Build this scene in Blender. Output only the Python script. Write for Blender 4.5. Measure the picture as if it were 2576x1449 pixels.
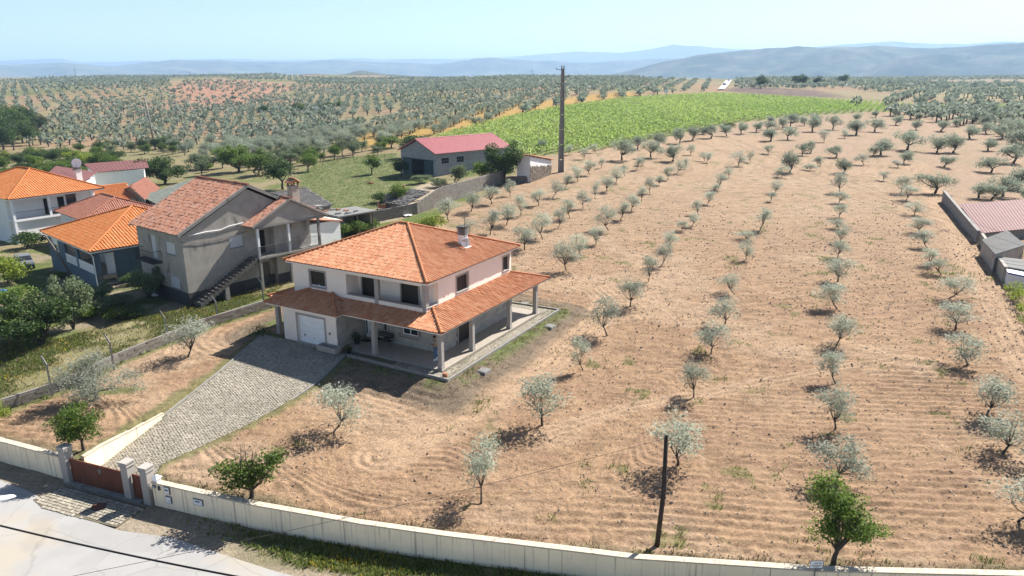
import bpy, math, random
import numpy as np
from mathutils import Vector, Matrix
for _o in list(bpy.data.objects): bpy.data.objects.remove(_o)
SC = bpy.context.scene
COL = SC.collection
RAD = math.radians
# ------------------------------------------------------------------ camera, sky, sun, exposure
CAM_Z, PITCH, FPX = 19.0, RAD(16.3), 717.0
cam = bpy.data.cameras.new('camera'); CAM = bpy.data.objects.new('camera', cam); COL.objects.link(CAM)
CAM.location = (0, 0, CAM_Z); CAM.rotation_euler = (math.pi/2-PITCH, 0, 0)
cam.sensor_width = 36.0; cam.lens = FPX/1024*36; cam.clip_start = 0.5; cam.clip_end = 60000
SC.camera = CAM
SUN_AZ, SUN_EL = RAD(43), RAD(44.5)          # direction towards the sun, measured from +X
world = bpy.data.worlds.new('World'); SC.world = world; world.use_nodes = True
wn = world.node_tree; wn.nodes.clear()
sky = wn.nodes.new('ShaderNodeTexSky'); sky.sky_type = 'NISHITA'; sky.sun_disc = False
sky.sun_elevation = SUN_EL; sky.sun_rotation = math.pi/2-SUN_AZ
sky.air_density = 0.72; sky.dust_density = 0.5; sky.ozone_density = 0.0; sky.altitude = 300
bg = wn.nodes.new('ShaderNodeBackground'); bg.inputs[1].default_value = 0.064
wo = wn.nodes.new('ShaderNodeOutputWorld')
wn.links.new(sky.outputs[0], bg.inputs[0]); wn.links.new(bg.outputs[0], wo.inputs[0])
sun = bpy.data.lights.new('sun', 'SUN'); sun.energy = 5.0; sun.angle = RAD(0.53); sun.color = (1, .955, .88)
SUN = bpy.data.objects.new('sun', sun); COL.objects.link(SUN)
_d = Vector((math.cos(SUN_AZ)*math.cos(SUN_EL), math.sin(SUN_AZ)*math.cos(SUN_EL), math.sin(SUN_EL)))
SUN.rotation_euler = (-_d).to_track_quat('-Z', 'Y').to_euler(); SUN.location = (60, 60, 90)
vs = SC.view_settings; vs.view_transform = 'Standard'; vs.look = 'None'; vs.gamma = 1; vs.use_curve_mapping = False
vs.exposure = 1.42
cy = SC.cycles; cy.use_denoising = True; cy.max_bounces = 6; cy.diffuse_bounces = 3; cy.glossy_bounces = 2
cy.transmission_bounces = 3; cy.transparent_max_bounces = 6; cy.volume_bounces = 0; cy.use_adaptive_sampling = True
cy.adaptive_threshold = 0.02
try: cy.denoiser = 'OPENIMAGEDENOISE'
except Exception: pass

# ------------------------------------------------------------------ helpers
rng = np.random.default_rng(7); rnd = random.Random(11)
def srgb(r, g, b):
    f = lambda c: ((c/255+.055)/1.055)**2.4 if c > 10 else c/255/12.92
    return (f(r), f(g), f(b))
def tag(o, label=None, cat=None, group=None, kind=None):
    if label: o['label'] = label
    if cat: o['category'] = cat
    if group: o['group'] = group
    if kind: o['kind'] = kind
    return o
def link(o, parent=None):
    COL.objects.link(o)
    if parent: o.parent = parent
    return o
def empty(name, loc=(0, 0, 0), rz=0.0, label=None, cat=None, group=None):
    o = bpy.data.objects.new(name, None); o.empty_display_size = .2
    COL.objects.link(o); o.location = loc; o.rotation_euler = (0, 0, rz)
    return tag(o, label, cat, group)
def mesh_np(name, V, F, mat=None, smooth=False, attr=None):
    """V (n,3), F (m,k) one face size; attr: dict name -> per-face floats"""
    V = np.asarray(V, np.float32); F = np.asarray(F, np.int32); k = F.shape[1]
    me = bpy.data.meshes.new(name)
    me.vertices.add(len(V)); me.vertices.foreach_set('co', V.ravel())
    me.loops.add(F.size); me.loops.foreach_set('vertex_index', F.ravel())
    me.polygons.add(len(F)); me.polygons.foreach_set('loop_start', np.arange(0, F.size, k, dtype=np.int32))
    me.polygons.foreach_set('use_smooth', np.full(len(F), smooth))
    me.update(calc_edges=True)
    if attr:
        for n, a in attr.items():
            at_ = me.attributes.new(n, 'FLOAT', 'FACE'); at_.data.foreach_set('value', np.asarray(a, np.float32))
    if mat: me.materials.append(mat)
    return me
def vcol(me, name, C):
    a = me.color_attributes.new(name, 'FLOAT_COLOR', 'POINT')
    a.data.foreach_set('color', np.concatenate([C, np.ones((len(C), 1))], 1).astype(np.float32).ravel())
class MB:
    """collects faces; build() links them as one mesh object"""
    def __init__(s): s.v = []; s.f = []
    def add(s, vs, fs):
        n = len(s.v); s.v += [tuple(p) for p in vs]; s.f += [tuple(i+n for i in q) for q in fs]; return s
    def box(s, x0, x1, y0, y1, z0, z1):
        return s.add([(x0,y0,z0),(x1,y0,z0),(x1,y1,z0),(x0,y1,z0),(x0,y0,z1),(x1,y0,z1),(x1,y1,z1),(x0,y1,z1)],
                     [(3,2,1,0),(4,5,6,7),(0,1,5,4),(1,2,6,5),(2,3,7,6),(3,0,4,7)])
    def quad(s, *p): return s.add(p, [tuple(range(len(p)))])
    def prism(s, poly, z0, z1):
        n = len(poly); z0 = z0 if hasattr(z0, '__len__') else [z0]*n; z1 = z1 if hasattr(z1, '__len__') else [z1]*n
        return s.add([(p[0], p[1], z) for p, z in zip(poly, z0)]+[(p[0], p[1], z) for p, z in zip(poly, z1)],
                     [tuple(range(n-1, -1, -1)), tuple(range(n, 2*n))]+[(i, (i+1) % n, n+(i+1) % n, n+i) for i in range(n)])
    def tube(s, pts, rad, n=6, cap=True):
        pts = [Vector(p) for p in pts]; m = len(pts); rad = rad if hasattr(rad, '__len__') else [rad]*m
        vs = []
        for i, p in enumerate(pts):
            d = (pts[min(i+1, m-1)]-pts[max(i-1, 0)]).normalized()
            a = d.cross(Vector((0, 0, 1)) if abs(d.z) < .95 else Vector((1, 0, 0))).normalized(); b = d.cross(a)
            vs += [p+(a*math.cos(2*math.pi*k/n)+b*math.sin(2*math.pi*k/n))*rad[i] for k in range(n)]
        fs = [(i*n+k, i*n+(k+1) % n, (i+1)*n+(k+1) % n, (i+1)*n+k) for i in range(m-1) for k in range(n)]
        if cap: fs += [tuple(range(n-1, -1, -1)), tuple((m-1)*n+k for k in range(n))]
        return s.add(vs, fs)
    def lathe(s, prof, c=(0, 0, 0), n=14):
        vs = [(c[0]+r*math.cos(2*math.pi*k/n), c[1]+r*math.sin(2*math.pi*k/n), c[2]+z) for r, z in prof for k in range(n)]
        m = len(prof)
        fs = [(i*n+k, i*n+(k+1) % n, (i+1)*n+(k+1) % n, (i+1)*n+k) for i in range(m-1) for k in range(n)]
        fs += [tuple(range(n-1, -1, -1)), tuple((m-1)*n+k for k in range(n))]
        return s.add(vs, fs)
    def wallrect(s, axis, c0, c1, a0, a1, z0, z1, holes):
        """a wall slab between planes c0,c1 (axis 'u' = x const, 'v' = y const), running a0..a1, with rectangular holes (a0,a1,z0,z1)"""
        xs = sorted({a0, a1}|{h[0] for h in holes}|{h[1] for h in holes}); zs = sorted({z0, z1}|{h[2] for h in holes}|{h[3] for h in holes})
        for i in range(len(xs)-1):
            j = 0
            while j < len(zs)-1:
                xm = (xs[i]+xs[i+1])/2
                inh = lambda jj: any(h[0] < xm < h[1] and h[2] < (zs[jj]+zs[jj+1])/2 < h[3] for h in holes)
                if inh(j): j += 1; continue
                k = j
                while k+1 < len(zs)-1 and not inh(k+1): k += 1
                if axis == 'u': s.box(c0, c1, xs[i], xs[i+1], zs[j], zs[k+1])
                else: s.box(xs[i], xs[i+1], c0, c1, zs[j], zs[k+1])
                j = k+1
        return s
    def build(s, name, mat, parent=None, smooth=False, loc=None, rz=None):
        me = bpy.data.meshes.new(name); me.from_pydata(s.v, [], s.f); me.update()
        if smooth: me.polygons.foreach_set('use_smooth', [True]*len(me.polygons))
        me.materials.append(mat)
        o = bpy.data.objects.new(name, me); link(o, parent)
        if loc is not None: o.location = loc
        if rz is not None: o.rotation_euler = (0, 0, rz)
        return o
def obj(name, me, parent=None, loc=None, rot=None, scale=None):
    o = bpy.data.objects.new(name, me); link(o, parent)
    if loc is not None: o.location = loc
    if rot is not None: o.rotation_euler = rot
    if scale is not None: o.scale = scale
    return o
# ---- numpy value noise
def _h(i, j, s):
    n = (i*374761393+j*668265263+s*1442695041) & 0xffffffff
    n = ((n ^ (n >> 13))*1274126177) & 0xffffffff
    return ((n ^ (n >> 16)) & 0xffff)/65535.0
def vn(x, y, s=0):
    x = np.asarray(x, float); y = np.asarray(y, float)
    i = np.floor(x).astype(np.int64); j = np.floor(y).astype(np.int64); a = x-i; b = y-j
    a = a*a*(3-2*a); b = b*b*(3-2*b)
    return (_h(i, j, s)*(1-a)+_h(i+1, j, s)*a)*(1-b)+(_h(i, j+1, s)*(1-a)+_h(i+1, j+1, s)*a)*b
def fbm(x, y, s=0, o=4):
    r = 0; w = .5; t = 0
    for k in range(o): r = r+vn(x, y, s+k*17)*w; t += w; w *= .5; x = x*2.03+5.1; y = y*2.03+1.7
    return r/t
sst = lambda a, b, x: (lambda t: t*t*(3-2*t))(np.clip((x-a)/(b-a), 0, 1))
def inpoly(x, y, P):
    x = np.asarray(x, float); y = np.asarray(y, float); c = np.zeros(x.shape, bool); n = len(P)
    for i in range(n):
        x0, y0 = P[i][:2]; x1, y1 = P[(i+1) % n][:2]
        if y0 == y1: continue
        c ^= ((y0 > y) != (y1 > y)) & (x < (x1-x0)*(y-y0)/(y1-y0)+x0)
    return c
def dpoly(x, y, P, closed=True):
    d = np.full(np.shape(x), 1e9); n = len(P)
    for i in range(n if closed else n-1):
        ax, ay = P[i][:2]; bx, by = P[(i+1) % n][:2]; ex, ey = bx-ax, by-ay
        t = np.clip(((x-ax)*ex+(y-ay)*ey)/(ex*ex+ey*ey+1e-9), 0, 1)
        d = np.minimum(d, np.hypot(x-ax-t*ex, y-ay-t*ey))
    return d
def sd(x, y, P):
    d = dpoly(x, y, P); return np.where(inpoly(x, y, P), -d, d)
# ---- pixel of the full view (2576 wide) -> ray / point; used to lay the place out in metres
def ray(px, py):
    x = (px*1024/2576-512)/FPX; y = (py*1024/2576-288)/FPX
    return np.array([x, math.cos(PITCH)-y*math.sin(PITCH), -math.sin(PITCH)-y*math.cos(PITCH)])
def atz(px, py, z):
    d = ray(px, py); return np.array([0, 0, CAM_Z])+d*((z-CAM_Z)/d[2])
def aty(px, py, y):
    d = ray(px, py); return np.array([0, 0, CAM_Z])+d*(y/d[1])
class Frame:
    def __init__(s, o, yaw): s.o = o; s.yaw = RAD(yaw); s.c = math.cos(s.yaw); s.s = math.sin(s.yaw)
    def w(s, u, v, z=0): return (s.o[0]+u*s.c-v*s.s, s.o[1]+u*s.s+v*s.c, s.o[2]+z)
MAIN = Frame((-4.82, 45.42, 0.0), 60.6)
OLD = Frame((-28.32, 60.16, 0.0), 52.1)
BLUE = Frame((-40.0, 66.6, -.35), 48)
WHITE = Frame((-63.2, 89.8, -1.5), 57.4)
BARN = Frame((-13.82, 132.06, 1.5), 45.3)
LEAN = Frame((3.0, 120.9, 2.5), 63.7)

# ------------------------------------------------------------------ materials
GS = .72            # keeps every base colour in its real-world range under this exposure
def mat(name, col, rough=.85, var=.18, scale=2.0, bump=0.0, bscale=25.0, attr=None, tint=None, spec=.3, fine=None, metal=0.0):
    """procedural: noise-varied colour, optional per-face attribute variation towards tint, optional bump"""
    m = bpy.data.materials.new(name); m.use_nodes = True; n = m.node_tree; n.nodes.clear(); N = n.nodes.new; L = n.links.new
    out = N('ShaderNodeOutputMaterial'); b = N('ShaderNodeBsdfPrincipled'); L(b.outputs[0], out.inputs[0])
    b.inputs['Roughness'].default_value = rough; b.inputs['Specular IOR Level'].default_value = spec; b.inputs['Metallic'].default_value = metal
    tc = N('ShaderNodeTexCoord'); nz = N('ShaderNodeTexNoise'); nz.inputs['Scale'].default_value = scale; nz.inputs['Detail'].default_value = 6
    nz.inputs['Roughness'].default_value = .65; L(tc.outputs['Object'], nz.inputs['Vector'])
    rp = N('ShaderNodeValToRGB'); c = np.array(col[:3])*GS
    if tint: tint = tuple(np.array(tint)*GS)
    if fine: fine = (tuple(np.array(fine[0])*GS), *fine[1:])
    rp.color_ramp.elements[0].position = .28; rp.color_ramp.elements[1].position = .72
    rp.color_ramp.elements[0].color = (*np.clip(c*(1-var), 0, 1), 1); rp.color_ramp.elements[1].color = (*np.clip(c*(1+var), 0, 1), 1)
    L(nz.outputs['Fac'], rp.inputs[0]); cur = rp.outputs[0]
    if attr:
        at_ = N('ShaderNodeAttribute'); at_.attribute_name = attr
        mx = N('ShaderNodeMix'); mx.data_type = 'RGBA'; mx.blend_type = 'MIX'
        L(at_.outputs['Fac'], mx.inputs['Factor']); L(cur, mx.inputs['A']); mx.inputs['B'].default_value = (*tint, 1); cur = mx.outputs['Result']
    if fine:   # stains: (colour, scale, threshold, stretch)
        mp = N('ShaderNodeMapping'); mp.inputs['Scale'].default_value = fine[3]; L(tc.outputs['Object'], mp.inputs[0])
        n2 = N('ShaderNodeTexNoise'); n2.inputs['Scale'].default_value = fine[1]; n2.inputs['Detail'].default_value = 5; L(mp.outputs[0], n2.inputs['Vector'])
        r2 = N('ShaderNodeValToRGB'); r2.color_ramp.elements[0].position = fine[2]; r2.color_ramp.elements[1].position = min(1, fine[2]+.14)
        L(n2.outputs['Fac'], r2.inputs[0])
        mx = N('ShaderNodeMix'); mx.data_type = 'RGBA'; L(r2.outputs[0], mx.inputs['Factor']); L(cur, mx.inputs['A'])
        mx.inputs['B'].default_value = (*fine[0], 1); cur = mx.outputs['Result']
    L(cur, b.inputs['Base Color'])
    if bump:
        n3 = N('ShaderNodeTexNoise'); n3.inputs['Scale'].default_value = bscale; n3.inputs['Detail'].default_value = 4; L(tc.outputs['Object'], n3.inputs['Vector'])
        bp = N('ShaderNodeBump'); bp.inputs['Strength'].default_value = bump; bp.inputs['Distance'].default_value = .012
        L(n3.outputs['Fac'], bp.inputs['Height']); L(bp.outputs[0], b.inputs['Normal'])
    return m
def leafmat(name, col, tint, trans=.3, rough=.6):
    m = bpy.data.materials.new(name); m.use_nodes = True; n = m.node_tree; n.nodes.clear(); N = n.nodes.new; L = n.links.new
    out = N('ShaderNodeOutputMaterial'); b = N('ShaderNodeBsdfPrincipled'); t = N('ShaderNodeBsdfTranslucent'); mxs = N('ShaderNodeMixShader')
    b.inputs['Roughness'].default_value = rough; b.inputs['Specular IOR Level'].default_value = .25
    at_ = N('ShaderNodeAttribute'); at_.attribute_name = 'rnd'; col = tuple(np.array(col)*.78); tint = tuple(np.array(tint)*.78)
    mx = N('ShaderNodeMix'); mx.data_type = 'RGBA'; mx.inputs['A'].default_value = (*col, 1); mx.inputs['B'].default_value = (*tint, 1)
    L(at_.outputs['Fac'], mx.inputs['Factor'])
    oi = N('ShaderNodeObjectInfo'); hv = N('ShaderNodeHueSaturation')
    ma = N('ShaderNodeMapRange'); ma.inputs[3].default_value = .8; ma.inputs[4].default_value = 1.2
    L(oi.outputs['Random'], ma.inputs[0]); L(ma.outputs[0], hv.inputs['Value']); L(mx.outputs['Result'], hv.inputs['Color'])
    L(hv.outputs[0], b.inputs['Base Color']); L(hv.outputs[0], t.inputs['Color'])
    mxs.inputs[0].default_value = trans; L(b.outputs[0], mxs.inputs[1]); L(t.outputs[0], mxs.inputs[2]); L(mxs.outputs[0], out.inputs[0])
    return m
def plain(name, col, rough=.6, metal=0.0, spec=.4): return mat(name, col, rough, .06, 3.0, spec=spec, metal=metal)
M = {}
M['cream'] = mat('cream_plaster', (1.10,.965,.85), .9, .04, .8, .12, 60, fine=((.92,.81,.73), 1.6, .62, (1,1,.35)))
M['white'] = mat('white_plaster', (.98,.97,.96), .9, .06, .7, .1, 50)
M['whitepaint'] = plain('white_paint', (1.05,1.05,1.05), .45)
M['granite'] = mat('granite_trim', (.46,.42,.38), .8, .14, 9, .15, 80)
M['slab'] = mat('stone_cladding', (.42,.40,.37), .85, .2, 2.2, .25, 30, attr='rnd', tint=(.56,.52,.46))
M['grout'] = mat('mortar', (.26,.24,.22), .95, .15, 6)
M['floor'] = mat('porch_tiles', (.40,.35,.29), .6, .1, 2)
M['shutter_dark'] = mat('dark_brown_shutter', (.028,.02,.017), .5, .15, 3)
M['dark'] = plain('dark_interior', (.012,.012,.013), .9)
M['glass'] = plain('window_glass', (.03,.035,.04), .12, spec=.6)
M['tile'] = mat('orange_roof_tile', (.56,.22,.097), .75, .18, 1.0, .15, 40, attr='rnd', tint=(.70,.355,.195), fine=((.24,.10,.06), 2.6, .70, (1,1,1)))
M['tile_bright'] = mat('bright_orange_tile', (.55,.17,.045), .7, .12, 1.0, .12, 40, attr='rnd', tint=(.60,.24,.08))
M['tile_old'] = mat('weathered_red_tile', (.50,.21,.125), .85, .28, 1.5, .25, 30, attr='rnd', tint=(.60,.34,.24), fine=((.11,.08,.065), 2.4, .57, (1,1,1)))
M['tile_pink'] = mat('dusty_pink_tile', (.36,.14,.09), .8, .15, 1.5, .15, 30, attr='rnd', tint=(.42,.19,.13))
M['tile_grey'] = mat('grey_green_tile', (.20,.22,.19), .85, .2, 1.5, .2, 30, attr='rnd', tint=(.30,.32,.28))
M['slate'] = mat('dark_slate', (.085,.08,.08), .8, .3, 2, .2, 30, attr='rnd', tint=(.16,.15,.145))
M['old_plaster'] = mat('old_grey_plaster', (.45,.41,.355), .95, .2, .9, .3, 14, fine=((.13,.115,.10), 1.1, .60, (1,1,.5)))
M['dark_plinth'] = mat('dark_plinth', (.075,.072,.072), .95, .2, 1.5, .2, 20)
M['concrete'] = mat('grey_concrete', (.31,.295,.27), .92, .2, 1.6, .25, 25, fine=((.12,.11,.10), 1.3, .63, (1,1,.3)))
M['block'] = mat('concrete_block', (.29,.265,.23), .95, .18, 3, .3, 30, attr='rnd', tint=(.22,.19,.16))
M['blue_wall'] = mat('blue_grey_plaster', (.13,.18,.235), .9, .14, .8, .15, 30)
M['rust'] = mat('rust_brown_metal', (.165,.055,.03), .7, .22, 2.0, .1, 30, fine=((.09,.035,.022), 3, .6, (1,1,.4)))
M['fwall'] = mat('cream_boundary_plaster', (1.2,1.0,.72), .93, .12, .5, .15, 30, fine=((.58,.48,.36), 2.6, .57, (3.4,3.4,.08)))
M['coping'] = mat('worn_coping', (.62,.53,.41), .95, .2, 3, .3, 25, fine=((.27,.235,.19), 4, .58, (1,1,1)))
M['redmetal'] = mat('red_sheet_metal', (.47,.12,.13), .5, .07, .6, spec=.5)
M['redmetal_old'] = mat('faded_red_sheet_metal', (.19,.075,.068), .7, .16, .6, spec=.25)
M['fibre'] = mat('grey_fibre_cement', (.23,.225,.215), .9, .2, 1.5, .2, 20)
M['wood'] = mat('weathered_wood', (.17,.14,.115), .9, .22, 3, .3, 20)
M['darkwood'] = mat('dark_wood', (.055,.042,.035), .9, .2, 3, .3, 20)
M['bark'] = mat('olive_bark', (.085,.07,.057), .95, .25, 5, .4, 18)
M['iron'] = plain('dark_iron', (.05,.035,.03), .7)
M['asphalt'] = mat('pale_dusty_asphalt', (.39,.378,.365), .95, .1, .35, .2, 60, fine=((.43,.385,.32), .28, .50, (1,1,1)))
def cracked(m):          # hairline cracks and tar patches for the road
    n = m.node_tree; N = n.nodes.new; L = n.links.new; b = next(q for q in n.nodes if q.type == 'BSDF_PRINCIPLED'); src = b.inputs['Base Color'].links[0].from_socket
    tc = N('ShaderNodeTexCoord'); nz = N('ShaderNodeTexNoise'); nz.inputs['Scale'].default_value = .9; nz.inputs['Detail'].default_value = 5; L(tc.outputs['Object'], nz.inputs['Vector'])
    mv = N('ShaderNodeMix'); mv.data_type = 'VECTOR'; mv.inputs['Factor'].default_value = .35; L(tc.outputs['Object'], mv.inputs['A']); L(nz.outputs['Color'], mv.inputs['B'])
    vo = N('ShaderNodeTexVoronoi'); vo.feature = 'DISTANCE_TO_EDGE'; vo.inputs['Scale'].default_value = .42; L(mv.outputs['Result'], vo.inputs['Vector'])
    mr = N('ShaderNodeMapRange'); mr.inputs[1].default_value = .002; mr.inputs[2].default_value = .013; mr.inputs[3].default_value = .86; mr.inputs[4].default_value = 1; L(vo.outputs['Distance'], mr.inputs[0])
    n2 = N('ShaderNodeTexNoise'); n2.inputs['Scale'].default_value = .22; n2.inputs['Detail'].default_value = 3; L(tc.outputs['Object'], n2.inputs['Vector']); r2 = N('ShaderNodeMapRange'); r2.inputs[1].default_value = .53; r2.inputs[2].default_value = .56; r2.inputs[3].default_value = 1; r2.inputs[4].default_value = .92; L(n2.outputs['Fac'], r2.inputs[0])
    mm = N('ShaderNodeMath'); mm.operation = 'MULTIPLY'; L(mr.outputs[0], mm.inputs[0]); L(r2.outputs[0], mm.inputs[1])
    mx = N('ShaderNodeMix'); mx.data_type = 'RGBA'; mx.blend_type = 'MULTIPLY'; mx.inputs['Factor'].default_value = 1; L(src, mx.inputs['A']); L(mm.outputs[0], mx.inputs['B']); L(mx.outputs['Result'], b.inputs['Base Color'])
cracked(M['asphalt'])
M['cobble'] = mat('granite_cobbles', (.47,.42,.34), .85, .28, .5, .2, 40, attr='rnd', tint=(.31,.275,.22))
M['joint'] = mat('sandy_joints', (.17,.145,.10), .95, .3, 1.5, .2, 30, fine=((.10,.115,.045), .9, .55, (1,1,1)))
M['clay'] = plain('terracotta', (.40,.16,.08), .8)
M['teal'] = mat('teal_steel_door', (.045,.085,.095), .6, .12, 1.0)
M['stone'] = mat('field_stone', (.33,.28,.22), .9, .25, 4, .3, 20, attr='rnd', tint=(.22,.17,.13))
M['barn_block'] = mat('pale_grey_block', (.42,.43,.44), .95, .15, 3, .2, 30, attr='rnd', tint=(.34,.34,.34))
M['stair'] = mat('dark_stair_concrete', (.13,.12,.11), .95, .25, 2, .2, 20)  # dark concrete for the outside stair of the old house
# ------------------------------------------------------------------ terrain
TT = [-1.3,-.8,-.6,-.45,-.3,-.15,0,.15,.3,.45,.6,.8,1.3]
YY = [15,35,50,65,90,130,180,260,360,500,700,950,1300,1800,2600,4500]
ZZ = [[-1.3,-1.3,-1.2,-1.1,-1.0,-1.05,-1.05,-1.05,-1.05,-1.05,-1.0,-.9,-.8],
 [-1.2,-1.1,-1.0,-.95,-1.0,-1.1,-1.15,-1.15,-1.1,-1.1,-1.0,-.9,-.8],
 [-1.0,-.8,-.6,-.5,-.5,-.8,-.95,-.95,-.9,-.8,-.7,-.6,-.5],
 [-.7,-.6,-.4,-.1,.0,-.1,-.2,-.2,-.15,-.1,-.1,0,0],
 [-1.6,-1.5,-1.4,-.7,.3,.9,.9,.8,.75,.7,.7,.7,.7],
 [-2.6,-2.5,-2.3,-1.4,.1,1.4,2.6,2.7,2.4,2.2,2.0,2.0,2.0],
 [-3.5,-3.5,-3.2,-2.5,-1,1.5,3.7,4.5,4.2,3.9,3.6,3.4,3.4],
 [-5,-5,-4.6,-4,-2,2,5,6.4,6.2,5.8,5.4,5.2,5],
 [-2,-1.4,-.6,0,1,4,7,8.4,8.2,7.5,7,6.6,6],
 [3,4,5,5.5,6,7.5,9.5,10.8,10.6,9.6,9,8.5,8],
 [8,9,10,10.5,11.5,12.5,14.5,15.5,15.6,12.8,11.5,11,10],
 [13,14,14.5,15,15.5,16,17,18.2,19.3,15.5,14,14,14],
 [18,19.5,20.5,21,20.5,19.5,18,17.5,17.2,17.5,17.5,18,18],
 [22,23.5,25,25,23,20,16,12,12,18,22,24,24],
 [0,0,0,0,0,-5,-12,-22,-14,6,10,12,12],
 [-60]*13]
_tg = np.linspace(-1.3, 1.3, 261); _lg = np.linspace(math.log(15), math.log(4500), 300)
_a = np.array([[np.interp(t, TT, r) for t in _tg] for r in ZZ]); _ly = np.log(YY)
_G = np.array([np.interp(_lg, _ly, _a[:, k]) for k in range(len(_tg))]).T
for _ in range(3):                                     # smooth the table
    p = np.pad(_G, ((5, 5), (0, 0)), 'edge'); _G = sum(p[i:i+len(_lg)] for i in range(11))/11
    p = np.pad(_G, ((0, 0), (8, 8)), 'edge'); _G = sum(p[:, i:i+len(_tg)] for i in range(17))/17
def base_h(x, y):
    yy = np.maximum(y, 15.0); t = np.clip(x/yy, -1.299, 1.299)
    a = (t+1.3)/2.6*(len(_tg)-1); b = np.clip((np.log(np.minimum(yy, 4499))-_lg[0])/(_lg[-1]-_lg[0]), 0, .9999)*(len(_lg)-1)
    i = a.astype(int); j = b.astype(int); i = np.minimum(i, len(_tg)-2); j = np.minimum(j, len(_lg)-2); a = a-i; b = b-j
    z = (_G[j, i]*(1-a)+_G[j, i+1]*a)*(1-b)+(_G[j+1, i]*(1-a)+_G[j+1, i+1]*a)*b
    w = sst(240, 560, y)*(1-sst(1500, 2400, y))
    return z+w*((fbm(x*.0033+.4, y*.0033, 2, 3)-.52)*(6+12*(1-sst(-60, 160, x))))
WALL = [(-60,50),(-40,41.2),(-28.9,36.5),(-24.3,34.7),(-18.5,32.3),(-16.2,31.5),(-12.4,30.2),(-7.0,28.7),(-3.0,27.8),(1.7,26.9),(5.3,26.2),(10.1,25.7),(12.9,25.4),(21.1,25.1),(40,25.6),(70,27)]
ROADZ = -2.05
FRONT = [(x+.06, y+.14) for x, y in WALL]+[(70,-90),(-60,-90)]
DRV_L = [(-23.3,34.9,-2.0),(-23.05,36.3,-1.9),(-21.8,40.6,-1.3),(-20.3,46.6,-.62),(-19.4,52.6,-.14)]
DRV_R = [(-18.9,33.0,-2.0),(-19.05,34.5,-1.9),(-15.9,38.9,-1.3),(-13.1,44.6,-.62),(-12.0,48.6,-.14)]
DRIVE = [p[:2] for p in DRV_L]+[p[:2] for p in DRV_R[::-1]]
PAD = [MAIN.w(*q)[:2] for q in ((-1.25,-1.35),(15.85,-1.2),(15.7,3.4),(16.2,17.2),(-.4,17.2),(-.9,8.4),(-1.15,7.3))]
def drive_z(x, y):                                     # height along the ramp from the gate to the garage
    s = ((x+21.1)*.335+(y-33.9)*.942)/17.5
    return np.interp(s, [0, .1, .38, .72, 1.0], [-2.0, -1.9, -1.3, -.62, -.14])
BLK = [(-34.6,37.6),(-31.9,40.7),(-29.8,43.4),(-28.2,48.0),(-24.7,54.8),(-20.8,59.9),(-19.4,62.0)]
def hz(x, y, soft=True):
    x = np.asarray(x, float); y = np.asarray(y, float)
    z = base_h(x, y)
    near = (np.abs(x) < 75) & (y < 75)
    if near.any():
        X = x[near]; Y = y[near]; Z = z[near]
        d = sd(X, Y, PAD); Z = np.where(d < 0, -.2, -.2+(Z+.2)*sst(0, 3.4, d)) if soft else Z
        dd = sd(X, Y, DRIVE); Z = np.where(dd < .13, drive_z(X, Y)-.05, Z)
        Z = np.where((dd >= .13) & (dd < .6), np.maximum(Z, drive_z(X, Y)), Z)
        fr = inpoly(X, Y, FRONT); Z = np.where(fr, ROADZ-.03, Z)
        z = z.copy(); z[near] = Z
    return z
h1 = lambda x, y: float(hz(np.array([x]), np.array([y]))[0])
_ts = np.geomspace(12, 4000, 2600)
def atf(px, py):
    """point of the ground seen at a pixel of the full view"""
    d = ray(px, py); o = np.array([0, 0, CAM_Z]); k = 1/math.hypot(d[0], d[1])
    P = o+d*(_ts*k)[:, None]; g = P[:, 2]-hz(P[:, 0], P[:, 1]); i = np.argmax(g < 0)
    if g[i] >= 0: i = len(_ts)-1
    lo, hi = _ts[max(i-1, 0)], _ts[i]
    for _ in range(18):
        m = (lo+hi)/2; q = o+d*(m*k)
        if q[2] < h1(q[0], q[1]): hi = m
        else: lo = m
    q = o+d*(hi*k); return np.array([q[0], q[1], h1(q[0], q[1])])
FP = lambda *pts: [tuple(atf(*p)[:2]) for p in pts]
ZONES = {
 'garden': FP((740,495),(760,430),(830,400),(1000,385),(1010,470),(960,520),(880,540),(800,520)),
 'yard': FP((930,545),(985,500),(1040,470),(1100,455),(1120,475),(1060,500),(1010,545),(950,560)),
 'yellow': FP((880,372),(930,318),(1080,290),(1300,262),(1560,232),(1620,236),(1400,270),(1260,300),(1150,335),(1010,352),(960,372)),
 'vine': FP((1090,352),(1150,335),(1260,305),(1400,275),(1560,252),(1700,242),(1800,238),(1950,246),(2100,255),(2250,266),(2576,270),(2700,276),(2700,282),(2400,281),(2180,282),(2010,292),(1850,310),(1720,335),(1620,355),(1500,380),(1330,394),(1180,392)),
 'red': FP((420,222),(470,205),(560,198),(640,204),(720,212),(745,224),(640,250),(560,262),(470,262)),
 'dark': FP((1815,228),(1870,216),(2060,228),(2140,246),(1990,244)),
 'straw': FP((2310,230),(2400,224),(2640,226),(2640,252),(2440,246)),
 'pinkf': FP((2150,202),(2420,198),(2560,206),(2330,212),(2160,210)),
 'neigh': FP((0,860),(0,1015),(150,962),(290,895),(420,840),(540,795),(680,742),(735,705),(640,700),(520,765),(340,800),(160,850)),
 'yardL': FP((0,640),(130,640),(330,720),(480,775),(300,800),(150,845),(0,870),(-60,800)),
 'behind': FP((900,600),(1000,560),(1010,545),(960,540),(930,560),(860,580)),
}
FIELD = WALL[4:]+[(70,60),(60,92)]+FP((2370,480),(2330,410),(2050,395),(1900,345),(1740,335),(1620,362),(1420,385),(1400,430),(1280,470),(1060,560),(1000,590))+[(-17,80),(-19.2,62.0)]+BLK[::-1][1:]
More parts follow.
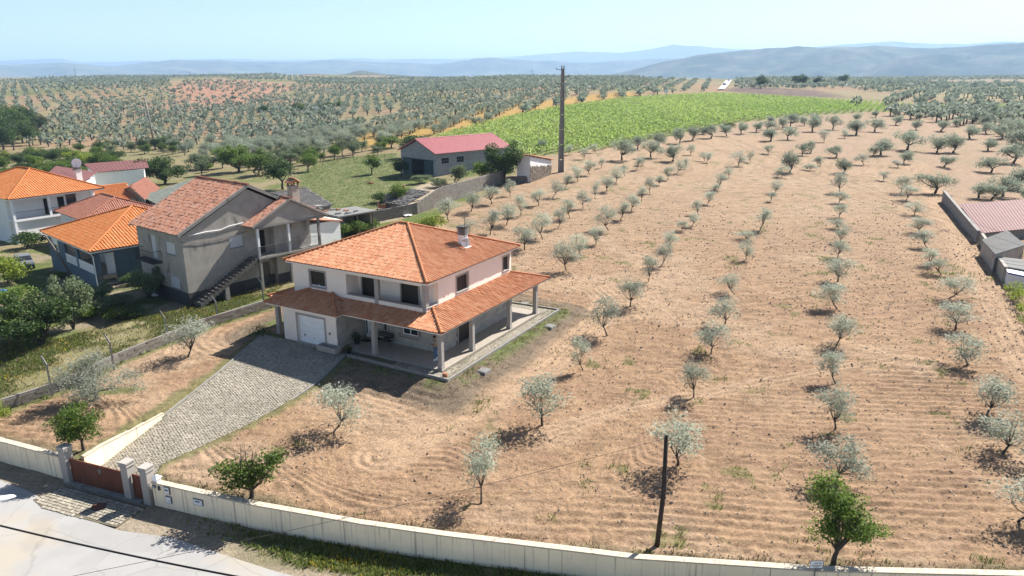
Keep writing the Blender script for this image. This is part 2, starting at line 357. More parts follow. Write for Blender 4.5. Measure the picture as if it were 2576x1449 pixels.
TRACKS = [(FP((960,1150),(1100,1075),(1260,985),(1370,920),(1450,850),(1520,790),(1535,755),(1500,725),(1440,708),(1380,705)), 2.0),
          (FP((1370,1085),(1600,1020),(1800,985),(2080,930),(2300,900)), .8),
          (FP((2345,475),(2400,560),(2470,690),(2540,800),(2640,960)), 2.3)]
def ground_colour(x, y):
    n = len(x); C = np.empty((n, 3)); C[:] = (.30,.245,.135)
    nb = fbm(x*.02, y*.02, 3); ns = fbm(x*.25, y*.25, 9); nf = fbm(x*1.3, y*1.3, 21, 3)
    def mixc(c, w): C[:] = C*(1-w[:, None])+np.array(c)*w[:, None]
    far = sst(140, 260, y)
    mixc((.36,.23,.145), sst(.5, .62, nb)*far*.8); mixc((.19,.205,.085), sst(.48, .62, fbm(x*.012, y*.012, 5))*far*.8)
    # neighbour plots: mixed dry and green grass
    loc = (1-sst(120, 200, y))
    lf = loc*(1-sst(-12, -4, x-(y-60)*.12)); rt = (1-sst(230, 330, y))*sst(-10, 10, x-(y-60)*.12+4); mixc((.41,.285,.195), np.maximum(loc, rt)); mixc((.33,.26,.15), np.maximum(loc, rt)*sst(.5, .66, ns)*.5); mixc((.30,.25,.14), lf); mixc((.14,.18,.05), lf*sst(.36, .56, ns))
    def z(nm, soft): return 1-sst(-soft, soft, sd(x, y, ZONES[nm])+(ns-.5)*soft*2.2)
    zg = z('garden', 1.5); mixc((.17,.20,.075), zg); mixc((.26,.24,.12), zg*sst(.5, .7, nf)*.8)
    zy = z('yellow', 5); mixc((.47,.30,.085), zy); mixc((.40,.27,.12), zy*sst(.45, .7, ns)*.7)
    zr = z('red', 8); mixc((.42,.235,.155), zr)
    mixc((.16,.11,.09), z('dark', 6)*sst(.3, .6, ns+.15)); mixc((.36,.30,.16), z('straw', 8)*.8); mixc((.34,.25,.165), z('pinkf', 8)*.7)
    zv = z('vine', 1.0); mixc((.20,.22,.07), zv)
    zn = z('neigh', .5); mixc((.27,.245,.12), zn); mixc((.155,.20,.05), zn*sst(.36, .52, ns)); mixc((.40,.335,.20), zn*sst(.60, .72, nf)*.6)
    zl = z('yardL', 1.0); mixc((.33,.27,.18), zl); mixc((.13,.16,.05), zl*sst(.42, .58, ns))
    mixc((.48,.39,.28), z('yard', 1.2))
    # the ploughed olive field
    fd = sd(x, y, FIELD); zf = 1-sst(-.5, .5, fd+(ns-.5)*1.0); soil = np.array((.435,.285,.175))
    mixc(soil, zf); mixc((.335,.212,.135), zf*sst(.46, .62, nf*.6+ns*.4)*.75); mixc((.50,.355,.235), zf*sst(.54, .68, fbm(x*.12, y*.12, 33))*.7)
    mixc((.45,.325,.215), zf*sst(55, 110, y)*.6)                                   # drier, grassier up the slope
    mixc((.19,.19,.075), zf*sst(.69, .76, fbm(x*.5, y*.5, 71))*.6)                 # weeds
    for line, wdt in TRACKS:
        d = dpoly(x, y, line, False); w = (1-sst(wdt*.55, wdt*1.1, d+(ns-.5)*.8))*zf; mixc((.51,.35,.225), w*.9)
    # bank round the house pad
    dp = sd(x, y, PAD); wb = (1-sst(2.0, 3.3, dp+(ns-.5)*2.2))*(dp > -.3); mixc((.225,.175,.125), wb*.9); mixc((.15,.185,.06), wb*(1-sst(.7, 1.5, dp))*sst(.42, .6, ns*.5+nf*.5)*.85)
    # foot of the walls: weeds on both sides
    dw = dpoly(x, y, WALL, False); fr = inpoly(x, y, FRONT)
    win = (1-sst(.5, 1.3, dw+(ns-.5)*1.2))*(~fr); mixc((.20,.165,.10), win*.9)
    C[fr] = (.40,.33,.245); sxv = sst(-15, -8, x)
    wv = (1-sst(1.6, 2.6, dw+(ns-.5)*1.6))*fr*sxv; mixc((.15,.155,.05), wv); mixc((.30,.24,.14), wv*sst(.5, .66, nf)*.7)
    dbl = dpoly(x, y, BLK, False); wl = (1-sst(.3, .9, dbl+(ns-.5)*.8)); mixc((.17,.19,.07), wl*.8)
    dd = sd(x, y, DRIVE); wd = (1-sst(.35, 1.1, np.abs(dd)+(nf-.5)*.9))*(dd > 0)*(~fr); mixc((.19,.20,.08), wd*.75)
    wln = (x < -23)*(y < 44)*(y > 35)*zf*sst(.48, .6, ns); mixc((.16,.19,.06), wln*.8)
    st = fbm(x*1.0+3, y*4.2, 61, 3); C *= (.60*(.86+.28*nf)*(1-zf*(1-sst(120, 200, y))*.24*sst(.52, .66, st)))[:, None]
    return np.clip(C, .01, .9)
def furrows(x, y):
    """relief of the ploughed soil, metres"""
    fd = sd(x, y, FIELD); w = sst(.2, 1.2, -fd)
    dp = sd(x, y, PAD); k = 1-sst(5, 15, dp)
    ph = (y+.13*x+5.0*fbm(x*.022, y*.022, 41))*(1-k)+dp*k*1.0
    a = .05*(.3+1.0*vn(x*.10, y*.22, 5)*vn(x*.22, y*.4, 6)*1.7)*(1-sst(60, 105, y)*.75)
    z = a*np.sin(2*np.pi*ph/(.66+.5*sst(45, 80, y)))+.13*(fbm(x*1.5, y*1.5, 8, 3)-.5)+.10*(fbm(x*4.2, y*4.2, 13, 2)-.5)
    tr = np.zeros_like(z)
    for line, wd in TRACKS:
        d = dpoly(x, y, line, False); t = 1-sst(wd*.6, wd*1.1, d); z = z*(1-.6*t)-.055*t*np.cos(2*np.pi*d/.62)
    clear = sst(.1, 1.2, dp)*sst(.2, .8, sd(x, y, DRIVE))
    return z*w*clear*(1-sst(120, 200, y))+(1-w)*.06*(fbm(x*1.2, y*1.2, 8, 3)-.5)*clear*(y > 34)*(1-sst(100, 180, y))
def build_terrain():
    ys = np.concatenate([np.linspace(-70, 19, 40), np.geomspace(19.15, 130, 560), np.geomspace(131.2, 4200, 230), np.geomspace(4600, 24000, 12)])
    ts = np.concatenate([np.linspace(-2.6, -.84, 40), np.linspace(-.83, .83, 620), np.linspace(.84, 2.6, 40)])
    Y, T = np.meshgrid(ys, ts, indexing='ij'); X = T*np.maximum(Y, 19.15)
    x = X.ravel(); y = Y.ravel(); z = hz(x, y)
    nearf = (y > 20) & (y < 205) & (np.abs(x/np.maximum(y, 1)) < .9)
    z[nearf] += furrows(x[nearf], y[nearf])
    C = ground_colour(x, y)
    R_, K = Y.shape; i = np.arange(R_*K).reshape(R_, K)
    F = np.stack([i[:-1, :-1], i[:-1, 1:], i[1:, 1:], i[1:, :-1]], -1).reshape(-1, 4)
    me = mesh_np('ground', np.stack([x, y, z], 1), F, smooth=True); vcol(me, 'Col', C)
    m = bpy.data.materials.new('earth_and_grass'); m.use_nodes = True; n = m.node_tree; n.nodes.clear(); N = n.nodes.new; L = n.links.new
    out = N('ShaderNodeOutputMaterial'); b = N('ShaderNodeBsdfPrincipled'); L(b.outputs[0], out.inputs[0]); b.inputs['Roughness'].default_value = .95; b.inputs['Specular IOR Level'].default_value = .1
    a = N('ShaderNodeAttribute'); a.attribute_name = 'Col'; tc = N('ShaderNodeTexCoord')
    n1 = N('ShaderNodeTexNoise'); n1.inputs['Scale'].default_value = 7; n1.inputs['Detail'].default_value = 7; n1.inputs['Roughness'].default_value = .7; L(tc.outputs['Object'], n1.inputs['Vector'])
    mr = N('ShaderNodeMapRange'); mr.inputs[1].default_value = .3; mr.inputs[2].default_value = .7; mr.inputs[3].default_value = .60; mr.inputs[4].default_value = 1.38; L(n1.outputs['Fac'], mr.inputs[0])
    mx = N('ShaderNodeMix'); mx.data_type = 'RGBA'; mx.blend_type = 'MULTIPLY'; mx.inputs['Factor'].default_value = 1
    L(a.outputs['Color'], mx.inputs['A']); L(mr.outputs[0], mx.inputs['B']); L(mx.outputs['Result'], b.inputs['Base Color'])
    bp = N('ShaderNodeBump'); bp.inputs['Strength'].default_value = .75; bp.inputs['Distance'].default_value = .12; L(n1.outputs['Fac'], bp.inputs['Height']); L(bp.outputs[0], b.inputs['Normal'])
    me.materials.append(m)
    o = obj('ground', me); tag(o, 'ploughed brown soil and dry grass ground with olive terraces', None, None, 'structure')
    return o
build_terrain()
def road_sheet(name, pts_l, pts_r, dz, material, label):
    b = MB(); n = len(pts_l)
    vs_ = [(*p[:2], p[2]+dz) for p in pts_l]+[(*p[:2], p[2]+dz) for p in pts_r]
    b.add(vs_, [(i, n+i, n+i+1, i+1) for i in range(n-1)]); o = b.build(name, material); tag(o, label, None, None, 'structure'); return o
_edge = FP((-700,1080),(-300,1190),(0,1212),(90,1240),(200,1295),(330,1345),(480,1385),(600,1430),(720,1462),(1000,1520),(1600,1600),(2600,1680))
_edge = [atz(*p, ROADZ) for p in ((-500,1135),(-200,1180),(0,1208),(70,1235),(170,1290),(300,1335),(430,1352),(560,1395),(700,1440),(850,1475),(1100,1510),(1600,1560),(2600,1620))]
road_sheet('road', [(p[0], p[1], ROADZ) for p in _edge], [(p[0]-4, p[1]-26, ROADZ) for p in _edge], .012, M['asphalt'], 'pale dusty asphalt road in front of the boundary wall')
# far road over the crest, with lighter asphalt
_l = [atf(*q) for q in ((1806,227),(1811,222),(1815,217),(1819,212),(1823,207),(1827,203))]; _r = [atf(*q) for q in ((1822,227),(1827,222),(1831,217),(1835,212),(1838,207),(1841,203))]
M['far_asphalt'] = mat('pale_far_asphalt', (.62,.61,.60), .7, .06, .1)  # paler base colour than the near road
for p, q in zip(_l, _r): p[2] = q[2] = max(p[2], q[2])+.5
road_sheet('road', _l, _r, .3, M['far_asphalt'], 'straight pale road climbing over the far crest')
# ------------------------------------------------------------------ building helpers
def boxes_np(C, A, B, D):
    """N boxes: centre C and half axes A,B,D (N,3) -> verts, quads"""
    C, A, B, D = (np.array(q, float) for q in (C, A, B, D)); n = len(C)
    A *= np.where(np.einsum('ij,ij->i', np.cross(A, B), D) < 0, -1, 1)[:, None]
    sg = [(-1,-1,-1),(1,-1,-1),(1,1,-1),(-1,1,-1),(-1,-1,1),(1,-1,1),(1,1,1),(-1,1,1)]
    V = np.stack([C+a*A+b*B+d*D for a, b, d in sg], 1).reshape(-1, 3)
    f = np.array([(3,2,1,0),(4,5,6,7),(0,1,5,4),(1,2,6,5),(2,3,7,6),(3,0,4,7)])
    F = (np.arange(n)[:, None, None]*8+f[None]).reshape(-1, 4)
    return V, F
def boxes_obj(name, C, A, B, D, material, parent=None, seed=1, kind='stuff'):
    V, F = boxes_np(C, A, B, D); r = np.random.default_rng(seed).random(len(C))
    o = obj(name, mesh_np(name, V, F, material, attr={'rnd': np.repeat(r, 6)}), parent)
    if kind: o['kind'] = kind
    return o
def courses(parent, name, p0, p1, z0, z1, bw, bh, material, thick=.02, out=(0, 0, 0), seed=1, holes=(), gap=.012, top=None, jit=.0):
    """running-bond pieces on a vertical face from p0 to p1 (xy), real joints between them"""
    rr = np.random.default_rng(seed); p0 = np.array(p0, float); p1 = np.array(p1, float); L = np.hypot(*(p1-p0)); e = (p1-p0)/L
    nr = max(1, round((z1-z0)/bh)); bh = (z1-z0)/nr; C = []; A = []; B = []; D = []
    for r in range(nr):
        a = -(bw*.5 if r % 2 else 0)+rr.uniform(-jit, jit)
        while a < L:
            w = bw*(1+rr.uniform(-jit, jit)); a0 = max(a, 0); a1 = min(a+w, L); a += w
            if a1-a0 < .05: continue
            zc = z0+(r+.5)*bh; ac = (a0+a1)/2
            if top is not None and zc+bh*.4 > np.interp(ac/L, top[0], top[1]): continue
            if any(h[0] < ac < h[1] and h[2] < zc < h[3] for h in holes): continue
            t = thick*(1+rr.uniform(-.4, .4))
            C.append((p0[0]+e[0]*ac+out[0]*t*.5, p0[1]+e[1]*ac+out[1]*t*.5, zc)); h = (a1-a0)/2-gap/2
            A.append((e[0]*h, e[1]*h, 0)); B.append((out[0]*t*.5, out[1]*t*.5, 0)); D.append((0, 0, bh/2-gap/2))
    return boxes_obj(name, C, A, B, D, material, parent, seed) if C else None
def tiles(parent, name, pts, material, pw=.245, pl=.38, seed=1, hgt=.06, jit=.006, miss=0.0):
    """roof tiles as real S-profile pieces on the plane of pts; pts[0]->pts[1] is the eave, inside on its left"""
    P = [np.array(p, float) for p in pts]; e = P[1]-P[0]; L = np.linalg.norm(e); e = e/L
    n = np.cross(e, P[2]-P[1]); n /= np.linalg.norm(n); s = np.cross(n, e)
    Q = [((p-P[0])@e, (p-P[0])@s) for p in P]; smax = max(q[1] for q in Q); emin = min(q[0] for q in Q); emax = max(q[0] for q in Q)
    Q = [(q[0], q[1]-.02) for q in Q]
    ne = max(1, round((emax-emin)/pw)); pw = (emax-emin)/ne; ns_ = int(np.ceil(smax/pl))
    E_, S_ = np.meshgrid(emin+np.arange(ne)*pw, np.arange(ns_)*pl, indexing='ij'); E_ = E_.ravel(); S_ = S_.ravel()
    k = inpoly(E_+pw/2, np.minimum(S_+pl*.45, smax-.03), Q); rr = np.random.default_rng(seed)
    if miss: k &= rr.random(len(k)) > miss
    E_ = E_[k]; S_ = S_[k]; N = len(E_)
    xs = np.array([0,.11,.3,.49,.6,1.0]); hs = np.array([0,.62,1,.62,0,-.06])*hgt
    jz = rr.normal(0, jit, N); js = rr.normal(0, jit*1.5, N)
    def row(so, zo):
        return (P[0]+(E_[:, None]+xs*pw)[..., None]*e+((S_+js+so)[:, None]+0*xs)[..., None]*s+((hs+zo)[None]+jz[:, None])[..., None]*n)
    V = np.concatenate([row(-.04, .018), row(pl, .003), row(-.04, -.006)], 1).reshape(-1, 3)
    f = np.array([(i, i+1, 7+i, 6+i) for i in range(5)]+[(12+i, 13+i, i+1, i) for i in range(5)])
    F = (np.arange(N)[:, None, None]*18+f[None]).reshape(-1, 4); r = rr.random(N)
    o = obj(name, mesh_np(name, V, F, material, attr={'rnd': np.repeat(r, 10)}), parent); o['kind'] = 'stuff'; return o
def deck(parent, name, pts, material, th=.07, drop=.015):
    b = MB(); n = len(pts)
    b.add([(p[0], p[1], p[2]-drop) for p in pts]+[(p[0], p[1], p[2]-drop-th) for p in pts],
          [tuple(range(n)), tuple(range(2*n-1, n-1, -1))]+[(n+i, n+(i+1) % n, (i+1) % n, i) for i in range(n)])
    return b.build(name, material, parent)
def caps(parent, A, B, material, r=.105, seg=.4, lift=.05, name='ridge_cap'):
    A = Vector(A); B = Vector(B); L = (B-A).length; n = max(1, round(L/seg)); b = MB(); up = Vector((0, 0, lift))
    for i in range(n):
        p = A.lerp(B, i/n)+up; q = A.lerp(B, min(1, (i+1.12)/n))+up
        b.tube([p, q], [r*1.12, r*.88], 8)
    return b.build(name, material, parent)
def slope(parent, pts, tm, dm, hidden=False, seed=1, **k):
    d = deck(parent, 'roof_slope', pts, dm)
    if not hidden: tiles(d, 'roof_tiles', pts, tm, seed=seed, **k)
    return d
def window(parent, ax, c, a0, a1, z0, z1, out, fill, frame, fw=.13, proud=.035, rec=.10, sill=None, name='window', bars=None, barm=None, pane='shutter'):
    """fills a wall opening: pane set back by rec, frame strips proud of the wall (part > sub-parts)"""
    def bx(b, a, A, z, Z, d0, d1):
        lo, hi = sorted((c+out*d0, c+out*d1))
        return b.box(lo, hi, a, A, z, Z) if ax == 'u' else b.box(a, A, lo, hi, z, Z)
    w = bx(MB(), a0+.01, a1-.01, z0+.01, z1-.01, -rec-.05, -rec).build(name, fill, parent)
    if frame:
        b = MB(); bx(b, a0-fw, a0+.004, z0-fw, z1+fw, -.07, proud); bx(b, a1-.004, a1+fw, z0-fw, z1+fw, -.07, proud)
        bx(b, a0+.004, a1-.004, z1, z1+fw, -.07, proud-.002); bx(b, a0+.004, a1-.004, z0-fw, z0, -.07, proud-.002); b.build('frame', frame, w)
    if sill: bx(MB(), a0-.06, a1+.06, z0-.05, z0+.004, -.06, .09).build('sill', sill, w)
    if bars:
        for (p, q, r, s_) in bars: bx(MB(), p, q, r, s_, -rec+.002, -rec+.03).build('sash', barm, w)
    return w
# ------------------------------------------------------------------ the cream house
Hs = empty('two_storey_house', MAIN.o, MAIN.yaw, 'cream two-storey house with orange hipped tile roof and wraparound porch', 'house')
TL, DK, WP = M['tile'], M['clay'], M['whitepaint']
ZU, ZR, ZL, SL = 5.60, 7.97, 2.70, .30
roof = MB().box(.92, 13.87, 1.68, 15.07, 5.40, 5.565).build('upper_roof', WP, Hs)
e0, e1, f0, f1 = .84, 13.95, 1.6, 15.15; ra, rb = (7.4, 8.1, ZR), (7.4, 8.9, ZR)
for i, pts in enumerate([[(e0,f1,ZU),(e0,f0,ZU),ra,rb],[(e0,f0,ZU),(e1,f0,ZU),ra],[(e1,f0,ZU),(e1,f1,ZU),rb,ra],[(e1,f1,ZU),(e0,f1,ZU),rb]]):
    slope(roof, pts, TL, DK, hidden=i > 1, seed=20+i)
for a, b in ((ra, rb), ((e0-.03,f0-.03,ZU), ra), ((e1+.03,f0-.03,ZU), ra), ((e0-.03,f1+.03,ZU), rb), ((e1,f1,ZU), rb)): caps(roof, a, b, TL)
lr = MB().box(-.27, 15.62, -.27, 8.4, 2.52, 2.665).box(-1.02, 1.3, 8.4, 15.42, 2.52, 2.665).box(1.3, 15.62, 8.4, 16.3, 2.52, 2.66).box(.18, 1.3, 15.42, 16.32, 2.522, 2.662).build('lower_roof', WP, Hs)
zt = ZL+SL*2.45
LOW = [[(-.35,-.35,ZL),(15.7,-.35,ZL),(13.25,2.1,zt),(2.1,2.1,zt)],
 [(-.35,8.32,ZL),(-.35,-.35,ZL),(2.1,2.1,zt),(1.35,2.1,ZL+SL*1.7),(1.35,10.02,ZL+SL*1.7)],
 [(-1.1,8.32,ZL),(-.35,8.32,ZL),(1.35,10.02,ZL+SL*1.7),(1.35,10.77,zt)],
 [(-1.1,15.5,ZL),(-1.1,8.32,ZL),(1.35,10.77,zt),(1.35,13.05,zt)],
 [(.1,15.5,ZL),(-1.1,15.5,ZL),(1.35,13.05,zt),(1.35,14.75,ZL+SL*.75)],
 [(15.7,16.4,ZL),(.1,16.4,ZL),(1.75,14.75,ZL+SL*1.65),(14.05,14.75,ZL+SL*1.65)],
 [(.1,16.4,ZL),(.1,15.0,ZL),(1.75,14.75,ZL+SL*1.65)],
 [(15.7,-.35,ZL),(15.7,16.4,ZL),(13.4,14.75,zt),(13.4,2.1,zt)]]
for i, pts in enumerate(LOW): slope(lr, pts, TL, DK, hidden=i == 7, seed=40+i)
for a, b in (((-.38,-.38,ZL),(2.1,2.1,zt)),((15.73,-.38,ZL),(13.25,2.1,zt)),((-1.13,8.3,ZL),(1.33,10.77,zt)),((-1.13,15.53,ZL),(1.33,13.05,zt)),((.08,16.42,ZL),(1.75,14.77,ZL+SL*1.65))): caps(lr, a, b, TL)
# upper storey
CR = M['cream']
wl = MB()
wl.wallrect('u', 1.35, 1.6, 2.1, 14.75, 2.75, 5.42, [(2.1,9.37,3.55,5.12),(11.45,12.98,3.72,4.92)])
wl.wallrect('v', 2.1, 2.35, 1.6, 13.4, 2.75, 5.42, [(1.6,2.85,3.5,5.12),(5.2,6.72,3.74,4.9),(12.02,12.95,3.78,4.94)])
wl.box(1.6, 13.4, 14.5, 14.75, 2.75, 5.42).box(13.15, 13.4, 2.35, 14.5, 2.75, 5.42)
wl.box(2.7, 2.9, 2.35, 9.6, 2.75, 5.42).box(1.6, 2.7, 9.37, 9.6, 2.75, 5.42).box(2.86, 3.1, 2.35, 2.6, 3, 5.4)
wl.box(1.602, 2.70, 2.352, 9.37, 2.78, 3.12)
upper_wall = wl.build('upper_wall', CR, Hs)
MB().box(1.30, 1.66, 2.05, 9.37, 3.551, 3.60).box(1.66, 2.84, 2.05, 2.40, 3.502, 3.55).build('parapet_coping', M['granite'], Hs)
for v0 in (6.35,): MB().box(1.36, 1.62, v0, v0+.36, 3.601, 5.40).build('loggia_pillar', M['granite'], Hs)
MB().box(1.348, 1.70, 2.098, 2.42, 3.601, 5.40).build('loggia_pillar', M['granite'], Hs)
MB().box(1.34, 1.36, 2.09, 2.40, 2.95, 3.55).build('corner_pilaster', M['granite'], Hs)
MB().box(1.34, 1.36, 6.35, 6.71, 2.95, 3.55).build('corner_pilaster', M['granite'], Hs)
SD = M['shutter_dark']
for a0, a1 in ((7.70, 8.95), (3.72, 5.25)):
    d = MB().box(2.64, 2.71, a0, a1, 3.12, 5.02).build('balcony_door', SD, Hs)
    MB().box(2.62, 2.70, a0-.12, a0-.002, 3.12, 5.14).box(2.62, 2.70, a1+.002, a1+.12, 3.12, 5.14).box(2.62, 2.70, a0-.002, a1+.002, 5.022, 5.14).build('frame', M['granite'], d)
    MB().tube([(2.60, a0+.08, 4.05), (2.60, a0+.08, 4.2)], .018, 6).build('handle', M['iron'], d)
window(Hs, 'u', 1.35, 11.45, 12.98, 3.72, 4.92, -1, SD, M['granite'], bars=[(11.46,12.97,3.73,3.80),(12.15,12.25,3.74,3.86)], barm=WP, sill=M['granite'])
window(Hs, 'v', 2.1, 5.2, 6.72, 3.74, 4.9, -1, SD, M['granite'], sill=M['granite'])
window(Hs, 'v', 2.1, 12.02, 12.95, 3.78, 4.94, -1, SD, M['granite'], sill=M['granite'])
# ground storey
gw = MB()
gw.wallrect('u', -.7, -.45, 8.7, 14.05, -.3, 2.53, [(9.85,12.55,-.3,2.06)])
gw.box(-.45, 13.2, 13.8, 14.05, -.3, 2.53).box(12.0, 12.25, 1.95, 13.8, -.3, 2.53)
ground_wall = gw.build('garage_wall', CR, Hs)
iw = MB()
iw.wallrect('u', 2.3, 2.55, 1.65, 8.7, -.1, 2.53, [(7.95,8.62,-.1,2.1),(6.5,6.9,.75,1.75),(3.65,5.05,.85,1.85)])
iw.wallrect('v', 1.65, 1.9, 2.55, 12.25, -.1, 2.53, [(4.6,6.3,-.1,2.1)])
iw.box(-.45, 2.55, 8.7, 8.95, -.3, 2.53)
porch_wall = iw.build('porch_wall', M['grout'], Hs)
courses(porch_wall, 'stone_cladding', (2.3,1.65), (2.3,8.7), 0, 2.5, .62, .31, M['slab'], .03, (-1,0), 3, [(6.2,7.1,-.2,2.25),(4.75,5.35,.6,1.9),(1.85,3.55,.7,2.0)], jit=.12)
courses(porch_wall, 'stone_cladding', (2.3,1.65), (12.25,1.65), 0, 2.5, .62, .31, M['slab'], .03, (0,-1), 4, [(2.1,4.2,-.2,2.25)], jit=.12)
courses(porch_wall, 'stone_cladding', (-.7,8.7), (2.3,8.7), -.15, 2.5, .62, .31, M['slab'], .03, (0,-1), 5, jit=.12)
fd = MB().box(2.35, 2.42, 7.97, 8.60, .02, 2.08).build('front_door', WP, Hs)
MB().box(2.33, 2.352, 8.42, 8.52, .3, 1.9).build('glass_strip', M['glass'], fd); MB().tube([(2.31,8.05,.95),(2.31,8.05,1.15)], .02).build('handle', M['iron'], fd)
MB().box(2.26, 2.4, 7.83, 7.95, 0, 2.2).box(2.26, 2.4, 8.62, 8.70, 0, 2.2).box(2.26, 2.4, 7.95, 8.62, 2.10, 2.2).build('frame', M['granite'], fd)
window(Hs, 'u', 2.3, 6.5, 6.9, .75, 1.75, -1, M['glass'], M['granite'], bars=[(6.51,6.57,.76,1.74),(6.83,6.89,.76,1.74),(6.57,6.83,.76,.83)], barm=WP)
window(Hs, 'u', 2.3, 3.65, 5.05, .85, 1.85, -1, M['glass'], M['granite'], bars=[(3.66,5.04,.86,.95),(3.66,3.73,.95,1.84),(4.97,5.04,.95,1.84),(4.31,4.39,.95,1.84)], barm=WP)
d = MB().box(4.61, 6.29, 1.74, 1.80, .01, 2.09).build('side_door', SD, Hs); MB().box(4.5, 4.6, 1.60, 1.75, 0, 2.2).box(6.3, 6.4, 1.60, 1.75, 0, 2.2).box(4.6, 6.3, 1.60, 1.75, 2.1, 2.2).build('frame', M['granite'], d)
# garage door: five sectional panels in a granite surround
gd = MB().box(-.52, -.46, 9.87, 12.53, -.13, 2.04).build('garage_door', WP, Hs)
for i in range(5): MB().box(-.56, -.522, 9.88, 12.52, -.12+i*.432, -.12+i*.432+.42).build('door_panel', WP, gd)
MB().box(-.585, -.56, 11.95, 12.08, .42, .54).build('lock_plate', M['iron'], gd); MB().box(-.58, -.562, 11.02, 11.12, .34, .38).build('handle', M['iron'], gd)
MB().box(-.74, -.46, 9.71, 9.848, -.25, 2.22).box(-.74, -.46, 12.552, 12.69, -.25, 2.22).box(-.74, -.46, 9.848, 12.552, 2.062, 2.22).build('frame', M['granite'], gd)
MB().box(-.95, -.46, 9.72, 12.68, -.22, -.135).build('threshold', M['granite'], gd)
t = MB().box(-.76, -.70, 9.30, 9.36, 1.0, 1.16).tube([(-.76,9.33,1.1),(-.84,9.33,1.12),(-.88,9.38,1.08)], .018); t.build('wall_tap', M['iron'], Hs)
for (u, v) in ((0,0),(3.92,0),(9.38,0),(13.79,0),(0,5.77),(.02,15.35)):
    p = MB().box(u-.155, u+.155, v-.155, v+.155, -.12 if v < 15 else -.3, 2.52).build('porch_pillar', M['granite'], Hs)
    MB().box(u-.185, u+.185, v-.185, v+.185, -.10 if v < 15 else -.3, .17).build('pillar_base', M['granite'], p)
MB().box(-.28, 14.35, -.28, 1.649, -.18, 0).box(-.28, 2.299, 1.649, 8.699, -.18, 0).box(12.26, 14.35, 1.649, 8, -.18, -.002).build('porch_floor', M['floor'], Hs)
# chimney with louvred cap, aerial and dish
ch = MB().box(8.62, 9.18, 3.62, 4.18, 5.9, 7.25).build('chimney', M['white'], Hs)
for i in range(5): MB().box(8.55, 9.25, 3.55, 4.25, 7.27+i*.115, 7.32+i*.115).build('louvre', M['concrete'], ch)
MB().box(8.72, 9.08, 3.72, 4.08, 7.25, 7.85).build('flue', M['dark'], ch); MB().box(8.53, 9.27, 3.53, 4.27, 7.85, 7.93).build('cap_slab', M['slate'], ch)
MB().box(8.5, 9.3, 3.35, 4.3, 5.9, 6.33).build('flashing', M['white'], ch)
ae = MB().tube([(8.58,3.52,6.9),(8.58,3.52,8.75)], .022).tube([(8.2,3.52,8.7),(9.2,3.52,8.72)], .014)
for i in range(6): ae.tube([(8.25+i*.18,3.3,8.71),(8.25+i*.18,3.74,8.71)], .009, 4)
tag(ae.build('roof_aerial', M['iron'], None, loc=MAIN.o, rz=MAIN.yaw), 'thin rooftop aerial on a mast at the louvred chimney', 'aerial')
def text_mesh(name, word, size, m, parent, loc, rot=(0, 0, 0)):
    cu = bpy.data.curves.new(name, 'FONT'); cu.body = word; cu.size = size; cu.align_x = 'CENTER'; cu.extrude = .004
    t = bpy.data.objects.new(name, cu); COL.objects.link(t); bpy.context.view_layer.update()
    me = bpy.data.meshes.new_from_object(t.evaluated_get(bpy.context.evaluated_depsgraph_get())); bpy.data.objects.remove(t)
    me.materials.clear(); me.materials.append(m); o = obj(name, me, parent, loc, rot); return o
def dish(name, loc, direction, r, label, word=None):
    o = empty(name, loc, 0, label, 'satellite dish'); q = Vector(direction).normalized().to_track_quat('Z', 'Y'); o.rotation_mode = 'QUATERNION'; o.rotation_quaternion = q
    MB().lathe([(.001,0),(r*.35,.012),(r*.7,.05),(r,.10),(r*1.01,.115),(r*.99,.118),(r*.68,.068),(r*.34,.03),(.001,.02)], n=24).build('reflector', M['whitepaint'], o, smooth=True)
    MB().tube([(0,-r*.9,.08),(0,-r*.75,.45),(0,-.05,.55)], .012).build('feed_arm', M['iron'], o); MB().tube([(0,-.06,.56),(0,.03,.48)], [.03,.045], 8).build('receiver', M['concrete'], o)
    MB().tube([(0,0,0),(0,0,-.12),(0,-.02,-.3)], .025).build('bracket', M['iron'], o)
    if word:
        text_mesh('lettering', word, r*.62, plain('grey_print', (.12,.12,.14), .6), o, (0, r*.12, .135))
    return o
dish('satellite_dish', MAIN.w(8.42, 3.40, 6.78), (.30,-.93,.25), .37, 'white round satellite dish with lettering on the louvred chimney', 'MEO')
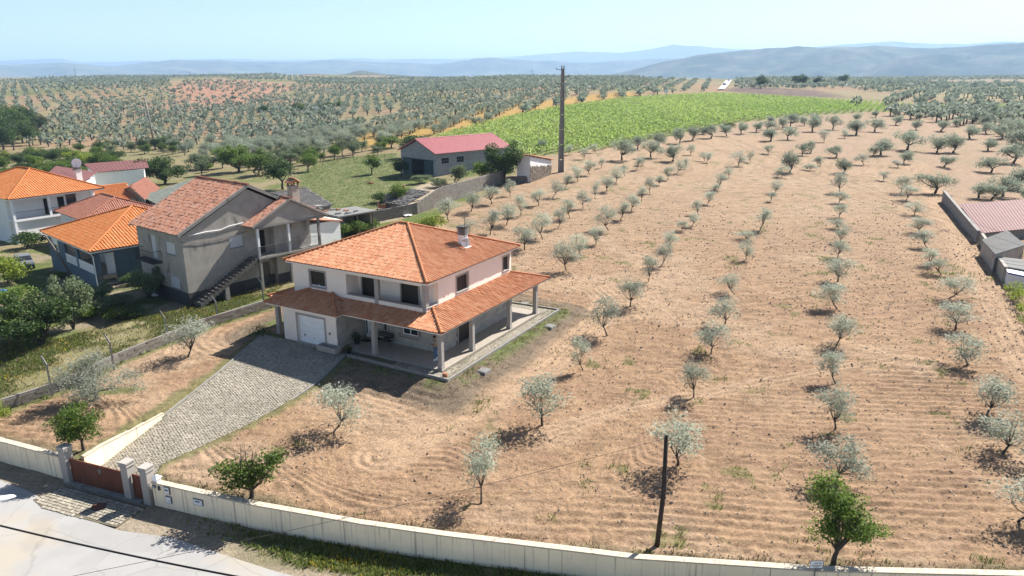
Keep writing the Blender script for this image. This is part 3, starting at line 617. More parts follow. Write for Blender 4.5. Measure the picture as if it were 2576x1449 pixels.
# paved path, kerb, ground slabs round the house
pth = MB(); pv = [(-1.2,-1.3),(15.75,-1.15),(15.6,3.3),(14.36,3.3),(14.36,-.285),(-.285,-.285),(-.285,8.6),(-.9,8.4),(-1.1,6.4)]
pth.prism([MAIN.w(*q)[:2] for q in pv], -.35, -.13); tag(pth.build('path_bed', M['joint']), 'sandy bed of the cobbled path along the porch', None, None, 'structure')
def cobbles(name, poly, zf, s, seed, label, edge=.0, ang=0.0, dz=.02, wave=.1):
    rr = np.random.default_rng(seed); xs = [p[0] for p in poly]; ys = [p[1] for p in poly]; cx, cy_ = np.mean(xs), np.mean(ys); R_ = max(max(xs)-min(xs), max(ys)-min(ys))*.8
    a, b = np.meshgrid(np.arange(-R_, R_, s), np.arange(-R_, R_, s)); a = a.ravel(); b = b.ravel()
    a = a+(np.round(b/s) % 2)*s*.5+rr.uniform(-.12, .12, len(a))*s; b = b+wave*np.sin(a*1.1)+rr.uniform(-.1, .1, len(b))*s
    x = cx+a*math.cos(ang)-b*math.sin(ang); y = cy_+a*math.sin(ang)+b*math.cos(ang); k = inpoly(x, y, poly) & (dpoly(x, y, poly) > edge)
    x = x[k]; y = y[k]; n = len(x); z = zf(x, y)+rr.uniform(-.006, .008, n); th = ang+rr.uniform(-.18, .18, n); h1_ = s*(.43-rr.uniform(0, .07, n)); h2_ = s*(.42-rr.uniform(0, .07, n))
    Z = np.zeros(n); A = np.stack([np.cos(th)*h1_, np.sin(th)*h1_, Z], 1); B = np.stack([-np.sin(th)*h2_, np.cos(th)*h2_, Z], 1)
    gx = (zf(x+.2, y)-zf(x-.2, y))/.4; gy = (zf(x, y+.2)-zf(x, y-.2))/.4; A[:, 2] = A[:, 0]*gx+A[:, 1]*gy; B[:, 2] = B[:, 0]*gx+B[:, 1]*gy
    D = np.stack([Z+rr.normal(0, .003, n), Z, Z+.045], 1)
    o = boxes_obj(name, np.stack([x, y, z+dz-.04], 1), A, B, D, M['cobble'], None, seed); tag(o, label, None, None, 'stuff'); return o
cobbles('path_cobbles', [MAIN.w(*q)[:2] for q in ((-1.05,-1.15),(15.6,-1.0),(15.5,3.2),(14.4,3.2),(14.4,-.33),(-.33,-.33),(-.33,3.5),(-1.0,3.5))], lambda x, y: x*0-.125, .13, 5, 'small grey cobbles of the path along the porch', .03, MAIN.yaw, .0, .0)
kb = MB()
for (a, b) in (((-1.25,-1.35),(15.85,-1.2)),((15.85,-1.2),(15.7,3.4)),((-1.25,-1.35),(-1.15,7.3))):
    A = np.array(a); B = np.array(b); e = (B-A)/np.hypot(*(B-A)); n_ = np.array((-e[1], e[0]))*.07; kb.prism([MAIN.w(*(q))[:2] for q in (A-e*.07-n_, B+e*.07-n_, B+e*.07+n_, A-e*.07+n_)], -.62, -.04+.004*len(kb.f))
tag(kb.build('kerb', M['concrete']), 'grey concrete kerb edging the path round the house', None, None, 'structure')
# ------------------------------------------------------------------ driveway, gate, boundary wall
def strip_sheet(name, Lp, Rp, dz, m, label):
    return road_sheet(name, Rp, Lp, dz, m, label)
def _dl(P_, k): return [np.array(P_[i])*(1-t)+np.array(P_[i+1])*t for i in range(len(P_)-1) for t in np.linspace(0, 1, k, endpoint=False)]+[np.array(P_[-1])]
_A, _B = _dl(DRV_L, 8), _dl(DRV_R, 8); b = MB()
for i in range(len(_A)):
    for t in np.linspace(0, 1, 7): q = _A[i]*(1-t)+_B[i]*t; b.v.append((q[0], q[1], float(drive_z(q[0], q[1]))))
b.f = [(i*7+k+1, i*7+k, i*7+7+k, i*7+8+k) for i in range(len(_A)-1) for k in range(6)]
tag(b.build('driveway', M['joint']), 'sandy bed of the cobbled driveway ramp', None, None, 'structure')
cobbles('driveway_cobbles', DRIVE, drive_z, .165, 9, 'grey granite cobbles paving the sloping driveway', .03, RAD(66), .03, .1)
AP = [(-24.1,34.0),(-18.7,32.0),(-19.3,30.3),(-23.9,31.9),(-24.9,32.7)]
MB().prism(AP, ROADZ-.1, ROADZ+.03).build('gate_apron', M['joint']); tag(bpy.data.objects['gate_apron'], 'cobbled apron bed outside the gate', None, None, 'structure')
cobbles('apron_cobbles', AP, lambda x, y: x*0+ROADZ+.035, .2, 12, 'larger grey setts in front of the rusty gate', .05, RAD(-21), .01, .0)
def polywall(name, pts, zt, zb, th, m, label, cat, cop=None, over=.05, ch=.07):
    """a wall along a polyline: one thing, body and coping"""
    o = empty(name, (pts[0][0], pts[0][1], zb if not hasattr(zb, '__len__') else zb[0]), 0, label, cat)
    n = len(pts); P = [np.array(p[:2], float) for p in pts]; zt = zt if hasattr(zt, '__len__') else [zt]*n; zb = zb if hasattr(zb, '__len__') else [zb]*n
    nr = []
    for i in range(n):
        d = P[min(i+1, n-1)]-P[max(i-1, 0)]; d = d/np.hypot(*d); nr.append(np.array((-d[1], d[0])))
    def sheet(a, b, top, bot):
        vs_ = []
        for i in range(n):
            for s_, z in ((a, top[i]), (b, top[i]), (b, bot[i]), (a, bot[i])): q = P[i]+nr[i]*s_; vs_.append((q[0], q[1], z))
        fs = [(4*i+k, 4*i+4+k, 4*i+4+(k+1) % 4, 4*i+(k+1) % 4) for i in range(n-1) for k in range(4)]+[(3,2,1,0),(4*n-4,4*n-3,4*n-2,4*n-1)]
        return MB().add([(v[0]-o.location[0], v[1]-o.location[1], v[2]-o.location[2]) for v in vs_], [tuple(reversed(f)) for f in fs])
    w = sheet(0, th, zt, [z-.5 for z in zb]).build('wall_body', m, o)
    if cop: sheet(-over, th+over, [z+ch for z in zt], [z+.001 for z in zt]).build('coping', cop, o)
    return o
def dense(pts, step=2.0):
    out = []
    for i in range(len(pts)-1):
        a = np.array(pts[i], float); b = np.array(pts[i+1], float); n = max(1, int(np.hypot(*(b-a)[:2])/step))
        out += [tuple(a+(b-a)*k/n) for k in range(n)]
    return out+[tuple(pts[-1])]
WR = [(-18.35,32.25)]+WALL[5:]
fw = polywall('boundary_wall', dense(WR), -.77, ROADZ, .28, M['fwall'], 'long cream rendered boundary wall with dark rain streaks, right of the gate', 'wall', M['coping'], .03, .07)
polywall('boundary_wall', dense(WALL[:3]+[(-24.45,34.75)]), -.77, ROADZ, .28, M['fwall'], 'short cream rendered boundary wall left of the gate', 'wall', M['coping'], .03, .07)
def rwall(side, pts, tops, label):
    zb = [p[2]-.3 for p in pts]; polywall('retaining_wall', [p[:2] for p in pts], tops, zb, side*.22, M['fwall'], label, 'wall', M['coping'], .02, .05)
rwall(1, [(-23.35,34.95,-2.0),(-23.08,36.3,-1.9),(-22.4,38.5,-1.6),(-21.75,40.8,-1.28)], [-.85,-.88,-1.0,-1.1], 'tapering cream retaining wall on the left side of the driveway')
rwall(-1, [(-18.75,33.2,-2.0),(-18.95,34.6,-1.9),(-17.4,36.9,-1.6),(-16.4,38.3,-1.4)], [-1.25,-1.3,-1.25,-1.12], 'low cream retaining wall on the right side of the driveway')
for nm, P_, sgn, i0 in (('driveway kerb', DRV_L, 1, 2), ('driveway kerb', DRV_R, -1, 2)):
    b = MB(); pp = [np.array(p) for p in P_[i0:]]; 
    for A, B in zip(pp[:-1], pp[1:]):
        e = (B-A)[:2]/np.hypot(*(B-A)[:2]); n_ = np.array((-e[1], e[0]))*.12*sgn; q = [A[:2], B[:2], B[:2]+n_, A[:2]+n_]
        if sgn < 0: q = q[::-1]; zz = [A[2], B[2], B[2], A[2]]
        else: zz = [A[2], B[2], B[2], A[2]]
        b.prism(q, [z-.4 for z in zz], [z+.07 for z in zz])
    tag(b.build('kerb', M['concrete']), 'thin concrete kerb on the %s edge of the driveway' % ('left' if sgn > 0 else 'right'), None, None, 'structure')
# gate: three granite pillars, wide gate and wicket
gx = np.array((-18.80+23.92, 32.46-34.42)); ge = gx/np.hypot(*gx); gyaw = math.atan2(ge[1], ge[0])
GP = [(-24.05,34.55),(-19.90,32.98),(-18.66,32.48)]
for (x, y), lb in zip(GP, ('granite gate pillar at the left end of the wide rusty gate', 'granite gate pillar between the wide gate and the wicket', 'granite gate pillar between the wicket and the long cream wall')):
    p = empty('gate_pillar', (x, y, ROADZ), gyaw, lb, 'pillar')
    MB().box(-.23, .23, -.23, .23, -.3, 1.86).build('shaft', M['granite'], p); MB().box(-.27, .27, -.27, .27, 1.865, 1.93).box(-.25, .25, -.25, .25, 1.93, 2.05).box(-.28, .28, -.28, .28, 2.05, 2.13).build('capital', M['granite'], p)
def gate(name, x0, y0, L, leaves, label):
    g = empty(name, (x0, y0, ROADZ), gyaw, label, 'gate'); w = L/leaves
    for i in range(leaves):
        a, b = i*w+.012, (i+1)*w-.012
        lf = MB().box(a, b, -.015, .015, .10, 1.38).build('gate_leaf', M['rust'], g)
        MB().box(a, b, -.032, .032, 1.382, 1.43).box(a, b, -.03, .03, .06, .098).box(a, a+.05, -.028, .028, .1, 1.38).box(b-.05, b, -.028, .028, .1, 1.38).build('frame', M['rust'], lf)
        nb = max(1, int(round(w/.9)))
        for k in range(1, nb): MB().box(a+(b-a)*k/nb-.012, a+(b-a)*k/nb+.012, -.026, .026, .1, 1.38).build('rib', M['rust'], lf)
    return g
g = gate('sliding_gate', -23.82, 34.46, 3.95, 1, 'wide rusty brown sheet-metal gate at the foot of the driveway')
MB().box(2.05, 2.22, -.035, -.017, .95, 1.2).build('lock_plate', M['fibre'], g)
gate('wicket_gate', -19.66, 32.88, .78, 1, 'narrow rusty brown wicket gate between two granite pillars')
MB().box(-.1, 3.95+1.2, -.3, .3, -.05, .06).build('gate_sill', M['concrete'], None, loc=(-23.9, 34.5, ROADZ), rz=gyaw); tag(bpy.data.objects['gate_sill'], 'concrete sill under the gates', None, None, 'structure')
# things on the long wall by the gate
wy = math.atan2(31.5-32.25, -16.2+18.35)
def onwall(d, out=0.0):
    e = np.array((math.cos(wy), math.sin(wy))); n_ = np.array((e[1], -e[0])); q = np.array((-18.35, 32.25))+e*d+n_*out; return q
q = onwall(.22, -.14); o = empty('gate_lantern', (q[0], q[1], -.70), wy, 'small white pyramid-capped post light on the wall end by the wicket', 'lantern')
MB().box(-.13, .13, -.13, .13, 0, .2).build('body', WP, o); MB().add([(-.2,-.2,.2),(.2,-.2,.2),(.2,.2,.2),(-.2,.2,.2),(0,0,.40)], [(3,2,1,0),(0,1,4),(1,2,4),(2,3,4),(3,0,4)]).build('cap', WP, o)
def wallbox(name, d, z, w, h, m, label, cat, extra=None):
    q = onwall(d); o = empty(name, (q[0], q[1], z), wy, label, cat); MB().box(-w/2, w/2, -.06, .0, 0, h).build('case', M['fibre'], o); MB().box(-w/2+.03, w/2-.03, -.075, -.061, .03, h-.03).build('cover', m, o)
    if extra: extra(o)
    return o
MB()
wallbox('number_plate', .16, -1.0, .2, .15, plain('pale_blue_enamel', (.35,.50,.55), .4), 'tiny pale blue plate on the wall end by the wicket', 'plate')
wallbox('doorbell', .48, -1.08, .12, .24, M['dark'], 'small dark doorbell panel on the wall beside the wicket', 'doorbell')
wallbox('meter_cupboard', .98, -1.20, .36, .42, WP, 'upper white meter cupboard on the cream wall', 'cupboard', lambda o: MB().box(-.1, .1, -.082, -.076, .2, .3).build('label_plate', M['fibre'], o))
wallbox('meter_cupboard', 1.02, -1.70, .36, .38, WP, 'lower white meter cupboard on the cream wall', 'cupboard', lambda o: MB().box(.08, .12, -.082, -.076, .15, .2).build('latch', M['iron'], o))
wallbox('letter_box', 2.9, -1.42, .58, .34, WP, 'white letter box with dark slot set in the cream wall', 'letter box', lambda o: MB().box(-.14, .14, -.084, -.076, .19, .25).build('slot', M['iron'], o))
# information sign clamped to the wall top, right
q = atz(2047, 1408, -.3); s_ = empty('notice_sign', (q[0], q[1]-.25, ROADZ), 0, 'small white notice sign on a steel post at the long wall', 'sign')
MB().tube([(0,0,0),(0,0,1.66)], .028, 8).build('post', M['fibre'], s_); bd = MB().box(-.27, .27, -.045, -.03, 1.55, 1.92).build('board', WP, s_)
MB().box(-.28, .28, -.05, -.047, 1.545, 1.565).box(-.28, .28, -.05, -.047, 1.905, 1.925).box(-.28, -.262, -.05, -.047, 1.567, 1.903).box(.262, .28, -.05, -.047, 1.567, 1.903).build('rim', M['iron'], bd)
text_mesh('print', 'RUA DA', .085, M['iron'], bd, (.06, -.052, 1.77), (math.pi/2, 0, 0))
for i in range(9): MB().box(-.19+i*.043, -.157+i*.043, -.0505, -.0465, 1.66, 1.70).build('print', M['iron'], bd)
MB().box(-.10, .11, -.0505, -.0465, 1.605, 1.625).build('print', M['iron'], bd)
# ------------------------------------------------------------------ neighbouring buildings
def gable_poly(b, ax, c0, c1, a0, a1, z0, ze, zr, am=None):
    """gable-end wall slab: pentagon in plane ax=c, running a0..a1"""
    am = (a0+a1)/2 if am is None else am; poly = [(a0,z0),(a1,z0),(a1,ze),(am,zr),(a0,ze)]
    P = lambda c: [(c, a, z) if ax == 'u' else (a, c, z) for a, z in poly]; n = 5
    return b.add(P(c0)+P(c1), [tuple(range(n)), tuple(range(2*n-1, n-1, -1))]+[(n+i, n+(i+1) % n, (i+1) % n, i) for i in range(n)])
def rail(parent, pts, h, m, step=.14, name='railing'):
    b = MB(); pts = [Vector(p) for p in pts]; up = Vector((0, 0, h))
    for A, B in zip(pts[:-1], pts[1:]):
        b.tube([A+up, B+up], .022, 5); b.tube([A+up*.12, B+up*.12], .014, 4); n = max(1, int((B-A).length/step))
        for i in range(n+1): p = A.lerp(B, i/n); b.tube([p+up*.02, p+up], .009, 4, False)
    return b.build(name, m, parent)
# ---- old grey house with outside stair
O = empty('old_farmhouse', OLD.o, OLD.yaw, 'old grey rendered two-storey house with weathered red tiles and outside stair', 'house')
OP, TO = M['old_plaster'], M['tile_old']
b = MB()
b.wallrect('u', 0, .25, 0, 8.1, -.5, 6.0, [(4.79,5.71,3.3,5.45),(1.4,3.0,4.1,5.2),(1.35,2.95,1.0,2.05),(4.9,6.3,.0,2.2)])
b.wallrect('v', 0, .25, .25, 13.2, -.5, 5.95, [(4.42,5.72,4.15,5.25),(7.45,8.1,3.05,5.3),(7.47,8.25,.02,2.2)])
b.box(.25, 13.2, 7.85, 8.1, -.5, 5.95).box(12.95, 13.2, .25, 7.85, -.5, 5.95)
gable_poly(b, 'v', .001, .24, .02, 13.18, 5.9, 5.96, 9.30); gable_poly(b, 'v', 7.86, 8.09, .02, 13.18, 5.9, 5.96, 9.30)
ow = b.build('wall', OP, O)
MB().box(-.02, .0, -.02, 8.1, -.5, .9).box(-.02, 13.2, -.02, 0, -.5, .9).build('plinth', M['dark_plinth'], O)
orf = MB().box(-.05, 13.25, .3, 7.8, 5.9, 5.97).build('roof', M['concrete'], O)
zo, zr = 6.2, 9.72
slope(orf, [(-.45,8.4,zo),(-.45,-.3,zo),(6.6,-.3,zr),(6.6,8.4,zr)], TO, M['concrete'], seed=61, pw=.24, pl=.40, jit=.014)
slope(orf, [(13.65,-.3,zo),(13.65,8.4,zo),(6.6,8.4,zr),(6.6,-.3,zr)], TO, M['concrete'], hidden=True)
caps(orf, (6.6,-.35,zr), (6.6,8.45,zr), TO)
for v in (-.32, 8.3):      # concrete verge beams
    MB().add([(-.45,v,zo-.22),(-.45,v+.14,zo-.22),(-.45,v+.14,zo+.06),(-.45,v,zo+.06),(6.6,v,zr-.22),(6.6,v+.14,zr-.22),(6.6,v+.14,zr+.06),(6.6,v,zr+.06),(13.65,v,zo-.22),(13.65,v+.14,zo-.22),(13.65,v+.14,zo+.06),(13.65,v,zo+.06)],
      [(0,1,2,3),(0,4,5,1),(1,5,6,2),(2,6,7,3),(3,7,4,0),(4,8,9,5),(5,9,10,6),(6,10,11,7),(7,11,8,4),(11,10,9,8)]).build('verge_beam', M['concrete'], orf)
SW = plain('white_roller_shutter', (.66,.67,.69), .5)
window(O, 'u', 0, 1.4, 3.0, 4.1, 5.2, -1, SW, None, rec=.05, sill=M['concrete']); window(O, 'u', 0, 1.35, 2.95, 1.0, 2.05, -1, SW, None, rec=.05, sill=M['concrete'])
window(O, 'u', 0, 4.79, 5.71, 3.3, 5.45, -1, SW, None, rec=.08, name='balcony_door'); window(O, 'u', 0, 4.9, 6.3, .0, 2.2, -1, M['dark'], None, rec=.15, name='cellar_door')
window(O, 'v', 0, 4.42, 5.72, 4.15, 5.25, -1, SW, None, rec=.05, sill=M['concrete']); window(O, 'v', 0, 7.45, 8.1, 3.05, 5.3, -1, M['dark'], None, rec=.2, name='upper_door')
window(O, 'v', 0, 7.47, 8.25, .02, 2.2, -1, M['wood'], None, rec=.1, name='lower_door')
bal = MB().box(-.85, 0, 4.0, 7.3, 3.02, 3.2).build('balcony', M['dark_plinth'], O); rail(bal, [(0,4.03,3.2),(-.82,4.03,3.2),(-.82,7.27,3.2),(0,7.27,3.2)], .95, M['iron'])
# porch storey on the gable side
po = MB().box(6.35, 13.6, -1.35, -.001, 2.86, 3.04).build('porch', M['concrete'], O)
for u in (6.55, 9.85, 13.35):
    MB().box(u-.1, u+.1, -1.27, -1.07, 3.041, 5.80).build('porch_post', M['whitepaint'] if u < 10 else M['concrete'], po); MB().box(u-.12, u+.12, -1.29, -1.05, -.4, 2.858).build('lower_post', M['concrete'], po)
MB().box(8.6, 12.6, -.62, -.002, 3.042, 5.78).build('porch_room', M['old_plaster'], po)
MB().box(8.7, 12.9, -.6, -.022, -.4, 2.85).build('cellar_room', M['old_plaster'], po); MB().box(8.68, 12.92, -.62, -.601, -.4, .9).build('plinth', M['dark_plinth'], po)
MB().box(6.0, 14.1, -1.42, -1.2, 5.80, 6.02).box(6.0, 6.2, -1.2, -.003, 5.81, 6.0).build('beam', M['concrete'], po)
pr = MB(); gable_poly(pr, 'v', -1.4, -1.22, 6.15, 13.95, 6.02, 6.06, 7.95, 10.05); pr.build('gable', OP, po)
slope(po, [(5.85,.02,6.05),(5.85,-1.6,6.05),(10.05,-1.6,8.15),(10.05,.02,8.15)], TO, M['concrete'], seed=66, pw=.24, pl=.40, jit=.014)
slope(po, [(14.25,-1.6,6.05),(14.25,.02,6.05),(10.05,.02,8.15),(10.05,-1.6,8.15)], TO, M['concrete'], seed=67, pw=.24, pl=.40, jit=.014)
MB().add([(5.85,-1.62,5.9),(5.85,-1.62,6.1),(10.05,-1.62,8.0),(10.05,-1.62,8.2),(14.25,-1.62,5.9),(14.25,-1.62,6.1),(5.85,-1.5,5.9),(5.85,-1.5,6.1),(10.05,-1.5,8.0),(10.05,-1.5,8.2),(14.25,-1.5,5.9),(14.25,-1.5,6.1)],
  [(0,2,3,1),(2,4,5,3),(6,7,9,8),(8,9,11,10),(1,3,9,7),(3,5,11,9),(0,6,8,2),(2,8,10,4),(0,1,7,6),(4,10,11,5)]).build('verge_beam', M['concrete'], po)
caps(po, (10.05,-1.62,8.15), (10.05,.02,8.15), TO)
rail(po, [(6.5,-1.28,3.04),(13.5,-1.28,3.04)], 1.0, M['iron'])
st = MB(); ns_ = 17
for i in range(ns_): st.box(.3+i*.355, .3+(i+1)*.355+.03, -1.25, -.05, max(-.3, i*.18-.22), (i+1)*.178)
stair = st.build('stair', M['stair'], O); MB().box(2.75, 3.15, -1.24, -.9, -.4, 1.25).build('stair_pillar', M['concrete'], stair)
rail(stair, [(.35,-1.22,.2),(6.3,-1.22,3.05)], .95, M['iron'], .16)
oc = MB().box(11.1, 11.9, -.55, .25, 6.6, 9.0).build('chimney', OP, O)
MB().box(11.02, 11.98, -.63, .33, 9.0, 9.08).build('chimney_slab', M['concrete'], oc)
for (u, v) in ((11.1,-.5),(11.8,-.5),(11.1,.1),(11.8,.1)): MB().box(u, u+.14, v, v+.14, 9.081, 9.42).build('cap_pier', M['clay'], oc)
slope(oc, [(10.98,.4,9.42),(10.98,-.7,9.42),(11.5,-.7,9.75),(11.5,.4,9.75)], TO, M['clay'], seed=3); slope(oc, [(12.02,-.7,9.42),(12.02,.4,9.42),(11.5,.4,9.75),(11.5,-.7,9.75)], TO, M['clay'], seed=4)
MB().tube([(-.1,-.05,5.5),(1.5,-.04,5.15),(4,-.04,5.12),(6.2,-.05,5.45)], .02, 5).build('house_cable', M['iron'], O)
MB().tube([(.6,-.05,5.95),(2.2,-.06,6.05),(3.6,-.06,6.0),(4.4,-.07,6.2),(5.9,-.06,6.3)], .035, 6).build('white_pipe', M['whitepaint'], O)
# ---- outbuildings behind the old house
def shed(name, quad, ridge, zb, ze, zr, tm, wm, label, cat='shed', corrug=False, seed=5, pw=.24, pl=.38, cover=None):
    """gabled building: quad = eave corners (x,y) in order, ridge joins mid of side 3-0 to mid of side 1-2"""
    c = np.mean(quad, 0); o = empty(name, (c[0], c[1], zb), 0, label, cat); q = [np.array(p)-c for p in quad]
    m0 = (q[3]+q[0])/2; m1 = (q[1]+q[2])/2; b = MB(); ins = [p*.95 for p in q]; i0 = (ins[3]+ins[0])/2; i1 = (ins[1]+ins[2])/2
    ze -= zb; zr -= zb
    b.add([(*ins[k], -.6) for k in range(4)]+[(*ins[k], ze-.05) for k in range(4)]+[(*i0, zr-.1), (*i1, zr-.1)],
          [(0,1,5,4),(1,2,6,9,5),(2,3,7,6),(3,0,4,8,7),(3,2,1,0),(4,5,9,8),(6,7,8,9)]); b.build('wall', wm, o)
    s1 = [(*q[0], ze), (*q[1], ze), (*m1, zr), (*m0, zr)]; s2 = [(*q[2], ze), (*q[3], ze), (*m0, zr), (*m1, zr)]
    if cover == 'metal':
        for s in (s1, s2): sheet_metal(o, s, tm)
    else:
        slope(o, s1, tm, wm, seed=seed, pw=pw, pl=pl, jit=.01); slope(o, s2, tm, wm, seed=seed+1, pw=pw, pl=pl, jit=.01)
        caps(o, (*m0, zr), (*m1, zr), tm)
    return o
def sheet_metal(parent, pts, m, pitch=.25, hgt=.035, name='roof_sheet', hidden=False):
    """ribbed sheet: real trapezoid ribs running up the slope; pts[0]->pts[1] is the eave, quad"""
    P = [Vector(p) for p in pts]; n = max(2, int((P[1]-P[0]).length/pitch)); b = MB(); nn = (P[1]-P[0]).cross(P[3]-P[0]).normalized()
    if nn.z < 0: nn = -nn
    prof = ((0, 0), (.55, 0), (.65, 1), (.9, 1)); row = []
    for i in range(n):
        for f, h in prof:
            t = (i+f)/n; a = P[0].lerp(P[1], t)+nn*(h*hgt); c = P[3].lerp(P[2], t)+nn*(h*hgt); row.append((a, c))
    row.append((P[1].copy(), P[2].copy()))
    vs_ = [r[0] for r in row]+[r[1] for r in row]; k = len(row)
    b.add(vs_, [(i, i+1, k+i+1, k+i) for i in range(k-1)])
    d = deck(parent, 'roof_slope', [tuple(p) for p in pts], m, .04, .012); b.build(name, m, d); return d
def quadz(frame_pts): return [np.array(p[:2]) for p in frame_pts]
shed('grey_roof_shed', [(-54.3,104.6),(-47.2,96.0),(-37.2,108.4),(-44.0,117.0)][::1], None, -1, 2.4, 4.1, M['tile_grey'], M['block'], 'long outbuilding with grey-green tile roof behind the old house', 'shed', seed=71)
shed('tiled_annex', [(-57.5,98.6),(-54.3,103.2),(-62.5,114.4),(-66.0,109.5)][::1], None, -1.5, 2.3, 3.7, M['tile_bright'], M['white'], 'low annex with orange tile roof right of the white house', 'annex', seed=73)
shed('tiled_annex', [(-52.0,101.0),(-55.0,112.0),(-61.8,117.5),(-59.5,108.0)][::1], None, -1.5, 2.5, 3.8, M['tile_pink'], M['block'], 'small annex with dull red tiles beside the grey-green roof', 'annex', seed=75)
# pinkish hipped roof between blue house and annexes
o = empty('pink_roof_house', (-52,92,-.8), RAD(48), 'low house with dusty pink tile roof behind the blue house', 'house')
MB().box(-4.5, 4.5, -4.6, 4.6, -.6, 3.3).build('wall', M['white'], o); A_, B_ = (0,-2.2,5.3), (0,2.2,5.3)
for i, p in enumerate([[(-5,5,3.4),(-5,-5,3.4),A_,B_],[(-5,-5,3.4),(5,-5,3.4),A_],[(5,-5,3.4),(5,5,3.4),B_,A_],[(5,5,3.4),(-5,5,3.4),B_]]): slope(o, p, M['tile_pink'], M['clay'], hidden=i > 1, seed=80+i, pw=.26, pl=.4)
for a, c in ((A_,B_),((-5,-5,3.4),A_),((5,-5,3.4),A_),((-5,5,3.4),B_)): caps(o, a, c, M['tile_pink'])
# slate-roofed ruin right of the old house
shed('slate_outbuilding', [(-26.2,89.5),(-23.6,94.0),(-33.4,104.5),(-37.0,99.5)][::1], None, .2, 3.0, 4.4, M['slate'], M['old_plaster'], 'ruinous outbuilding with dark slate roof behind the old house', 'shed', seed=77, pw=.5, pl=.4)
o = empty('white_outhouse', (-23.2,80.5,.3), RAD(52.1), 'pale outhouse with red tiles and two squat chimneys beside the old house', 'outhouse')
MB().box(-2.6, 3.2, -1.6, 2.2, -.6, 3.0).build('wall', M['white'], o); slope(o, [(-2.8,2.4,3.9),(-2.8,-1.8,3.9),(3.4,-1.8,2.9),(3.4,2.4,2.9)][::1] if False else [(3.4,-1.8,2.85),(3.4,2.4,2.85),(-2.8,2.4,3.95),(-2.8,-1.8,3.95)], M['tile_old'], M['clay'], seed=78)
for u, v in ((-.4,.6),(1.2,-.4)):
    c = MB().box(u-.3, u+.3, v-.3, v+.3, 2.9, 4.35).build('chimney', M['concrete'], o); MB().box(u-.38, u+.38, v-.38, v+.38, 4.35, 4.45).box(u-.25, u-.1, v-.25, v-.1, 4.45, 4.7).box(u+.1, u+.25, v+.1, v+.25, 4.45, 4.7).box(u-.4, u+.4, v-.4, v+.4, 4.7, 4.78).build('chimney_cap', M['concrete'], c)
o = empty('open_lean_to', (-20.6,88.6,.5), RAD(48), 'dark open lean-to with littered grey roof beside the outhouse', 'shed')
MB().box(-2.4, 2.4, 1.8, 2.0, -.5, 2.4).box(-2.4, -2.2, -1.8, 1.8, -.5, 2.4).box(2.2, 2.4, -1.8, 1.8, -.5, 2.4).build('wall', M['old_plaster'], o); MB().box(-2.8, 2.9, -2.3, 2.3, 2.42, 2.58).build('roof_slab', M['fibre'], o)
for i in range(14): x, y = rnd.uniform(-2.3, 2.3), rnd.uniform(-1.8, 1.8); MB().box(x, x+rnd.uniform(.2, .7), y, y+rnd.uniform(.15, .4), 2.581, 2.62+rnd.uniform(0, .15)).build('rubble', M['clay'] if i % 3 == 0 else M['fibre'], o)
for x in (-2.2, 0, 2.3): MB().box(x-.07, x+.07, -2.15, -2.0, -.5, 2.418).build('post', M['wood'], o)
# ---- blue house
Bz = empty('blue_house', BLUE.o, BLUE.yaw, 'single-storey blue-grey house with bright orange hipped roof and veranda', 'house')
BW = M['blue_wall']; b = MB()
b.wallrect('u', 0, .2, 0, 13.4, -.6, 3.35, [(10.35,11.95,1.9,3.0),(5.1,8.3,1.15,3.2),(.45,4.5,1.15,3.2)])
b.wallrect('v', 0, .2, .2, 13, -.6, 3.35, [(.55,1.85,.0,3.15)]); b.box(.2, 13, 13.2, 13.4, -.6, 3.35).box(12.8, 13, .2, 13.2, -.6, 3.35).build('wall', BW, Bz)
MB().box(2.6, 2.75, .2, 8.6, -.3, 3.3).box(.2, 2.6, 8.6, 8.75, -.3, 3.3).box(1.86, 1.98, .2, 2.6, -.3, 3.3).build('veranda_wall', M['cream'], Bz); MB().box(.2, 2.6, .0, 8.6, .6, .95).build('veranda_floor', M['floor'], Bz)
MB().box(1.2, 2.6, .5, .62, .951, 3.1).build('white_door', WP, Bz)
for a, c in ((5.1,8.3),(.45,4.5)):
    r = MB(); r.box(-.02, .06, a, c, 1.96, 2.03).box(-.02, .06, a, c, 1.16, 1.22); n = int((c-a)/.13)
    for i in range(n): y = a+(c-a)*(i+.5)/n; r.box(0, .04, y-.045, y+.045, 1.22, 1.96)
    r.build('balustrade', WP, Bz)
for i in range(5): MB().box(.56+i*.24, .56+(i+1)*.24, -.9, -.001, -.6, -.02+.0*i).build('step', M['concrete'], Bz) if False else None
stp = MB()
for i in range(5): stp.box(.56, 1.84, .0+i*.3, .3+i*.3, -.6, .16+i*.17)
stp.build('steps', M['concrete'], Bz)
w = window(Bz, 'u', 0, 10.35, 11.95, 1.9, 3.0, -1, M['glass'], M['cream'], bars=[(10.37,11.93,2.45,2.98),(10.37,10.45,1.92,2.45),(11.1,11.18,1.92,2.45),(11.85,11.93,1.92,2.45)], barm=WP)
brf = MB().box(-.35, 13.4, -.35, 13.8, 3.36, 3.5).build('roof', WP, Bz); zb_ = 3.62; ap = (6.6, 6.8, 6.25)
for i, p in enumerate([[(-.45,13.9,zb_),(-.45,-.45,zb_),ap],[(-.45,-.45,zb_),(13.6,-.45,zb_),ap],[(13.6,-.45,zb_),(13.6,13.9,zb_),ap],[(13.6,13.9,zb_),(-.45,13.9,zb_),ap]]): slope(brf, p, M['tile_bright'], M['clay'], hidden=i > 1, seed=90+i, pw=.3, pl=.4)
for p in ((-.47,-.47),(13.6,-.45),(-.47,13.92)): caps(brf, (*p, zb_), ap, M['tile_bright'])
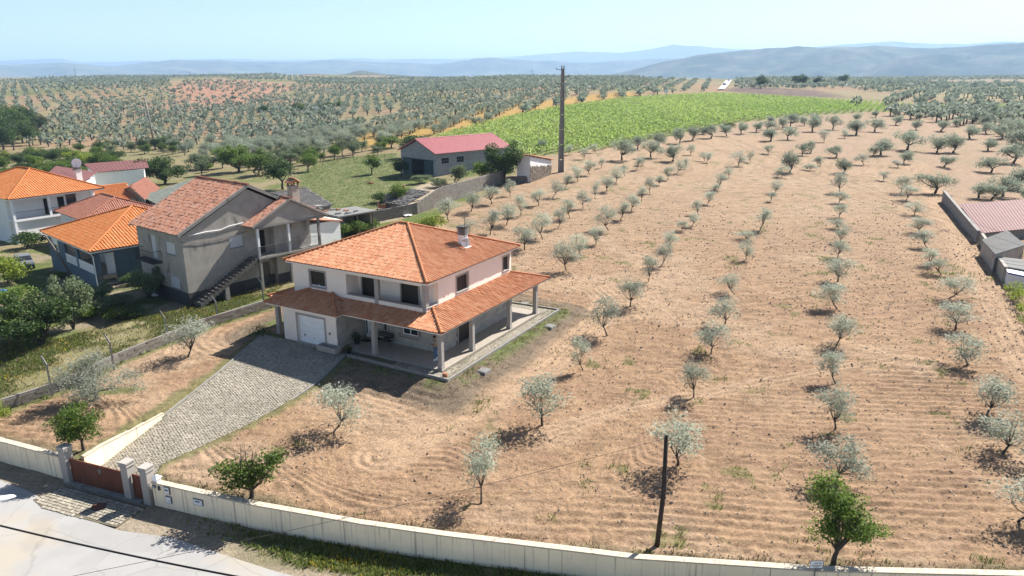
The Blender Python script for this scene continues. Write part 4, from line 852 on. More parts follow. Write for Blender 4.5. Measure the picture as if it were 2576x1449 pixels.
MB().tube([(-.4,-.42,3.5),(-.2,-.2,3.2),(-.06,-.06,3.0),(-.06,-.06,.1)], .05, 7).build('downpipe', WP, Bz)
# ---- white house, far left
Wh = empty('white_house', WHITE.o, WHITE.yaw, 'white two-storey house with orange hipped roof and pillared balcony', 'house')
MB().box(0, 11.2, 1.5, 12, -1, 5.7).build('wall', M['white'], Wh); MB().box(0, 11.2, 0, 1.499, 2.9, 3.15).build('balcony', M['white'], Wh); MB().box(.3, 11.0, .3, 1.498, -1, 2.9).build('lower_wall', M['white'], Wh)
for u in (.12, 4.5, 10.0): MB().box(u-.14, u+.14, .02, .3, -1 if u < 1 else 3.151, 5.68).build('pillar', M['whitepaint'], Wh)
for u in (4.45, 6.2): MB().box(u, u+.8, 1.44, 1.499, 3.16, 5.2).build('balcony_door', M['dark'], Wh)
w = MB().box(7.3, 8.6, 1.44, 1.499, 4.0, 5.3).build('window', M['glass'], Wh); MB().box(7.2, 8.7, 1.42, 1.46, 5.301, 5.38).box(7.2, 8.7, 1.40, 1.46, 3.92, 3.999).build('frame', M['teal'], w)
rail(Wh, [(.1,.1,3.15),(11.1,.1,3.15)], .95, M['iron'], .16)
wr = MB().box(-.4, 11.6, -.4, 15.2, 5.7, 5.83).build('roof', WP, Wh); zw = 5.95; r1_, r2_ = (5.6, 6.2, 8.75), (5.6, 9.2, 8.75)
for i, p in enumerate([[(-.5,15.3,zw),(-.5,-.5,zw),r1_,r2_],[(-.5,-.5,zw),(11.7,-.5,zw),r1_],[(11.7,-.5,zw),(11.7,15.3,zw),r2_,r1_],[(11.7,15.3,zw),(-.5,15.3,zw),r2_]]): slope(wr, p, M['tile_bright'], M['clay'], hidden=i > 1, seed=95+i, pw=.32, pl=.42)
for a, c in ((r1_,r2_),((-.5,-.5,zw),r1_),((11.7,-.5,zw),r1_),((-.5,15.3,zw),r2_)): caps(wr, a, c, M['tile_bright'], .12)
wc = MB().box(10.7, 11.5, 4.6, 5.4, 5.5, 8.1).build('chimney', M['white'], Wh); MB().box(10.6, 11.6, 4.5, 5.5, 8.1, 8.2).box(10.8, 11.4, 4.7, 5.3, 8.2, 8.45).box(10.65, 11.55, 4.55, 5.45, 8.45, 8.55).build('chimney_cap', M['concrete'], wc)
dish('satellite_dish', WHITE.w(11.1, 4.8, 9.05), (.35,-.9,.3), .62, 'white satellite dish on the chimney of the white house')
MB().tube([(0,0,0),(0,0,2.6)], .03).tube([(-.9,0,2.5),(.9,.1,2.62)], .02).build('roof_aerial', M['iron'], None, loc=WHITE.w(11.0, 5.2, 8.5)); tag(bpy.data.objects['roof_aerial.001'], 'thin aerial mast on the chimney of the white house', 'aerial')
# red metal roofs behind the white house
o = empty('red_roof_shed', (-78.5,126,-2.5), 0, 'shed with dark red metal roof behind the white house chimney', 'shed')
MB().prism([(-5.5,5.2),(-7.2,10.0),(4.8,1.0),(7.0,-7.0)][::-1], -.5, [4.9,4.6,5.2,4.6]).build('wall', M['white'], o)
sheet_metal(o, [(-5.9,4.9,4.9),(7.6,-7.7,4.9),(5.2,1.2,5.6),(-7.9,10.8,5.6)], M['redmetal_old'], .5)
o = empty('red_roof_shed', (-77,140,-3), 0, 'long low shed with faded pink metal roof beyond the fig tree', 'shed')
MB().prism([(-.4,-6.5),(6,-1.0),(1.4,9),(-6,1.2)], -.5, 5.2).build('wall', M['white'], o); sheet_metal(o, [(.1,-7.2,5.35),(6.6,.0,5.35),(1.4,9.6,6.0),(-6.6,1.0,6.0)], M['redmetal_old'], .6)
# ---- barn
Ba = empty('barn', BARN.o, BARN.yaw, 'grey concrete-block barn with bright red metal roof and open sliding door', 'barn')
b = MB(); b.wallrect('u', 0, .2, 0, 10.6, -.8, 4.3, [(.9,9.85,-.8,2.95)]); b.wallrect('v', 0, .2, .2, 19, -.8, 4.3, [(1.25,3.05,2.4,3.42),(4.95,6.75,2.4,3.45)])
b.box(.2, 19, 10.4, 10.6, -.8, 4.3).box(18.8, 19, .2, 10.4, -.8, 4.3); gable_poly(b, 'u', .001, .199, 0, 10.6, 4.28, 4.3, 6.45); gable_poly(b, 'u', 18.801, 18.999, 0, 10.6, 4.28, 4.3, 6.45); b.build('wall', M['barn_block'], Ba)
courses(Ba, 'wall_blocks', (0,0), (0,10.6), 2.95, 6.4, .42, .21, M['barn_block'], .02, (-1,0), 31, top=([0,.5,1],[4.3,6.42,4.3])); courses(Ba, 'wall_blocks', (0,0), (19,0), -.5, 4.28, .42, .21, M['barn_block'], .02, (0,-1), 32, [(1.1,3.2,2.25,3.6),(4.8,6.9,2.25,3.6)])
MB().box(-.06, -.02, 7.2, 9.9, -.6, 2.92).build('sliding_door', M['teal'], Ba); MB().box(-.06, -.02, .85, 3.5, -.6, 2.92).build('sliding_door', M['teal'], Ba); MB().box(-.14, -.03, .4, 10.2, 2.93, 3.05).build('door_rail', M['iron'], Ba); MB().box(.4, 6, .5, 10, -.6, -.3).build('floor', M['dark_plinth'], Ba)
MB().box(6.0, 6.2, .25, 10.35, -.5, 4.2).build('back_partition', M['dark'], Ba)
for a in (1.25, 4.95): window(Ba, 'v', 0, a, a+1.8, 2.4, 3.42, -1, M['dark'], None, rec=.1, bars=[(a+.02,a+1.78,2.87,2.93),(a+.57,a+.62,2.41,3.41),(a+1.17,a+1.22,2.41,3.41)], barm=M['fibre'])
sheet_metal(Ba, [(-.5,-.45,4.35),(19.4,-.45,4.35),(19.4,5.3,6.7),(-.5,5.3,6.7)], M['redmetal'], .36, .05); sheet_metal(Ba, [(19.4,11.05,4.35),(-.5,11.05,4.35),(-.5,5.3,6.7),(19.4,5.3,6.7)], M['redmetal'], .36, .05)
MB().tube([(-.55,5.3,6.74),(19.45,5.3,6.74)], .1, 6).build('ridge_cap', M['redmetal'], Ba)
MB().add([(-.53,-.45,4.18),(-.53,5.3,6.53),(-.53,11.05,4.18),(-.53,-.45,4.36),(-.53,5.3,6.71),(-.53,11.05,4.36)], [(0,1,4,3),(1,2,5,4)]).build('bargeboard', M['redmetal'], Ba)
# ---- lean-to at the pylon
o = empty('stone_lean_to', LEAN.o, LEAN.yaw, 'pale block lean-to on a rubble stone base beside the concrete pylon', 'shed')
b = MB(); b.add([(0,0,-.8),(9,0,-.8),(9,2.4,-.8),(0,2.4,-.8),(0,0,4.1),(9,0,2.6),(9,2.4,2.6),(0,2.4,4.1)], [(3,2,1,0),(4,5,6,7),(0,1,5,4),(1,2,6,5),(2,3,7,6),(3,0,4,7)]).build('wall', M['grout'], o)
courses(o, 'wall_blocks', (0,0), (9,0), 1.6, 4.1, .42, .22, M['block_pale'] if 'block_pale' in M else M['white'], .02, (0,-1), 41, top=([0,1],[4.05,2.55]))
courses(o, 'wall_blocks', (0,2.4), (0,0), -.3, 4.1, .42, .22, M['white'], .02, (-1,0), 42)
rs = np.random.default_rng(5); C = []; A = []; B = []; D = []
for i in range(620):
    u = rs.uniform(.05, 8.95); z = rs.uniform(-.6, np.interp(u, [0, 9], [2.3, 1.55])); s = rs.uniform(.08, .17); th = rs.uniform(0, 3.14); C.append((u, -.03, z)); A.append((s*math.cos(th)*1.3, 0, s*math.sin(th)*1.3)); B.append((0, rs.uniform(.03, .09), 0)); D.append((-s*.7*math.sin(th), 0, s*.7*math.cos(th)))
boxes_obj('rubble_stones', C, A, B, D, M['stone'], o, 7)
slope(o, [(9.5,-.3,2.62),(9.5,2.7,2.62),(-.3,2.7,4.28),(-.3,-.3,4.28)], M['tile_bright'], M['clay'], seed=44, pw=.3)
# ---- block walls
def blockwall(name, pts, hts, label, th=.2, bw=.42, bh=.21, seed=3, z0=None):
    o = empty(name, (0, 0, 0), 0, label, 'wall')
    for i in range(len(pts)-1):
        a = np.array(pts[i]); c = np.array(pts[i+1]); L = np.hypot(*(c-a)); n = np.array((c[1]-a[1], a[0]-c[0]))/L; za = h1(*a) if z0 is None else z0[i]; zc = h1(*c) if z0 is None else z0[i+1]
        zb = min(za, zc)-.3; top = ([0, 1], [za+hts[i], zc+hts[i+1]]); e = (c-a)/L
        MB().add([(*(a-n*th), zb), (*(a-n*.02), zb), (*(c-n*.02), zb), (*(c-n*th), zb), (*(a-n*th), top[1][0]-.05), (*(a-n*.02), top[1][0]-.05), (*(c-n*.02), top[1][1]-.05), (*(c-n*th), top[1][1]-.05)], [(0,1,2,3),(7,6,5,4),(0,4,5,1),(1,5,6,2),(2,6,7,3),(3,7,4,0)]).build('wall_core', M['grout'], o)
        courses(o, 'wall_blocks', a, c, zb, max(top[1]), bw, bh, M['block'], .03, tuple(n), seed+i, top=(top[0], top[1]), jit=.02)
    return o
blockwall('block_wall', [(-18.9,93.2),(-13.1,98.2),(-10.4,103.6),(-1.75,121.2)], [1.5,1.6,2.7,2.1], 'tall bare concrete-block wall along the field below the barn')
blockwall('block_wall', [(-1.0,122.0),(3.0,121.0)], [1.0,1.2], 'low worn block wall between the plank door and the stone lean-to', seed=13)
o = empty('plank_door', (-1.7,121.3,1.9), RAD(64), 'grey weathered plank door at the end of the tall block wall', 'door')
for i in range(6): MB().box(i*.24, i*.24+.225, -.03, .03, -.3, 2.1+rnd.uniform(-.08, .08)).build('plank', M['wood'], o)
bl = blockwall('block_wall', BLK, [.85,.8,.75,.8,.85,.9,.9], 'low grey block wall dividing the driveway plot from the neighbours grass', seed=23)
# collapsed slate lean-to against the tall wall
o = empty('slate_lean_to', (-15.0,102.5,.9), RAD(50), 'collapsing slate-roofed lean-to against the tall block wall', 'shed')
MB().box(-2.2, 2.0, 2.2, 2.4, -.5, 2.2).box(-2.2, -2.0, -1.8, 2.2, -.5, 1.2).build('wall', M['block'], o); slope(o, [(-2.6,2.6,1.1),(-2.6,-2.2,1.1),(2.4,-2.2,2.5),(2.4,2.6,2.5)], M['slate'], M['darkwood'], seed=46, pw=.35, pl=.4, hgt=.02, jit=.03)
for y in (-2.1, 0, 2.2): MB().box(-2.4, 2.3, y-.06, y+.06, .9, 1.0).build('rafter', M['darkwood'], o)
# ------------------------------------------------------------------ vegetation
def leaves(C, l, w, seed, rv=None, up=.25):
    """diamond leaf pieces at points C (n,3); l,w arrays or numbers"""
    r = np.random.default_rng(seed); n = len(C); a = r.normal(size=(n, 3)); a /= np.linalg.norm(a, axis=1)[:, None]
    b = r.normal(size=(n, 3)); b[:, 2] *= (1-up); b -= (b*a).sum(1)[:, None]*a; b /= np.linalg.norm(b, axis=1)[:, None]
    l = np.broadcast_to(l, n)[:, None]*r.uniform(.7, 1.3, (n, 1)); w = np.broadcast_to(w, n)[:, None]*r.uniform(.7, 1.3, (n, 1))
    V = np.stack([C-a*l/2, C+b*w/2, C+a*l/2, C-b*w/2], 1).reshape(-1, 3); F = np.arange(4*n).reshape(n, 4)
    return V, F, (r.random(n) if rv is None else rv)
def clumps(seed, blobs, nc, n, sig):
    """leaf points gathered in clumps spread through ellipsoid blobs (x,y,z,rx,ry,rz)"""
    r = np.random.default_rng(seed); bl = np.array(blobs, float); vol = (bl[:, 3]*bl[:, 4]*bl[:, 5])**.7; k = r.choice(len(bl), nc, p=vol/vol.sum())
    d = r.normal(size=(nc, 3)); d /= np.linalg.norm(d, axis=1)[:, None]; rad = r.uniform(.45, 1.0, nc)[:, None]
    cc = bl[k, :3]+d*bl[k, 3:]*rad; sg = sig*r.uniform(.6, 1.4, nc); m = r.choice(nc, n, p=sg**1.5/(sg**1.5).sum())
    g = r.normal(size=(n, 3)); g *= np.minimum(1, 2.0/np.linalg.norm(g, axis=1))[:, None]
    P = cc[m]+g*sg[m][:, None]*np.array([1, 1, .8]); tone = r.random(nc)
    return P, cc, np.clip(tone[m]*.6+r.random(n)*.4, 0, 1)
LM = {}
LM['olive_young'] = leafmat('young_olive_leaf', (.33,.365,.27), (.54,.57,.46), .5)
LM['olive'] = leafmat('olive_leaf', (.23,.275,.19), (.41,.455,.35), .45)
LM['olive_far'] = leafmat('olive_leaf_far', (.19,.235,.16), (.34,.39,.30), .4)
LM['green'] = leafmat('green_leaf', (.065,.125,.02), (.20,.28,.05), .45)
LM['dark'] = leafmat('dark_green_leaf', (.035,.07,.02), (.10,.16,.04), .35)
LM['lime'] = leafmat('yellow_green_leaf', (.17,.24,.03), (.33,.38,.06), .4)
LM['greygreen'] = leafmat('grey_green_leaf', (.12,.16,.08), (.23,.28,.15), .4)
LM['vine'] = leafmat('vine_leaf', (.29,.45,.095), (.52,.63,.18), .5)
LM['dry'] = leafmat('dry_weed', (.20,.15,.085), (.33,.26,.15), .2)
LM['grass'] = leafmat('grass_blade', (.10,.15,.03), (.24,.27,.07), .35)
LM['flower'] = leafmat('yellow_flower', (.62,.40,.015), (.75,.55,.03), .2)
def limb(b, A, B, r0, r1, rr, bend=.12, n=4, seg=5):
    A = np.array(A, float); B = np.array(B, float); L = np.linalg.norm(B-A); off = rr.normal(0, bend*L, 3)
    pts = [A+(B-A)*t+off*math.sin(math.pi*t)*.6 for t in np.linspace(0, 1, n)]; b.tube(pts, list(np.linspace(r0, r1, n)), seg, False); return pts
def tree_mesh(kind, seed, H, blobs, nc, n, l, w, lm, trunk_h, r0, lean=(0, 0), sig=.2, nl=6, bm=None, stems=1):
    """(trunk mesh, crown mesh) in metres, base at the origin"""
    rr = np.random.default_rng(seed); P, cc, tone = clumps(seed+1, blobs, nc, n, sig); V, F, rv = leaves(P, l, w, seed+2, tone)
    cm = mesh_np('crown', V, F, lm, attr={'rnd': rv}); b = MB()
    for s in range(stems):
        base = np.array((rr.normal(0, .12), rr.normal(0, .12), 0))*(s > 0); top = np.array((lean[0], lean[1], trunk_h))+(s > 0)*rr.normal(0, .25, 3)
        pts = limb(b, base-np.array((0, 0, .15)), top, r0*1.25, r0*.72, rr, .06, 5, 7); order = rr.permutation(len(cc))[:nl]
        for i in order:
            q = limb(b, pts[-1]-np.array((0, 0, .02)), cc[i], r0*.5, r0*.10, rr, .10, 4)
            j = rr.integers(len(cc)); 
            if np.linalg.norm(cc[j]-q[2]) < H*.4: limb(b, q[2], cc[j], r0*.22, r0*.06, rr, .1, 3, 4)
    me = bpy.data.meshes.new('trunk'); me.from_pydata([tuple(v) for v in b.v], [], b.f); me.update(); me.polygons.foreach_set('use_smooth', [True]*len(me.polygons)); me.materials.append(bm or M['bark'])
    return me, cm
def place(name, tm, loc, rz=0., sc=(1, 1, 1), label=None, cat='tree', group=None):
    o = empty(name, loc, rz, label, cat, group); o.scale = sc
    obj('trunk', tm[0], o); obj('crown', tm[1], o); return o
def height_at(p, px, py):            # height above ground point p of what is seen at pixel (px,py) straight above it
    d = ray(px, py); return CAM_Z+d[2]*math.hypot(p[0], p[1])/math.hypot(d[0], d[1])-p[2]
def width_at(p, w): return w*1024/2576/FPX*math.sqrt(p[0]**2+p[1]**2+(CAM_Z-p[2])**2)
_r = np.random.default_rng(3)
YT = []
for i in range(9):                   # young olives, 2.5 m tall, airy
    ln = _r.normal(0, .14, 2); bl = []
    nb = 4+i % 3
    for k in range(nb):
        a = 6.28*k/nb+_r.uniform(0, 1.2); d = _r.uniform(.3, .62); bl.append((ln[0]+math.cos(a)*d, ln[1]+math.sin(a)*d, _r.uniform(.95, 1.95), _r.uniform(.26, .46), _r.uniform(.26, .46), _r.uniform(.28, .5)))
    bl.append((ln[0], ln[1], 1.7, .5, .5, .62))
    YT.append(tree_mesh('y', 100+i, 2.5, bl, 44, 1550, .125, .044, LM['olive_young'], .5, .04, tuple(ln), .17, 11))
MT = []
for i in range(6):                   # mature olives, 4.4 m tall
    bl = [(0, 0, 2.5, 1.6, 1.6, 1.3)]+[(_r.normal(0, .95), _r.normal(0, .95), _r.uniform(1.7, 3.3), 1.0, 1.0, .9) for _ in range(6)]
    MT.append(tree_mesh('m', 200+i, 4.4, bl, 70, 2300, .27, .12, LM['olive'], .95, .2, tuple(_r.normal(0, .2, 2)), .34, 7))
_bl = [(0, 0, 2.5, 1.6, 1.6, 1.3)]+[(_r.normal(0, .95), _r.normal(0, .95), _r.uniform(1.5, 3.3), 1.0, 1.0, .9) for _ in range(7)]
FINE = tree_mesh('m', 260, 4.4, _bl, 95, 8500, .15, .06, LM['olive_young'], .8, .16, (.1, 0), .3, 10)
def ordw(i):
    return ['first','second','third','fourth','fifth','sixth','seventh','eighth','ninth','tenth','eleventh','twelfth','thirteenth','fourteenth','fifteenth','sixteenth'][i]
YROWS = {'A': [(1131, 556, 60, 52), (1186, 532, 55, 52), (1240, 512, 51, 57), (1283, 494, 46, 27), (1388, 497, 49, 35), (1420, 474, 40, 32), (1455, 455, 40, 35), (1484, 440, 43, 35), (1512, 423, 27, 17)], 'B': [(1183, 591, 42, 47), (1233, 591, 68, 50), (1274, 566, 59, 55), (1311, 543, 58, 35), (1355, 517, 47, 37)], 'C': [(1320, 629, 67, 62), (1366, 602, 66, 60), (1402, 575, 58, 32), (1435, 550, 58, 37), (1469, 524, 50, 32), (1496, 501, 46, 22), (1524, 481, 38, 35), (1549, 460, 46, 35), (1573, 444, 32, 20), (1600, 428, 34, 25), (1617, 416, 24, 22)], 'D': [(1428, 681, 82, 77), (1465, 643, 61, 50), (1499, 614, 51, 42), (1533, 582, 64, 50), (1560, 554, 50, 37), (1589, 530, 46, 35), (1615, 507, 40, 27), (1636, 486, 45, 27), (1659, 467, 28, 25), (1680, 452, 39, 29), (1700, 437, 40, 27), (1725, 425, 30, 18)], 'E': [(1469, 932, 87, 47), (1530, 847, 98, 72), (1586, 770, 73, 62), (1632, 710, 68, 40), (1662, 668, 60, 37), (1691, 633, 56, 42), (1715, 581, 30, 29), (1737, 568, 39, 27), (1759, 541, 41, 27), (1778, 514, 38, 29), (1792, 487, 27, 27), (1805, 477, 44, 31), (1831, 447, 31, 25)], 'F': [(1210, 1268, 158, 90), (1365, 1070, 130, 120), (1745, 1000, 100, 65), (1790, 892, 86, 67), (1822, 813, 79, 62), (1852, 740, 58, 47), (1878, 653, 56, 32), (1895, 606, 27, 45), (1911, 580, 61, 38), (1935, 507, 29, 22), (1946, 487, 38, 29), (1967, 447, 35, 29)], 'G': [(1703, 1165, 120, 120), (2105, 1212, 117, 130), (2100, 1078, 113, 80), (2105, 965, 85, 60), (2105, 865, 85, 70), (2110, 778, 68, 75), (2107, 708, 67, 63), (2111, 654, 54, 44), (2111, 613, 44, 40), (2111, 577, 28, 40), (2111, 547, 38, 32), (2111, 511, 34, 36), (2109, 486, 58, 44)], 'H': [(2560, 1310, 135, 110), (2520, 1145, 115, 100), (2485, 1040, 110, 85), (2440, 918, 88, 75), (2405, 827, 71, 75), (2383, 751, 63, 75), (2369, 688, 46, 44), (2345, 668, 52, 36), (2335, 624, 48, 44), (2317, 585, 46, 48), (2301, 539, 38, 36), (2280, 505, 40, 44), (2266, 486, 48, 36), (2222, 454, 28, 24)], 'misc': [(1777, 409, 30, 22), (1857, 417, 42, 36), (1888, 409, 29, 20), (1932, 387, 27, 27), (2036, 430, 21, 22), (2064, 418, 28, 20), (2075, 358, 33, 36), (2125, 347, 24, 20), (2063, 418, 28, 20), (2036, 428, 18, 20), (2173, 414, 32, 36), (2258, 422, 22, 24), (1431, 390, 28, 22), (1500, 384, 26, 26), (1470, 401, 30, 22), (1735, 390, 30, 22), (1775, 406, 26, 22)], 'drive': [(245, 1005, 125, 145), (470, 900, 95, 85)], 'front': [(850, 1070, 115, 110)]}
MAT = [(2044, 331, 48, 44), (2095, 326, 41, 36), (2153, 340, 47, 52), (2202, 331, 40, 40), (2216, 390, 50, 67), (2282, 377, 56, 67), (2357, 384, 48, 52), (2397, 384, 54, 52), (2365, 330, 35, 44), (2440, 349, 42, 44), (2482, 337, 34, 36), (2486, 379, 38, 63), (2547, 410, 56, 67), (2492, 434, 48, 63), (2373, 420, 32, 52), (2353, 485, 63, 63), (2462, 498, 44, 56), (2492, 503, 54, 48), (2524, 494, 60, 60), (2561, 476, 61, 60), (2571, 509, 32, 32), (2038, 384, 34, 32), (2018, 390, 26, 32), (2101, 396, 28, 44), (2196, 394, 18, 24), (2274, 412, 34, 44), (1986, 434, 60, 56), (2121, 436, 42, 60), (1938, 355, 40, 60), (1982, 351, 40, 36), (1937, 311, 24, 36), (1990, 307, 24, 44), (2155, 305, 24, 44), (2202, 295, 20, 36), (2254, 315, 28, 40), (2305, 327, 28, 48), (2313, 303, 24, 40), (2405, 319, 24, 44), (2532, 323, 28, 40), (2551, 351, 28, 52), (2258, 293, 22, 40), (2345, 299, 20, 36), (2448, 311, 24, 44), (2492, 303, 20, 36), (1565, 403, 61, 56), (1638, 396, 53, 45), (1692, 406, 48, 56), (1361, 379, 22, 22)]
ROWTXT = {'A': 'the row nearest the tall block wall', 'B': 'the short row just beyond the house ridge', 'C': 'the row starting beyond the house porch roof',
 'D': 'the row starting above the turning track', 'E': 'the row beside the curved dirt track', 'F': 'the row left of the sparse middle strip', 'G': 'the straight row in the right half', 'H': 'the row beside the far right dirt track'}
NIND = 0; SMALL = []
for key, lst in YROWS.items():
    for i, (px, py, hp, wp) in enumerate(sorted(lst, key=lambda t: -t[1])):
        p = atf(px, py); h = max(1.2, height_at(p, px, py-hp)); w = width_at(p, wp)*1.08; k = rnd.randrange(9); NIND += 1
        if key in ROWTXT: lb, g = 'young olive tree, %s from the front in %s' % (ordw(i), ROWTXT[key]), 'young olives in rows on the ploughed field'
        elif key == 'drive': lb, g = ('young olive tree nearest the bent posts beside the driveway' if py < 950 else 'broad bushy olive tree left of the driveway'), None
        elif key == 'front': lb, g = 'young olive tree standing alone just below the house bank', None
        else: lb, g = 'small olive tree scattered among the old olives up the slope', 'small olives at the upper field edge'
        if key == 'drive' and py > 950: tm, s = FINE, (w/4.6, w/4.6, h/4.3)
        else: tm, s = YT[k], (np.clip(w/1.6, .6, 1.8), np.clip(w/1.6, .6, 1.8), h/2.4)
        o = place('olive_tree', tm, (p[0], p[1], p[2]-.04), rnd.uniform(0, 6.28), s, lb, 'olive tree', g)
        if key == 'misc': SMALL.append(o)
# mature olives: near ones listed, groves beyond on planting grids
mat_pts = []
for px, py, hp, wp in MAT:
    p = atf(px, py); mat_pts.append((p[0], p[1], p[2], np.clip(height_at(p, px, py-hp), 2.8, 6.5), 0, 'near')); mat_pts[-1] = (*mat_pts[-1][:4], np.clip(width_at(p, wp), mat_pts[-1][3]*.8, mat_pts[-1][3]*1.3), 'near')
GR = [  # polygon in full-view pixels, spacing, row angle, height, kind
 ([(2230,292),(2330,275),(2700,285),(2700,420),(2576,400),(2480,330),(2350,310)], 7.2, .3, 4.8, 'right'),
 ([(880,372),(930,318),(1080,290),(1300,262),(1560,232),(1700,236),(1560,250),(1400,273),(1260,303),(1150,333),(1010,352),(960,372)], 8.0, .95, 4.4, 'yellow'),
 ([(500,400),(620,330),(880,318),(930,318),(870,380),(700,395),(600,410)], 6.5, .5, 4.4, 'mid'),
 ([(80,345),(140,290),(560,292),(830,272),(870,318),(620,332),(400,335)], 8.5, .35, 4.2, 'left'),
 ([(50,378),(80,344),(400,334),(620,331),(500,398),(380,378),(200,378)], 8.5, .35, 4.1, 'left'),
 ([(140,290),(170,262),(520,270),(830,248),(1000,240),(1000,286),(880,300),(560,292)], 9.4, .2, 4.2, 'left'),
 ([(1000,286),(1000,232),(1180,200),(1420,196),(1640,202),(1800,208),(1790,230),(1560,230),(1300,258),(1080,288)], 9.4, .8, 4.2, 'far'),
 ([(-80,330),(-80,215),(420,196),(440,262),(170,262),(90,300)], 11.2, .6, 4.0, 'far'),
 ([(420,262),(470,206),(745,222),(640,250),(560,268)], 14.0, .2, 4.2, 'far'),
 ([(740,226),(760,206),(1180,200),(1000,240),(830,248),(560,272),(640,250)], 10.4, .5, 4.1, 'far'),
 ([(-80,214),(100,200),(440,192),(800,198),(1180,196),(1180,201),(750,208),(560,198),(420,197)], 13.0, .3, 4.4, 'far'),
 ([(1850,226),(1850,204),(2100,200),(2330,210),(2300,228),(2140,226)], 10.5, .2, 4.6, 'far'),
 ([(2150,268),(2280,240),(2480,250),(2700,258),(2700,272),(2400,268)], 9.0, .5, 4.6, 'far'),
 ([(1900,200),(2200,196),(2420,197),(2700,190),(2700,200),(2300,206)], 12.0, .2, 5.0, 'far'),
 ([(2140,226),(2300,228),(2330,212),(2700,206),(2700,226),(2310,232),(2200,242)], 12.0, .4, 4.6, 'far'),
 ([(2280,240),(2310,232),(2700,230),(2700,256),(2480,250)], 10.5, .3, 4.6, 'far'),
 ([(1500,388),(1620,360),(1780,335),(1900,330),(1960,320),(2060,300),(2060,310),(1930,345),(1760,360)], 11.0, .3, 3.9, 'near'),
]
FARP = []
for poly, sp, an, ht, kd in GR:
    W = FP(*poly); xs = [p[0] for p in W]; ys = [p[1] for p in W]; cx, cy_ = (min(xs)+max(xs))/2, (min(ys)+max(ys))/2; R_ = math.hypot(max(xs)-min(xs), max(ys)-min(ys))/2+sp
    a, b_ = np.meshgrid(np.arange(-R_, R_, sp*.72), np.arange(-R_, R_, sp*1.28)); a = a.ravel(); b_ = b_.ravel(); an += .5
    x = cx+a*math.cos(an)-b_*math.sin(an)+_r.normal(0, sp*.05, len(a)); y = cy_+a*math.sin(an)+b_*math.cos(an)+_r.normal(0, sp*.05, len(a))
    k = inpoly(x, y, W) & (_r.random(len(x)) < .93); x = x[k]; y = y[k]; z = hz(x, y)
    for q in zip(x, y, z): FARP.append((*q, ht*_r.uniform(.78, 1.18), ht*_r.uniform(.8, 1.25), kd))
FARP.sort(key=lambda t: math.hypot(t[0], t[1]))
ind = mat_pts+FARP[:max(0, 296-NIND-len(mat_pts))]; rest = FARP[max(0, 296-NIND-len(mat_pts)):]
GL = {'near': ('mature olive tree with dark trunk at the upper edge of the field', 'old olives along the upper field edge'),
      'right': ('mature olive tree in the dense grove on the upper right', 'old olives of the upper right grove'),
      'yellow': ('mature olive tree on the yellow stubble between barn and vineyard', 'olives on the yellow stubble'),
      'mid': ('rounded olive tree in the grove behind the village roofs', 'olives behind the village roofs'),
      'left': ('olive tree in the wide valley grove behind the houses', 'olives of the valley grove'), 'far': ('small distant olive tree on the far slope', 'olives of the far slope')}
def banded(objs, base):
    """unique labels: depth lines of at most 15, counted from the left"""
    objs = sorted(objs, key=lambda o: math.hypot(o.location[0], o.location[1])); n = len(objs); k = max(1, math.ceil(n/15)); per = math.ceil(n/k)
    for j in range(k):
        for i, o in enumerate(sorted(objs[j*per:(j+1)*per], key=lambda o: o.location[0]/max(o.location[1], 1))): o['label'] = '%s, %s from left in the %s line' % (base, ordw(i), ('nearest' if j == 0 else ordw(j)))
BAND = {}; banded(SMALL, 'small olive at the upper field edge')
for (x, y, z, h, w, kd) in ind:
    tm = MT[rnd.randrange(6)]; lb, g = GL[kd]
    BAND.setdefault(kd, []).append(place('olive_tree', tm, (x, y, z-.05), rnd.uniform(0, 6.28), (w/4.7, w/4.7, h/4.35), lb, 'olive tree', g))
for kd, bs in (('near','old olive at the upper field edge'),('right','old olive of the upper right grove'),('yellow','olive on the yellow stubble'),('mid','olive behind the village roofs'),('left','olive of the valley grove'),('far','olive of the far slope')):
    if kd in BAND: banded(BAND[kd], bs)
def far_mass(pts, name, label, lm, quads, seed):
    P = np.array([p[:5] for p in pts], float); r = np.random.default_rng(seed); out_c = []; out_l = []; tone = []
    dist = np.hypot(P[:, 0], P[:, 1]); nq = np.clip((quads*260/dist).astype(int), 9, 60)
    idx = np.repeat(np.arange(len(P)), nq); n = len(idx); d = r.normal(size=(n, 3)); d /= np.linalg.norm(d, axis=1)[:, None]; rad = r.uniform(.35, 1, n)[:, None]
    C = P[idx, :3]+np.stack([0*idx, 0*idx, P[idx, 3]*.62], 1)+d*rad*np.stack([P[idx, 4]*.48, P[idx, 4]*.48, P[idx, 3]*.36], 1)
    size = P[idx, 4]*1.3/np.sqrt(nq[idx]); tt = np.clip(r.random(len(P))[idx]*.6+r.random(n)*.4, 0, 1)
    V, F, rv = leaves(C, size*1.25, size*.95, seed, tt); o = obj(name, mesh_np(name, V, F, lm, attr={'rnd': rv})); tag(o, label, None, None, 'stuff')
    nt = dist < 520; T = P[nt]; hh = T[:, 3]*.3; Cc = T[:, :3]+np.stack([0*hh, 0*hh, hh*.9-.2], 1); Z = 0*hh
    boxes_obj(name+'_trunks', Cc, np.stack([Z+.16, Z, Z], 1), np.stack([Z, Z+.16, Z], 1), np.stack([r.normal(0, .15, len(hh)), Z, hh*.9+.2], 1), M['bark'], o, 5)
    return len(F)
print('far olives', len(rest), far_mass(rest, 'distant_olive_groves', 'grey-green olive groves covering the far slopes', LM['olive_far'], 46, 8))
